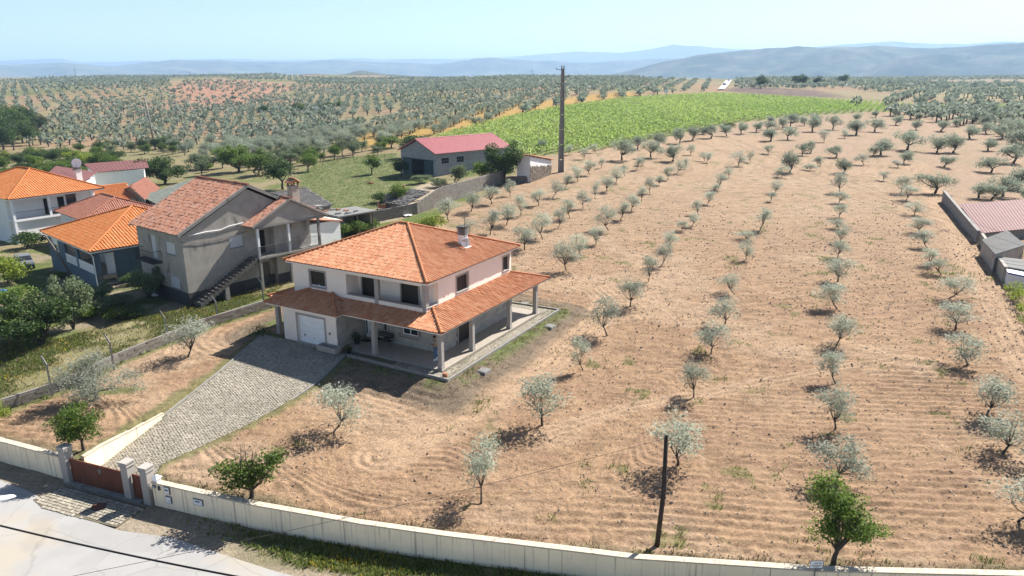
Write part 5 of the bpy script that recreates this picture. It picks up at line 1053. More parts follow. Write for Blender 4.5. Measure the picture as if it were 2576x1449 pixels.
# ---- vineyard: leafy rows
W = ZONES['vine']; va = math.atan2(W[5][1]-W[0][1], W[5][0]-W[0][0]); cx = np.mean([p[0] for p in W]); cy_ = np.mean([p[1] for p in W])
R_ = max(math.hypot(p[0]-cx, p[1]-cy_) for p in W)+5; C = []
for j, off in enumerate(np.arange(-R_, R_, 2.6)):
    s = np.arange(-R_, R_, .30); x = cx+s*math.cos(va)-off*math.sin(va); y = cy_+s*math.sin(va)+off*math.cos(va); k = inpoly(x, y, W); x = x[k]; y = y[k]
    if not len(x): continue
    k = _r.random(len(x)) < np.clip(260/np.hypot(x, y), .45, 1); x = x[k]; y = y[k]
    for q in range(3): C.append(np.stack([x+_r.normal(0, .28, len(x)), y+_r.normal(0, .28, len(x)), hz(x, y)+_r.uniform(.5, 1.75, len(x))], 1))
C = np.concatenate(C); tone = np.clip(vn(C[:, 0]*.03, C[:, 1]*.03, 4)*.5+_r.random(len(C))*.45, 0, 1); V, F, rv = leaves(C, .58, .42, 5, tone, .5)
print('vine', len(F)); tag(obj('vineyard', mesh_np('vineyard', V, F, LM['vine'], attr={'rnd': rv})), 'bright green vineyard rows on the slope behind the barn', None, None, 'stuff')
# ---- broadleaf trees and shrubs
BT = {}
def bl_tree(kind, seed, H, W_, lm, n, l, w, th, r0, nb=6, sig=None, stems=1, nl=7):
    r = np.random.default_rng(seed); bl = [(0, 0, th+(H-th)*.5, W_*.32, W_*.32, (H-th)*.42)]
    for k in range(nb): a = r.uniform(0, 6.28); d = r.uniform(.2, .34)*W_; bl.append((math.cos(a)*d, math.sin(a)*d, th+(H-th)*r.uniform(.25, .8), W_*.2, W_*.2, (H-th)*.22))
    return tree_mesh(kind, seed, H, bl, 34, n, l, w, lm, th, r0, (0, 0), sig or W_*.085, nl, None, stems)
for nm, lm in (('green', LM['green']), ('dark', LM['dark']), ('grey', LM['greygreen'])):
    BT['big_'+nm] = [bl_tree(nm, 380+i, 3.5, 4.4, lm, 6500, .17, .11, .4, .08, 11, .3, 3, 6) for i in range(1)]*2
for nm, lm in (('green', LM['green']), ('dark', LM['dark']), ('lime', LM['lime']), ('grey', LM['greygreen'])):
    BT['tree_'+nm] = [bl_tree(nm, 300+i, 4, 4, lm, 4200, .19, .125, 1.0, .12) for i in range(2)]
    BT['bush_'+nm] = [bl_tree(nm, 340+i, 2, 2.4, lm, 1900, .16, .10, .25, .04, stems=3, nl=5) for i in range(2)]
LIST = [ # base px, base py, top py, width px, template, name, label
 (1262,458,352,118,'big_dark','fig_tree','large dark green tree against the side wall of the barn'),
 (1225,455,405,60,'bush_green','shrub','bright green shrub at the barn wall below its windows'),
 (1150,462,412,52,'bush_grey','shrub','greyish climbing shrub at the right corner of the barn front'),
 (1330,448,415,40,'bush_green','shrub','small green shrub beside the pale block lean-to'),
 (1035,395,330,75,'tree_dark','tree','dark green tree behind the left side of the barn roof'),
 (985,372,338,60,'tree_green','tree','green tree left of the barn roof in front of the yellow stubble'),
 (1000,522,463,56,'tree_green','fruit_tree','small fruit tree on the sandy yard by the slate lean-to'),
 (1010,445,400,46,'tree_dark','fruit_tree','low fruit tree in front of the barn left door'),
 (935,438,388,50,'tree_green','fruit_tree','fruit tree hung with pale bags in the green garden'),
 (712,476,398,86,'tree_dark','tree','dark tree standing behind the old house chimney'),
 (775,432,388,52,'tree_green','tree','small tree at the fence of the green garden'),
 (650,440,385,70,'bush_green','shrub','green shrub behind the old house roof ridge'),
 (600,432,360,96,'big_green','tree','rounded green tree behind the old house, left of its ridge'),
 (415,462,388,112,'big_dark','fig_tree','broad dark fig tree behind the pink shed roof'),
 (330,455,418,90,'bush_dark','shrub','dark shrub between the red shed and the fig tree'),
 (520,425,385,70,'bush_grey','shrub','grey-green shrub right of the fig tree'),
 (130,590,500,80,'big_green','laurel_tree','dense green tree in front of the white house balcony'),
 (70,625,575,62,'bush_dark','shrub','dark green bush below the white house wall'),
 (22,585,535,40,'bush_grey','shrub','grey-green shrub at the left foot of the white house'),
 (150,700,680,30,'bush_green','shrub','low weed clump at the corner of the blue house'),
 (105,868,735,165,'big_dark','shrub','large dark leafy shrub on the left neighbour plot'),
 (185,828,688,105,'big_grey','shrub','tall grey-green feathery shrub behind the leaning pole'),
 (40,775,715,75,'bush_green','shrub','green shrub beneath the yellow vine pergola'),
 (262,795,748,70,'bush_grey','shrub','grey-green shrub in the shade before the old house'),
 (295,805,765,60,'bush_green','shrub','bright green shrub at the edge of the shade'),
 (378,752,668,90,'big_grey','olive_bush','dark grey-green olive bush in front of the old house door'),
 (338,715,680,50,'bush_dark','shrub','dark round shrub by the steps of the blue house'),
 (245,765,705,76,'big_grey','shrub','tall grey-green shrub between the leaning pole and the old house'),
 (300,770,735,60,'bush_grey','shrub','grey-green shrub nearest the old house wall in the shade'),
 (225,800,760,60,'bush_green','shrub','leafy shrub right of the tall feathery shrub'),
 (330,800,775,50,'bush_dark','shrub','low dark shrub at the right end of the shade'),
 (20,850,800,70,'bush_green','shrub','green shrub at the left edge above the grass strip'),
 (150,800,750,70,'bush_green','shrub','leafy shrub between the large dark shrub and the feathery one'),
 (800,618,572,70,'bush_lime','vine','yellow-green vine beside the old house porch'),
 (850,600,560,70,'bush_green','vine','green vine behind the main roof left hip'),
 (905,590,552,56,'bush_green','shrub','green shrub on the strip behind the main roof'),
 (940,578,552,40,'bush_green','shrub','small green shrub beside the orange stake'),
 (1088,585,534,64,'bush_lime','young_conifer','bright green conical shrub just behind the main roof ridge'),
 (20,712,632,70,'bush_lime','vine_pergola','yellow-green vine on a pergola at the left picture edge'),
 (210,1134,1012,104,'tree_green','young_tree','round-headed green tree on the left of the gate ramp'),
 (-8,1075,1000,70,'tree_lime','tree','green tree cut off by the left picture edge above the wall'),
 (2570,720,690,40,'bush_lime','shrub','small yellow-green shrub at the right edge beside the white canopy'),
 (1830,330,305,30,'bush_dark','shrub','small dark round shrub at the vineyard corner'),
 (1768,338,318,24,'bush_dark','shrub','dark shrub on the vineyard edge among the olives'),
 (960,510,480,60,'bush_dark','shrub','dark scrubby bush beside the sandy yard path'),
 (880,560,520,60,'bush_dark','shrub','dark overgrown bush behind the open lean-to'),
 (1060,460,438,50,'bush_grey','shrub','dry grey brush heap before the barn door'),
 (1105,470,445,46,'bush_grey','shrub','dry grey brush along the top of the tall block wall'),
]
for px, py, top, wp, tmpl, nm, lb in LIST:
    p = atf(px, py); h = height_at(p, px, top); w = width_at(p, wp); tms = BT[tmpl]; big = tmpl.startswith('tree'); s0, w0 = (4.0, 3.7) if big else ((3.5, 4.2) if tmpl.startswith('big') else (2.0, 2.2))
    cat = 'tree' if (big or 'tree' in nm) else ('hedge' if nm == 'hedge' else 'shrub')
    place(nm, tms[rnd.randrange(2)], (p[0], p[1], p[2]-.05), rnd.uniform(0, 6.28), (w/w0, w/w0, max(.5, h)/s0), lb, cat)
def wood(poly, n, tmpl, hmin, hmax, nm, lb, g, seed):
    made = []
    r = np.random.default_rng(seed); W = FP(*poly); xs = [p[0] for p in W]; ys = [p[1] for p in W]; k = 0; pts = []
    while k < n:
        x, y = r.uniform(min(xs), max(xs)), r.uniform(min(ys), max(ys))
        if inpoly(np.array([x]), np.array([y]), W)[0] and all(math.hypot(x-a, y-b) > 2.2 for a, b in pts):
            pts.append((x, y)); h = r.uniform(hmin, hmax); k += 1; t = BT[tmpl[r.integers(len(tmpl))]]; s = h/4
            made.append(place(nm, t[r.integers(2)], (x, y, h1(x, y)-.1), r.uniform(0, 6.28), (s*r.uniform(.9, 1.3), s*r.uniform(.9, 1.3), s), lb, 'tree', g))
    banded(made, lb)
wood([(-120,372),(-120,330),(60,310),(120,318),(115,350),(60,380)], 44, ['tree_dark','tree_dark','tree_green'], 6, 12, 'woodland_tree', 'dark tree of the wood at left edge', 'small wood at the left edge', 1)
wood([(0,455),(0,405),(150,395),(300,392),(310,440),(180,460)], 48, ['tree_green','tree_lime','tree_green','tree_dark'], 2.8, 4.8, 'orchard_tree', 'fruit tree behind the white house', 'orchard behind the white house', 2)
wood([(160,385),(330,368),(480,372),(440,392),(300,395)], 22, ['tree_grey','tree_dark','tree_green'], 2.5, 4.5, 'scrub_tree', 'scrub tree above the orchard', 'scrub above the orchard', 3)
wood([(480,440),(640,405),(860,388),(960,372),(980,385),(860,405),(700,425),(560,448)], 30, ['tree_grey','tree_green','tree_grey'], 2.2, 4.2, 'scrub_tree', 'scrub tree behind the old house', 'scrub along the garden fence', 4)
wood([(560,300),(700,282),(880,270),(890,280),(720,292),(580,308)], 9, ['tree_dark','tree_green'], 4, 6, 'roadside_tree', 'dark tree along the valley lane', 'trees along the valley lane', 5)
wood([(1860,222),(2010,214),(2180,212),(2190,218),(2020,224),(1880,228)], 8, ['tree_dark'], 6, 10, 'roadside_tree', 'dark tree beyond the vineyard', 'dark trees beyond the vineyard', 6)
ha_, hb2 = atf(2548, 742), atf(2640, 900); hv = hb2-ha_; hl = [(hv[0]*t, hv[1]*t, hv[2]*t+.75, .75, .75, .7) for t in np.linspace(0, 1, 9)]
tm = tree_mesh('hedge', 430, 1.5, hl, 90, 3200, .16, .1, LM['lime'], .3, .05, (0, 0), .2, 10); place('hedge', tm, tuple(ha_), 0, (1, 1, 1), 'yellow-green hedge at the right edge below the grey roofs', 'hedge')
# the three specimen trees by the boundary wall
p = atf(2098, 1422); H = height_at(p, 2025, 1155); k = H/5.2
BL = [(-.1,0,2.6,.95,.9,.9),(-.65,.1,3.6,.55,.5,.7),(-1.05,.2,4.5,.28,.3,.55),(-.45,.1,4.7,.3,.3,.45),(.25,0,3.3,.75,.7,.6),(.9,-.1,2.3,.65,.6,.45),(1.55,-.2,1.95,.6,.5,.32),(1.1,.2,1.5,.5,.5,.25),(-.6,.1,2.0,.5,.5,.5)]
tm = tree_mesh('cherry', 410, 5.2, BL, 120, 6500, .135, .085, LM['green'], .85, .12, (.05, 0), .2, 14)
place('cherry_tree', tm, (p[0], p[1], p[2]-.05), .0, (k*1.06, k*1.06, k), 'leafy dark green cherry tree in front of the olives behind the wall sign', 'tree')
p = atf(632, 1252); H = height_at(p, 700, 1120)
BL = [(.55,0,1.7,.5,.45,.6),(1.0,.1,2.1,.3,.3,.4),(-.3,0,1.4,.55,.5,.35),(-.85,.1,1.5,.4,.4,.3),(.1,.2,1.1,.5,.5,.3),(-.5,0,.9,.5,.4,.25)]
tm = tree_mesh('cherry', 420, 2.4, BL, 60, 2600, .12, .075, LM['green'], .45, .09, (.05, 0), .16, 12); k = H/2.4
o = place('cherry_tree', tm, (p[0], p[1], p[2]-.05), 0, (k*1.3, k*1.3, k), 'sprawling half-bare cherry tree just inside the long cream wall', 'tree')
b = MB(); rr = np.random.default_rng(3)
for i in range(14): a = rr.uniform(-.4, .4); limb(b, (.05, 0, .45), (a, rr.uniform(-.4, .4), rr.uniform(1.9, 2.9)), .03, .006, rr, .12, 4, 4)
b.build('bare_branches', M['bark'], o)
# ---- stuff: weeds, grass, stones
def tufts(name, x, y, h, nb, lm, label, seed, spread=.1, tone=None, w=.35, zoff=0):
    r = np.random.default_rng(seed); n = len(x); z = hz(x, y)+zoff; idx = np.repeat(np.arange(n), nb); m = len(idx); h = np.broadcast_to(h, n)[idx]*r.uniform(.5, 1.3, m)
    bx = x[idx]+r.normal(0, spread, m); by = y[idx]+r.normal(0, spread, m); bz = z[idx]; a = r.uniform(0, 6.28, m); t = r.uniform(0, .8, m); ww = h*w
    tip = np.stack([bx+np.cos(a)*h*t, by+np.sin(a)*h*t, bz+h], 1); B = np.stack([bx, by, bz-.03], 1); S = np.stack([-np.sin(a)*ww, np.cos(a)*ww, 0*a], 1); mid = (B+tip)/2
    V = np.stack([B, mid+S*.5, tip, mid-S*.5], 1).reshape(-1, 3); o = obj(name, mesh_np(name, V, np.arange(4*m).reshape(m, 4), lm, attr={'rnd': r.random(m) if tone is None else np.clip(tone[idx]+r.normal(0, .15, m), 0, 1)})); tag(o, label, None, None, 'stuff'); return o
def scatter(poly, n, seed, mask=None):
    r = np.random.default_rng(seed); xs = [p[0] for p in poly]; ys = [p[1] for p in poly]; x = r.uniform(min(xs), max(xs), n); y = r.uniform(min(ys), max(ys), n); k = inpoly(x, y, poly)
    if mask is not None: k &= mask(x, y, r)
    return x[k], y[k]
x, y = scatter(ZONES['neigh'], 26000, 1, lambda x, y, r: fbm(x*.25, y*.25, 9) > .30+.2*r.random(len(x))); tufts('meadow_grass', x, y, .15, 5, LM['grass'], 'rough green grass on the neighbours strip', 2, .12)
x, y = scatter(ZONES['neigh'], 9000, 3, lambda x, y, r: fbm(x*.25, y*.25, 9) > .2+.3*r.random(len(x))); tufts('dry_grass', x, y, .16, 4, LM['dry'], 'dry straw grass on the neighbours strip', 4, .12)
x, y = scatter(ZONES['neigh'], 2600, 5, lambda x, y, r: fbm(x*.35+7, y*.35, 19) > .55); tufts('yellow_flowers', x, y, .14, 2, LM['flower'], 'yellow wild flowers in the neighbours grass', 6, .1, w=.3, zoff=.08)
VG = [(x_, y_-.1) for x_, y_ in WALL[5:13]]+[(x_-.3, y_-2.5) for x_, y_ in WALL[5:13]][::-1]
x, y = scatter(VG, 15000, 7, lambda x, y, r: (r.random(len(x)) < sst(-16, -8, x)*.9+.06) & (dpoly(x, y, WALL, False) < 1.0+1.4*fbm(x*.5, y*.5, 3)*sst(-17, -9, x))); tufts('verge_grass', x, y, .17, 5, LM['grass'], 'weedy green verge at the foot of the long wall', 8, .1)
x, y = scatter(VG, 2600, 9, lambda x, y, r: (fbm(x*.5, y*.5, 23) > .52) & (x > -9)); tufts('yellow_flowers', x, y, .16, 2, LM['flower'], 'yellow wild flowers on the verge below the wall', 10, .1, w=.22, zoff=.1)
IN = [(x_+.1, y_+.32) for x_, y_ in WALL[4:14]]+[(x_+.3, y_+1.5) for x_, y_ in WALL[4:14]][::-1]
x, y = scatter(IN, 9000, 11, lambda x, y, r: dpoly(x, y, WALL, False) < .5+1.2*fbm(x*.4, y*.4, 3)*r.random(len(x))+.1); tufts('dry_weeds', x, y, .13, 4, LM['dry'], 'dry brown weeds along the inside of the wall', 12, .12)
def fmask(thr, f=.5, s=71): return lambda x, y, r: (fbm(x*f, y*f, s) > thr) & (r.random(len(x)) > sst(45, 118, y)) & (sd(x, y, FIELD) < -.5) & (sd(x, y, DRIVE) > .3) & (sd(x, y, PAD) > .5)
NF = [(-18,32)]+WALL[5:14]+[(48,52),(62,120),(0,118),(-10,85),(-14,60)]
x, y = scatter(NF, 42000, 13, fmask(.685)); tufts('field_weeds', x, y, .16, 4, LM['grass'], 'low green weeds scattered over the ploughed field', 14, .1)
x, y = scatter(NF, 10000, 15, fmask(.655, .7, 55)); tufts('field_dry_weeds', x, y, .10, 4, LM['dry'], 'withered weeds scattered over the ploughed field', 16, .1)
BK = [MAIN.w(*q)[:2] for q in ((-4.2,-4.2),(17,-4.2),(17,3.5),(16,3.5),(16,-1.3),(-1.4,-1.5),(-1.3,7.2),(-4,6.5))]
x, y = scatter(BK, 9000, 17, lambda x, y, r: (sd(x, y, PAD) < .3+1.0*r.random(len(x))) & (fbm(x*.6, y*.6, 9) > .38+.25*r.random(len(x)))); tufts('bank_grass', x, y, .13, 4, LM['grass'], 'grass on the bank round the house pad', 18, .1)
x, y = scatter(BK, 5000, 19, lambda x, y, r: sd(x, y, PAD) < 2.4*r.random(len(x))); tufts('bank_dry_grass', x, y, .12, 4, LM['dry'], 'dry grass on the bank round the house pad', 20, .1)
PP = [MAIN.w(*q)[:2] for q in ((-1.1,-1.2),(15.6,-1.05),(15.6,-.35),(-.3,-.35),(-.3,8.2),(-1.1,6.4))]
x, y = scatter(PP, 3800, 21, lambda x, y, r: fbm(x*.8, y*.8, 4) > .42+.2*r.random(len(x))); tufts('path_grass', x, y, .09, 4, LM['grass'], 'grass growing between the path cobbles', 22, .06, zoff=.1)
x, y = scatter(DRIVE, 15000, 23, lambda x, y, r: fbm(x*.5, y*.5, 4)+.22*sst(43, 50, y)+.15*(dpoly(x, y, DRIVE) < .4) > .48+.25*r.random(len(x))); o = tufts('driveway_moss', x, y, .045, 4, LM['grass'], 'moss and grass in the driveway joints', 24, .07, w=.6, zoff=.06)
x, y = scatter([(a-1.6, b) for a, b in BLK]+[(a+1.3, b) for a, b in BLK[::-1]], 3000, 25, lambda x, y, r: dpoly(x, y, BLK, False) < .15+.9*fbm(x*.5, y*.5, 3)*r.random(len(x))); tufts('wall_foot_weeds', x, y, .22, 4, LM['grass'], 'weeds along the low block wall', 26, .1)
x, y = scatter(ZONES['garden'], 9000, 27, lambda x, y, r: r.random(len(x)) < .8); tufts('garden_plants', x, y, .16, 4, LM['grass'], 'green crop and weeds in the garden before the barn', 28, .3)
def stones(name, poly, n, s0, s1, m, label, seed, mask=None, zoff=.0):
    x, y = scatter(poly, n, seed, mask); r = np.random.default_rng(seed+1); n = len(x); z = hz(x, y)+furrows(x, y)+zoff; s = r.uniform(s0, s1, n)*(1+.012*(np.hypot(x, y)-30)); a = r.normal(size=(n, 3)); a /= np.linalg.norm(a, axis=1)[:, None]; b = r.normal(size=(n, 3)); b -= (b*a).sum(1)[:, None]*a; b /= np.linalg.norm(b, axis=1)[:, None]; c = np.cross(a, b)
    o = boxes_obj(name, np.stack([x, y, z+s*.2], 1), a*(s*r.uniform(.6, 1.1, n))[:, None], b*(s*r.uniform(.4, .8, n))[:, None], c*(s*r.uniform(.25, .6, n))[:, None], m, None, seed); tag(o, label, None, None, 'stuff'); return o
M['pale_stone'] = mat('pale_stone', (.50,.42,.34), .9, .2, 4, attr='rnd', tint=(.34,.25,.19)); M['clod'] = mat('soil_clod', (.36,.24,.165), .95, .2, 4, attr='rnd', tint=(.44,.31,.215))
okf = lambda x, y, r: (sd(x, y, FIELD) < -.3) & (r.random(len(x)) > sst(45, 118, y)) & (sd(x, y, DRIVE) > .3) & (sd(x, y, PAD) > 2.0)
stones('field_stones', NF, 16000, .022, .06, M['pale_stone'], 'pale stones strewn over the ploughed soil', 31, okf)
stones('soil_clods', NF, 7000, .02, .05, M['clod'], 'clods of ploughed brown soil', 33, okf, -.012)
# ------------------------------------------------------------------ poles, posts, wires, people and small things
py_ = atf(1411, 433); Hp = height_at(py_, 1411, 165)
o = empty('concrete_pylon', py_, RAD(12), 'tall tapering grey concrete power pole at the field edge', 'power pole')
def hbeam(b, z0, z1, w0, w1, d0, d1):
    t = .22
    for s in (-1, 1):
        b.add([(s*w0/2-s*t*w0,-d0/2,z0),(s*w0/2,-d0/2,z0),(s*w0/2,d0/2,z0),(s*w0/2-s*t*w0,d0/2,z0),(s*w1/2-s*t*w1,-d1/2,z1),(s*w1/2,-d1/2,z1),(s*w1/2,d1/2,z1),(s*w1/2-s*t*w1,d1/2,z1)], [(3,2,1,0),(4,5,6,7),(0,1,5,4),(1,2,6,5),(2,3,7,6),(3,0,4,7)])
    return b
W0, W1 = 1.02, .5; hbeam(MB(), -.8, Hp, W0, W1, .55, .34).build('flanges', M['concrete'], o)
for i in range(7):
    a, c = i/7, (i+.82)/7; wa = (W0+(W1-W0)*a)*.56; wc = (W0+(W1-W0)*c)*.56
    MB().add([(-wa/2,-.06,-.3+Hp*a),(wa/2,-.06,-.3+Hp*a),(wa/2,.06,-.3+Hp*a),(-wa/2,.06,-.3+Hp*a),(-wc/2,-.06,Hp*c),(wc/2,-.06,Hp*c),(wc/2,.06,Hp*c),(-wc/2,.06,Hp*c)], [(3,2,1,0),(4,5,6,7),(0,1,5,4),(1,2,6,5),(2,3,7,6),(3,0,4,7)]).build('web_panel', M['concrete'], o)
for z, s, L_ in ((Hp-.7, -1, 1.2), (Hp-1.9, 1, 1.1), (Hp-3.1, -1, 1.2)):
    a = MB().tube([(s*.2,0,z),(s*L_,0,z+.08)], .05, 6).build('cross_arm', M['iron'], o); MB().lathe([(.04,0),(.09,.06),(.05,.1),(.09,.16),(.04,.22)], (s*L_,0,z+.08), 8).build('insulator', M['darkwood'], a)
def wire(name, A, B, sag, r, label, m=None, n=24):
    A = Vector(A); B = Vector(B); pts = [A.lerp(B, t)-Vector((0, 0, sag*4*t*(1-t))) for t in np.linspace(0, 1, n)]
    return tag(MB().tube(pts, r, 5).build(name, m or M['iron']), label, 'wire')
pale = plain('pale_conductor', (.45,.45,.45), .5)
for i, (z, s, e) in enumerate(((Hp-.5, -1.2, (2600,610)), (Hp-1.7, 1.1, (2600,628)), (Hp-2.9, -1.2, (2600,655)))):
    E_ = aty(*e, 62); wire('power_line', (py_[0]+s, py_[1], py_[2]+z), E_, .8, .012, '%s of the three thin wires from the pylon to the right edge' % ('uppermost', 'middle one', 'lowest')[i], pale)
c0, c1 = atz(-120, 1292, 4.5), atz(760, 1480, 4.2)
wire('street_cable', c0, c1, .15, .034, 'thick black twisted cable crossing over the road', M['dark'])
# leaning poles and posts
def pole(name, base, top, r0, r1, m, label, cat='pole', n=8, mid=None):
    o = empty(name, base, 0, label, cat); t = Vector(top)-Vector(base); pts = [(0,0,-.4), tuple(t*.5+Vector(mid or (0,0,0))), tuple(t)]
    MB().tube(pts, [r0, (r0+r1)/2, r1], n).build('shaft', m, o, smooth=True); MB().lathe([(r1*1.0,0),(r1*1.02,.02),(r1*.6,.05)], tuple(t), n).build('pole_top', m, o); return o
p = atf(1652, 1371); h = height_at(p, 1658, 1097); wt = Vector((p[0]+.12, p[1]+.05, p[2]+h))
pole('wooden_post', p, wt, .12, .09, M['darkwood'], 'lone dark bent wooden pole standing in the field near the wall', 'pole', 8, (.1, 0, 0))
wire('service_wire', wt-Vector((0, 0, .1)), atz(120, 1462, 2.2), .25, .009, 'thin wire from the lone wooden pole down across the wall', M['iron'])
p = atf(190, 705); h = height_at(p, 162, 593); lp = Vector((p[0]-2.0, p[1]-.3, p[2]+h)); pole('wooden_pole', p, lp, .13, .1, M['wood'], 'leaning grey wooden pole in front of the blue house', 'pole')
p = atf(386, 352); h = height_at(p, 370, 238); o = pole('lattice_pole', p, (p[0]-1.2, p[1], p[2]+h), .42, .2, M['concrete'], 'tall dark pole standing in the valley olive grove', 'pole', 4); MB().tube([(-2.2,0,h-.3),(-.2,0,h-.3)], .07).build('cross_arm', M['iron'], o)
nb = Vector((-.85, .5, 0)).normalized()
for i, (px, py2) in enumerate(((126,964),(283,905),(420,840),(547,797),(662,748))):
    g = atz(px, py2, .1); o = empty('bent_fence_post', g, 0, 'bent concrete fence post, %s along the low block wall from the left' % ordw(i), 'fence post', 'bent concrete posts on the low block wall')
    e = nb*.5; MB().tube([(0,0,-.9),(0,0,1.25),(0,0,1.3)], [.075,.065,.065], 4).build('post', M['concrete'], o); MB().tube([(0,0,1.28),(e.x,e.y,1.78)], [.065,.05], 4).build('angled_arm', M['concrete'], o)
# street lamp at the left edge
q = atz(6, 1256, 4.5); o = empty('street_lamp', (q[0]-2.6, q[1]-.4, ROADZ), 0, 'street lamp with flat white head at the left picture edge', 'street lamp')
MB().tube([(0,0,-.2),(0,0,6.3)], [.09,.06], 8).build('pole', M['fibre'], o); MB().tube([(0,0,6.2),(.9,.15,6.5),(2.0,.3,6.55)], .03, 6).build('arm', M['fibre'], o)
hd = MB().lathe([(.02,-.05),(.3,-.04),(.42,0),(.38,.05),(.2,.09),(.02,.1)], (0,0,0), 14).build('lamp_head', WP, o, smooth=True); hd.location = (2.5, .38, 6.55); hd.scale = (1.25, .42, 1); hd.rotation_euler = (0, 0, .45)
# cars
def car(name, loc, rz, paint, label):
    o = empty(name, loc, rz, label, 'car'); prof = [(-2.05,.35),(-2.05,.78),(-1.75,.88),(-1.25,.95),(-.75,1.40),(.75,1.44),(1.45,1.0),(1.95,.93),(2.08,.75),(2.08,.35)]; b = MB(); W_ = .83
    nv = len(prof); ins = lambda z: W_-(max(0, z-.9)*.32)
    vs_ = [(x, -ins(z), z) for x, z in prof]+[(x, ins(z), z) for x, z in prof]; b.add(vs_, [tuple(range(nv)), tuple(range(2*nv-1, nv-1, -1))]+[(nv+i, nv+(i+1) % nv, (i+1) % nv, i) for i in range(nv)]); bd = b.build('body', paint, o)
    MB().add([(.86,-.62,1.40),(.86,.62,1.40),(1.40,.74,1.03),(1.40,-.74,1.03)], [(3,2,1,0)]).build('windscreen', M['glass'], bd).location = (.02, 0, .02); MB().add([(-.82,-.62,1.36),(-.82,.62,1.36),(-1.22,.74,1.0),(-1.22,-.74,1.0)], [(0,1,2,3)]).build('rear_window', M['glass'], bd).location = (-.02, 0, .02)
    for s in (-1, 1):
        MB().add([(-1.05,s*.826,.97),(1.25,s*.826,.97),(.72,s*.70,1.36),(-.7,s*.70,1.34)], [(0,1,2,3) if s < 0 else (3,2,1,0)]).build('side_window', M['glass'], bd)
        for x in (-1.3, 1.32):
            w = MB().tube([(x,s*.66,.31),(x,s*.86,.31)], .31, 16).build('wheel', M['dark'], o); MB().tube([(x,s*.861,.31),(x,s*.87,.31)], .19, 12).build('rim', M['fibre'], w)
        MB().box(2.03, 2.09, s*.62-.14, s*.62+.14, .62, .76).build('headlight', M['whitepaint'], bd)
    return o
q = atz(2, 1452, -.7); car('parked_car', (q[0]-.6, q[1]-1.6, ROADZ+.012), RAD(-28), plain('dark_blue_paint', (.02,.06,.16), .3, spec=.6), 'dark blue car just entering the bottom left corner')
q = atf(62, 672); car('old_car', q, RAD(-52), plain('silver_paint', (.17,.18,.20), .5, spec=.4), 'dusty silver car under the yellow vine beside the blue house')
# garden bits
def put(name, px, py2, label, cat, z=None): return empty(name, atf(px, py2) if z is None else atz(px, py2, z), rnd.uniform(0, 3), label, cat)
o = put('water_barrel', 12, 752, 'blue plastic barrel below the yellow vine pergola', 'barrel'); MB().lathe([(.27,0),(.3,.1),(.3,.3),(.315,.32),(.3,.34),(.3,.62),(.315,.64),(.3,.66),(.3,.85),(.26,.9)], n=14).build('drum', plain('blue_plastic', (.03,.14,.32), .4), o, smooth=True); MB().lathe([(.05,.9),(.05,.93)], (.12,0,0), 8).build('bung', M['dark'], o)
o = put('rusty_trailer', 962, 528, 'rusty red farm trailer in the overgrown yard', 'trailer'); R_ = M['clay']; MB().box(-1, 1, -.6, -.56, .5, .95).box(-1, 1, .56, .6, .5, .95).box(-1, -.96, -.56, .56, .5, .95).box(-1, 1, -.6, .6, .44, .5).build('tray', R_, o)
for s in (-1, 1): MB().tube([(0,s*.66,.3),(0,s*.78,.3)], .3, 12).build('wheel', M['dark'], o)
o = put('tile_heap', 930, 462, 'heap of rusty red scrap lying in the green garden', 'heap')
for i in range(16): MB().tube([(rnd.uniform(-1,1),rnd.uniform(-.5,.5),rnd.uniform(.02,.3)),(rnd.uniform(-1.2,1.2),rnd.uniform(-.6,.6),rnd.uniform(.02,.4))], .05, 5).build('scrap_bar', M['clay'], o)
o = put('white_sheet', 1020, 543, 'crumpled pale tarpaulin at the low end of the block wall', 'tarpaulin'); b = MB(); g = 7
b.v = [(i*.3-1, j*.2-.6, .12+.22*_h(i, j, 3)) for i in range(g+1) for j in range(g)]; b.f = [(i*g+j, (i+1)*g+j, (i+1)*g+j+1, i*g+j+1) for i in range(g) for j in range(g-1)]; b.build('cloth', M['whitepaint'], o, smooth=True); MB().box(-.7, .8, -.4, .4, -.1, .16).build('pile', M['stone'], o)
for i, (px, py2) in enumerate(((925,408),(957,412),(1008,412))):
    p = atf(px, py2+26); o = empty('hanging_bag', (p[0], p[1], p[2]+2.2), 0, '%s pale plastic bag hung in a garden fruit tree' % ('left', 'middle', 'right')[i], 'bag'); MB().lathe([(.02,-.28),(.16,-.2),(.2,0),(.12,.2),(.03,.3)], n=8).build('bag', plain('pale_bag', (.42,.55,.58), .5), o, smooth=True); MB().tube([(0,0,.3),(0,0,.7)], .01, 4).build('string', M['iron'], o)
for i, px in enumerate((775,812,850,890,930,968)):
    p = atf(px, 418-i*3.2); o = empty('fence_stake', p, 0, 'thin fence stake, %s from the left along the top of the green garden' % ordw(i), 'stake', 'stakes along the garden'); MB().tube([(0,0,-.3),(rnd.uniform(-.05,.05),0,1.5)], [.05,.04], 5).build('stake', M['wood'], o); MB().tube([(-1.5,0,1.2),(1.5,0,1.25)], .008, 4).build('wire', M['iron'], o)
p = atz(980, 550, .6); o = empty('brick_stake', (p[0], p[1]+14, h1(p[0], p[1]+14)), 0, 'upright orange clay pipe behind the main roof ridge', 'pipe'); MB().tube([(0,0,-.3),(0,0,2.0)], .14, 8).build('pipe', M['clay'], o); MB().tube([(0,0,2.0),(0,0,2.12)], .17, 8).build('collar', M['clay'], o)
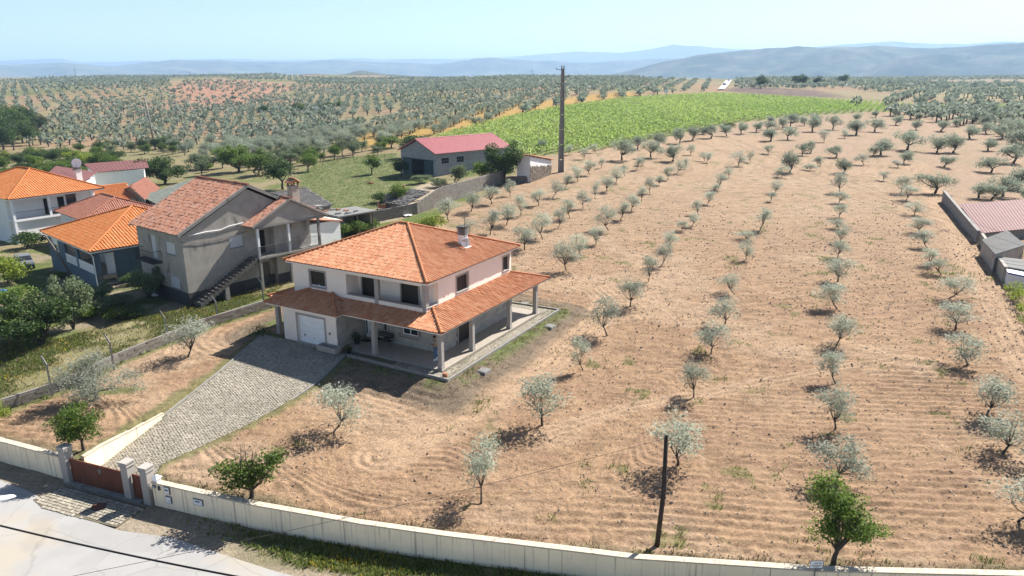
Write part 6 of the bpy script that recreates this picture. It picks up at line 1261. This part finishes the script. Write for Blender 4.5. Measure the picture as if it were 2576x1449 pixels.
# house surroundings
def cover(px, py2, label):
    p = atf(px, py2); o = empty('inspection_cover', p, MAIN.yaw, label, 'cover'); MB().box(-.42, .42, -.36, .36, -.2, .10).build('frame', M['concrete'], o); MB().box(-.36, .36, -.3, .3, .101, .13).build('lid', M['fibre'], o)
cover(1217, 934, 'pale concrete inspection cover on the bank nearest the path corner'); cover(1383, 822, 'pale concrete inspection cover on the grass near the porch far end'); cover(1318, 766, 'pale concrete inspection cover behind the far porch pillar')
o = empty('stone_trough', MAIN.w(-1.05, 9.2, -.14), MAIN.yaw, 'grey stone trough standing beside the garage door', 'trough'); MB().box(-.33, .33, -.85, .85, .0, .12).build('base', M['granite'], o)
MB().box(-.36, -.26, -.9, .9, .121, .42).box(.26, .36, -.9, .9, .121, .42).box(-.26, .26, -.9, -.78, .121, .42).box(-.26, .26, .78, .9, .121, .42).build('rim', M['granite'], o)
o = empty('garden_bench', MAIN.w(1.75, 6.25, 0), MAIN.yaw, 'dark slatted garden bench against the porch wall', 'bench')
for i in range(4): MB().box(-.42+i*.12, -.32+i*.12, -.72, .72, .42, .45).build('seat_slat', M['darkwood'], o)
for i in range(3): MB().box(.10+i*.02, .13+i*.02, -.72, .72, .55+i*.13, .64+i*.13).build('back_slat', M['darkwood'], o)
for s in (-.66, .66): MB().tube([(-.38,s,0),(-.36,s,.42),(-.36,s,.62),(.1,s,.62)], .025, 5).tube([(.08,s,0),(.08,s,.42),(.18,s,.95)], .025, 5).build('end_frame', M['teal'], o)
o = empty('cushion', MAIN.w(1.55, 6.0, .45), MAIN.yaw, 'dark folded cushion lying on the garden bench', 'cushion'); MB().box(-.16, .16, -.26, .26, 0, .1).build('pad', M['dark'], o); MB().box(-.14, .14, -.23, .23, .1, .17).build('fold', M['shutter_dark'], o)
o = empty('doormat', MAIN.w(1.7, 8.1, 0), MAIN.yaw, 'dark doormat before the white front door', 'doormat'); MB().box(-.25, .25, -.4, .4, .002, .02).build('mat', M['dark'], o); MB().box(-.22, .22, -.37, .37, .02, .028).build('pile', M['shutter_dark'], o)
def potplant(loc, label, s):
    o = empty('potted_plant', loc, 0, label, 'plant'); MB().lathe([(.14*s,0),(.19*s,.3*s),(.2*s,.32*s),(.17*s,.33*s)], n=12).build('pot', M['dark'], o, smooth=True); r = np.random.default_rng(4); P_, _, tn = clumps(5, [(0,0,.55*s,.25*s,.25*s,.25*s)], 10, 200, .08*s); V, F, rv = leaves(P_, .12*s, .06*s, 3, tn); obj('foliage', mesh_np('foliage', V, F, LM['dark'], attr={'rnd': rv}), o)
potplant(MAIN.w(.9, 8.25, 0), 'dark potted plant beside the garage corner on the porch', 1.2); potplant(MAIN.w(-.75, 7.6, -.15), 'leafy dark plant at the porch front edge near the trough', 1.0)
o = empty('clay_pot', MAIN.w(-.95, -.95, -.12), 0, 'round terracotta pot at the path corner nearest the field', 'pot'); MB().lathe([(.1,0),(.17,.08),(.19,.2),(.15,.28),(.13,.3),(.1,.26)], n=12).build('body', M['clay'], o, smooth=True); MB().lathe([(.15,.28),(.17,.3),(.14,.33)], n=12).build('lip', M['clay'], o)
pl = put('dark_plant', 652, 842, 'dark spiky plant at the kerb left of the garage', 'plant'); r = np.random.default_rng(8); P_ = np.stack([r.normal(0,.35,160), r.normal(0,.35,160), r.uniform(.05,.7,160)], 1); V, F, rv = leaves(P_, .4, .05, 3); obj('leaves', mesh_np('leaves', V, F, LM['dark'], attr={'rnd': rv}), pl); MB().tube([(0,0,-.1),(0,0,.4)], .04, 5).build('stem', M['bark'], pl)
# manhole and loose slab
o = empty('manhole_cover', (-21.1,32.0,ROADZ+.065), 0, 'round rusty manhole cover in the cobbled apron', 'manhole cover'); MB().lathe([(.36,0),(.36,.02),(.33,.025)], n=20).build('ring', M['iron'], o); MB().lathe([(.31,.0),(.31,.028)], n=20).build('lid', M['rust'], o)
o = put('white_stone', 395, 742, 'flat white stone slab lying before the old house', 'stone'); MB().lathe([(.45,0),(.5,.05),(.42,.1),(.1,.12)], n=9).build('slab', M['white'], o); MB().lathe([(.2,.12),(.18,.16),(.05,.17)], (.1,.1,0), 7).build('chip', M['white'], o)
# ---- the person on the porch
def skin(name, joints, edges, m, parent, sub=2):
    me = bpy.data.meshes.new(name); me.from_pydata([j[:3] for j in joints], edges, []); me.update(); o = bpy.data.objects.new(name, me); link(o, parent)
    o.modifiers.new('skin', 'SKIN'); 
    if not me.skin_vertices: me.skin_vertices.new() if hasattr(me.skin_vertices, 'new') else None
    bpy.context.view_layer.update()
    for v, j in zip(me.skin_vertices[0].data, joints): v.radius = (j[3], j[4] if len(j) > 4 else j[3])
    me.skin_vertices[0].data[0].use_root = True
    s = o.modifiers.new('sub', 'SUBSURF'); s.levels = sub; s.render_levels = sub; me.materials.append(m); return o
pp = MAIN.w(1.15, 1.25, 0); o = empty('person', pp, RAD(212), 'person in beige t-shirt, blue jeans and white trainers looking down at a phone', 'person')
SKN = mat('skin_tone', (.45,.27,.19), .6, .05, 4); BEI = mat('beige_cotton', (.46,.38,.29), .9, .08, 6); JEA = mat('blue_denim', (.09,.17,.32), .9, .12, 8); WHT = M['whitepaint']
# local: x forward, y left
body = [(0,0,.95,.13,.16),(0,0,1.12,.11,.15),(.01,0,1.3,.12,.17),(.02,0,1.42,.09,.12),(.04,0,1.5,.055),(.09,0,1.57,.075,.08),(.10,0,1.68,.085,.085),
 (.01,.19,1.38,.055),(-.02,.24,1.12,.045),(.22,.16,1.08,.036),(.33,.06,1.14,.03),(.01,-.19,1.38,.055),(-.02,-.24,1.12,.045),(.22,-.16,1.08,.036),(.33,-.06,1.14,.03),
 (.02,.10,.88,.09),(.14,.10,.50,.065),(.05,.10,.10,.045),(.16,.10,.04,.04),(-.02,-.10,.88,.09),(-.02,-.10,.50,.065),(-.2,-.10,.12,.045),(-.08,-.10,.04,.04)]
ed = [(0,1),(1,2),(2,3),(3,4),(4,5),(5,6),(2,7),(7,8),(8,9),(9,10),(2,11),(11,12),(12,13),(13,14),(0,15),(15,16),(16,17),(17,18),(0,19),(19,20),(20,21),(21,22)]
bdy = skin('body', body, ed, SKN, o)
skin('t_shirt', [(0,0,.93,.15,.185),(0,0,1.12,.13,.175),(.01,0,1.3,.14,.19),(.02,0,1.40,.10,.13),(.01,.19,1.37,.075),(-.01,.235,1.2,.07),(.01,-.19,1.37,.075),(-.01,-.235,1.2,.07)], [(0,1),(1,2),(2,3),(2,4),(4,5),(2,6),(6,7)], BEI, bdy)
skin('jeans', [(0,0,.95,.145,.175),(.02,.10,.86,.105),(.14,.10,.50,.08),(.06,.10,.14,.065),(-.02,-.10,.86,.105),(-.02,-.10,.50,.08),(-.18,-.10,.16,.065)], [(0,1),(1,2),(2,3),(0,4),(4,5),(5,6)], JEA, bdy)
for y, x, z in ((.1,.05,.0),(-.1,-.19,.03)): MB().add([(x-.09,y-.05,z),(x+.2,y-.05,z),(x+.2,y+.05,z),(x-.09,y+.05,z),(x-.08,y-.045,z+.11),(x+.06,y-.045,z+.11),(x+.06,y+.045,z+.11),(x-.08,y+.045,z+.11),(x+.18,y-.04,z+.06),(x+.18,y+.04,z+.06)], [(3,2,1,0),(4,5,6,7),(0,1,8,5,4),(2,3,7,6,9),(3,0,4,7),(5,8,9,6),(1,2,9,8)]).build('trainer', WHT, bdy)
MB().lathe([(.02,-.06),(.085,-.04),(.098,.02),(.085,.08),(.04,.115),(.005,.12)], (.075,0,1.70), 12).build('hair', M['dark'], bdy, smooth=True)
for s in (-1, 1): MB().lathe([(.004,-.02),(.016,0),(.004,.02)], (.10,s*.092,1.655), 6).build('ear', SKN, bdy); MB().lathe([(.004,-.012),(.012,0),(.004,.012)], (.182,s*.032,1.67), 6).build('eye', M['dark'], bdy)
MB().add([(.178,-.014,1.635),(.178,.014,1.635),(.205,0,1.64),(.18,0,1.672)], [(0,1,2),(0,2,3),(1,3,2),(0,3,1)]).build('nose', SKN, bdy); MB().box(.166, .178, -.026, .026, 1.603, 1.612).build('mouth', M['clay'], bdy)
for s in (-1, 1):
    for k in range(5):
        t = s*.05-s*.016*k*.9; MB().tube([(.335,t,1.145+.012*k),(.375,t*.8,1.155+.014*k),(.395,t*.3,1.165+.014*k)] if k < 4 else [(.32,s*.03,1.17),(.36,s*.01,1.2),(.37,0,1.215)], [.011,.010,.008], 5).build('finger', SKN, bdy)
tag(MB().box(-.012, .004, -.038, .038, -.07, .085).box(.0041, .006, -.033, .033, -.06, .075).build('phone', M['dark'], None, loc=Vector(pp)+Matrix.Rotation(RAD(212), 3, 'Z') @ Vector((.39,0,1.2)), rz=RAD(212)), 'dark phone held in the hands of the person on the porch', 'phone')
# ---- walled property on the right
o = empty('walled_yard', (0,0,0), 0, 'long grey rendered yard wall on a rubble base at the right edge', 'wall')
a = atf(2374, 507); b_ = atf(2461, 611); c = atf(2528, 710); ha = height_at(a, 2379, 481); hb = height_at(b_, 2466, 582)
def slab(p0, p1, z0a, z0b, z1a, z1b, th, nm, m, par):
    e = np.array((p1[0]-p0[0], p1[1]-p0[1])); e = e/np.hypot(*e); n = np.array((e[1], -e[0]))*-th; q = [p0[:2], p1[:2], p1[:2]+n, p0[:2]+n] if False else [np.array(p0[:2]), np.array(p1[:2]), np.array(p1[:2])-n, np.array(p0[:2])-n]
    return MB().prism([tuple(t) for t in q], [z0a, z0b, z0b, z0a], [z1a, z1b, z1b, z1a]).build(nm, m, par)
slab(a, b_, a[2]-.5, b_[2]-.5, a[2]+ha, b_[2]+hb, .3, 'wall_body', M['concrete'], o); slab(b_+np.array((.25,-.3,0)), c, b_[2]-.5, c[2]-.6, b_[2]+1.2, c[2]+1.55, .3, 'lower_wall_body', M['old_plaster'], o)
slab(a, b_, a[2]+ha+.001, b_[2]+hb+.001, a[2]+ha+.09, b_[2]+hb+.09, .36, 'coping', M['concrete'], o)
rsd = np.random.default_rng(9); t = rsd.random(500); zz = rsd.random(500)*1.2; ee = (b_-a)[:2]/np.hypot(*(b_-a)[:2]); nn = np.array((-ee[1], ee[0])); C = np.stack([a[0]+(b_-a)[0]*t+nn[0]*.02, a[1]+(b_-a)[1]*t+nn[1]*.02, a[2]+(b_-a)[2]*t-.1+zz], 1); s = rsd.uniform(.1, .24, 500)
boxes_obj('rubble_stones', C, np.stack([ee[0]*s, ee[1]*s, 0*s], 1), np.tile([nn[0]*.05, nn[1]*.05, 0], (500, 1)), np.stack([0*s, 0*s, s*.6], 1), M['stone'], o, 3)
def w3(px, py2, y): q = aty(px, py2, y); return (q[0], q[1], q[2])
def roof_from(name, pts, m, label, wm, corr=.3, zb=.3):
    c = np.mean([p[:2] for p in pts], 0); o = empty(name, (c[0], c[1], zb), 0, label, 'shed'); q = [(p[0]-c[0], p[1]-c[1], p[2]-zb) for p in pts]
    MB().prism([(p[0]*.96, p[1]*.96) for p in q], -.6, [p[2]-.12 for p in q]).build('wall', wm, o); sheet_metal(o, q, m, corr, .04); return o
za = a[2]+ha*.8
A1, A2 = np.array((*(a[:2]+(b_-a)[:2]*.36+.35*np.array((1,-.4))), za-.1)), np.array((*(a[:2]+(b_-a)[:2]*.97+.35*np.array((1,-.4))), b_[2]+hb-.35))
E1, E2 = A2+np.array((17,4.5,.5)), A1+np.array((20,4.5,.5))
roof_from('red_roof_workshop', [tuple(A2), tuple(E1), tuple(E2), tuple(A1)], M['redmetal_old'], 'workshop with faded red metal roof inside the walled yard', M['concrete'], .45, .2)
d0, d1, d2, d3 = atz(2470,603,2.0), atz(2504,640,2.0), atz(2580,616,2.6), atz(2534,579,2.6)
roof_from('fibre_roof_shed', [tuple(d0), tuple(d1), tuple(d2), tuple(d3)], M['fibre'], 'shed with grey corrugated fibre-cement roof at the right edge', M['old_plaster'], .35, .1)
d0, d1, d2, d3 = atz(2506,645,1.6), atz(2530,671,1.5), atz(2640,690,1.6), atz(2600,655,1.8)
roof_from('flat_roof_shed', [tuple(d0), tuple(d1), tuple(d2), tuple(d3)], M['fibre'], 'low grey flat roof with loose stones beside the white canopy', M['old_plaster'], 1.2, .1)
d0, d1, d2, d3 = atz(2529,673,1.35), atz(2536,686,1.3), atz(2660,712,1.3), atz(2640,690,1.35)
o = roof_from('white_canopy', [tuple(d0), tuple(d1), tuple(d2), tuple(d3)], M['whitepaint'], 'white canopy roof with blue edge at the right border', M['white'], .8, .1)
e = d2-d1; c = np.mean([d0[:2], d1[:2], d2[:2], d3[:2]], 0); MB().tube([(d1[0]-c[0], d1[1]-c[1], 1.17), (d2[0]-c[0], d2[1]-c[1], 1.17)], .07, 6).build('blue_edge', plain('blue_paint', (.02,.08,.4), .4), o)
q = atz(2546, 622, 1.8); o = empty('brick_stack', (q[0], q[1], .4), .4, 'squat red brick chimney between the grey roofs at the right edge', 'chimney'); MB().box(-.35, .35, -.3, .3, -.3, 1.9).build('stack', M['clay'], o); MB().box(-.4, .4, -.35, .35, 1.9, 2.0).build('cap', M['fibre'], o)
# far small things: road signs, marker posts, cars on the far road, masts on the crest
def roadsign(px, py2, label, s=1.0, m=None):
    p = atf(px, py2); o = empty('road_sign', p, 0, label, 'sign'); MB().tube([(0,0,-.2),(0,0,2.6*s)], .05, 6).build('post', M['fibre'], o); MB().box(-.7*s, .7*s, -.05, .0, 1.7*s, 2.9*s).build('board', m or M['whitepaint'], o)
roadsign(1250, 263, 'small white road sign among olives left of the pylon', 1.6); roadsign(797, 292, 'small white sign by the valley lane behind the garden', 1.6); roadsign(488, 298, 'white marker board low in the valley grove', 1.5); roadsign(1675, 246, 'tiny pale sign at the end of the vineyard', 1.5)
for i, (px, py2, col) in enumerate(((1822,217,(.08,.09,.12)),(1833,206,(.7,.7,.7)))):
    p = atf(px, py2); o = car('distant_car', (p[0], p[1], p[2]+.55), RAD(70), plain('far_paint_%d' % i, col, .3), ('dark car near the foot of the far road', 'white car near the crest of the far road')[i]); o.scale = (1.3,)*3
for i, (px, py2, top) in enumerate(((190,190,168),(478,193,180),(925,193,176),(1255,193,186),(1338,193,172))):
    p = atf(px, py2); h = max(8, height_at(p, px, top)); o = empty('lattice_mast', p, 0, 'thin power mast on the horizon, %s from the left' % ordw(i), 'mast', 'masts on the horizon'); b = MB()
    for sx in (-1, 1): b.tube([(sx*h*.05,0,0),(0,0,h)], h*.006, 4)
    for k in range(6): z = h*k/7; w_ = h*.05*(1-k/7); b.tube([(-w_,0,z),(w_,0,z+h/7)], h*.004, 4)
    b.build('tower', M['iron'], o); MB().tube([(-h*.12,0,h*.88),(h*.12,0,h*.88)], h*.005, 4).build('cross_arm', M['iron'], o)
# ------------------------------------------------------------------ hills and air
HM = bpy.data.materials.new('hill_scrub'); HM.use_nodes = True; n = HM.node_tree; n.nodes.clear(); N = n.nodes.new; L = n.links.new
out = N('ShaderNodeOutputMaterial'); b = N('ShaderNodeBsdfPrincipled'); b.inputs['Roughness'].default_value = 1; b.inputs['Specular IOR Level'].default_value = 0; L(b.outputs[0], out.inputs[0])
tc = N('ShaderNodeTexCoord'); n1 = N('ShaderNodeTexNoise'); n1.inputs['Scale'].default_value = .006; n1.inputs['Detail'].default_value = 8; n1.inputs['Roughness'].default_value = .7; L(tc.outputs['Object'], n1.inputs['Vector'])
rp = N('ShaderNodeValToRGB'); cr = rp.color_ramp; cr.elements[0].position = .36; cr.elements[0].color = (.025,.04,.02,1); cr.elements[1].position = .62; cr.elements[1].color = (.13,.12,.08,1); e = cr.elements.new(.5); e.color = (.07,.08,.045,1); L(n1.outputs['Fac'], rp.inputs[0])
vo = N('ShaderNodeTexVoronoi'); vo.inputs['Scale'].default_value = .004; L(tc.outputs['Object'], vo.inputs['Vector']); mx = N('ShaderNodeMix'); mx.data_type = 'RGBA'; mx.blend_type = 'MULTIPLY'; mx.inputs['Factor'].default_value = .55; sp = N('ShaderNodeMapRange'); sp.inputs[3].default_value = .55; sp.inputs[4].default_value = 1.5
sx = N('ShaderNodeSeparateColor'); L(vo.outputs['Color'], sx.inputs[0]); L(sx.outputs[0], sp.inputs[0]); L(rp.outputs[0], mx.inputs['A']); L(sp.outputs[0], mx.inputs['B']); L(mx.outputs['Result'], b.inputs['Base Color'])
def hills(crest, D, depth, label, seed, rough=1.0):
    px = np.linspace(-900, 3500, 420); py = np.interp(px, [c[0] for c in crest], [c[1] for c in crest]); k = np.linspace(0, 1, 46)
    dirs = np.array([ray(a, c) for a, c in zip(px, py)]); az = np.arctan2(dirs[:, 0], dirs[:, 1]); el = dirs[:, 2]/np.hypot(dirs[:, 0], dirs[:, 1]); V = []
    for t in k:
        d = D-depth+depth*1.5*t; x = np.sin(az)*d; y = np.cos(az)*d; prof = np.where(t < .667, np.sin(min(t/.667, 1)*math.pi/2)**1.15, 1-((t-.667)/.333)**1.5*.6)
        zc = CAM_Z+el*D; f = fbm(x/(depth*.16), y/(depth*.16), seed, 6)-.5; f2 = fbm(x/(depth*.5), y/(depth*.5), seed+9, 3)-.5; env = math.sin(min(t/.667, 1)*math.pi)*.9+.04*(1-t)
        z = -130+(zc+130)*prof+(zc+140)*(f*.42+f2*.55)*env*rough+(fbm(px*.02+seed, px*0, seed+3)-.5)*D*.0022*prof
        V.append(np.stack([x, y, z], 1))
    V = np.concatenate(V); m = len(px); i = np.arange(len(V)).reshape(len(k), m); F = np.stack([i[:-1, :-1], i[:-1, 1:], i[1:, 1:], i[1:, :-1]], -1).reshape(-1, 4)
    tag(obj('hills', mesh_np('hills', V, F, HM, smooth=True)), label, None, None, 'structure')
hills([(-900,200),(600,198),(700,192),(780,185),(860,187),(905,178),(960,186),(1050,192),(1300,199),(3500,199)], 3300, 700, 'low reddish hillock beyond the crest', 3, .5)
hills([(-900,200),(1400,199),(1500,194),(1570,184),(1640,168),(1700,153),(1780,141),(1880,129),(2000,122),(2100,118),(2200,117),(2350,121),(2450,117),(2576,112),(2900,115),(3500,130)], 5600, 1700, 'long scrubby ridge rising on the right', 7)
hills([(-900,160),(-200,166),(0,164),(150,158),(290,168),(430,151),(560,153),(700,158),(830,151),(1000,158),(1100,161),(1200,153),(1350,159),(1500,156),(1620,149),(1760,150),(1900,160),(2200,175),(3500,175)], 9000, 2500, 'middle blue hill range', 13)
hills([(-900,148),(-200,150),(0,153),(150,149),(210,156),(400,152),(520,150),(830,149),(1000,151),(1150,148),(1300,142),(1450,129),(1560,133),(1640,124),(1690,117),(1760,119),(1860,127),(1960,133),(2050,120),(2120,113),(2250,107),(2350,113),(2450,110),(2520,104),(2700,106),(3500,120)], 15000, 3000, 'farthest pale mountain range', 19, .7)
r = np.random.default_rng(4); vC = []
for i in range(70):
    px, py2 = r.normal(2385, 34), r.normal(153, 4.5); d = ray(px, py2); kk = 5000/math.hypot(d[0], d[1]); vC.append((d[0]*kk, d[1]*kk, CAM_Z+d[2]*kk))
vC = np.array(vC); s = r.uniform(5, 9, 70); Z = 0*s; o = boxes_obj('distant_village', vC, np.stack([s, Z, Z], 1), np.stack([Z, s*.7, Z], 1), np.stack([Z, Z, s*.5], 1), mat('village_walls', (.62,.52,.46), .9, .1, .01, attr='rnd', tint=(.45,.24,.17)), None, 5); tag(o, 'tiny village of pale houses on the right hillside', None, None, 'stuff')
hb_ = MB().box(-26000, 26000, -400, 24500, -135, 520); hzb = bpy.data.materials.new('blue_air'); hzb.use_nodes = True; n = hzb.node_tree; n.nodes.clear(); pv = n.nodes.new('ShaderNodeVolumePrincipled'); om = n.nodes.new('ShaderNodeOutputMaterial')
pv.inputs['Color'].default_value = (.48,.70,1,1); pv.inputs['Density'].default_value = 1.25e-4; pv.inputs['Anisotropy'].default_value = .1; n.links.new(pv.outputs[0], om.inputs['Volume'])
hzo = hb_.build('haze', hzb); tag(hzo, 'pale blue summer haze over the land', None, None, 'stuff')
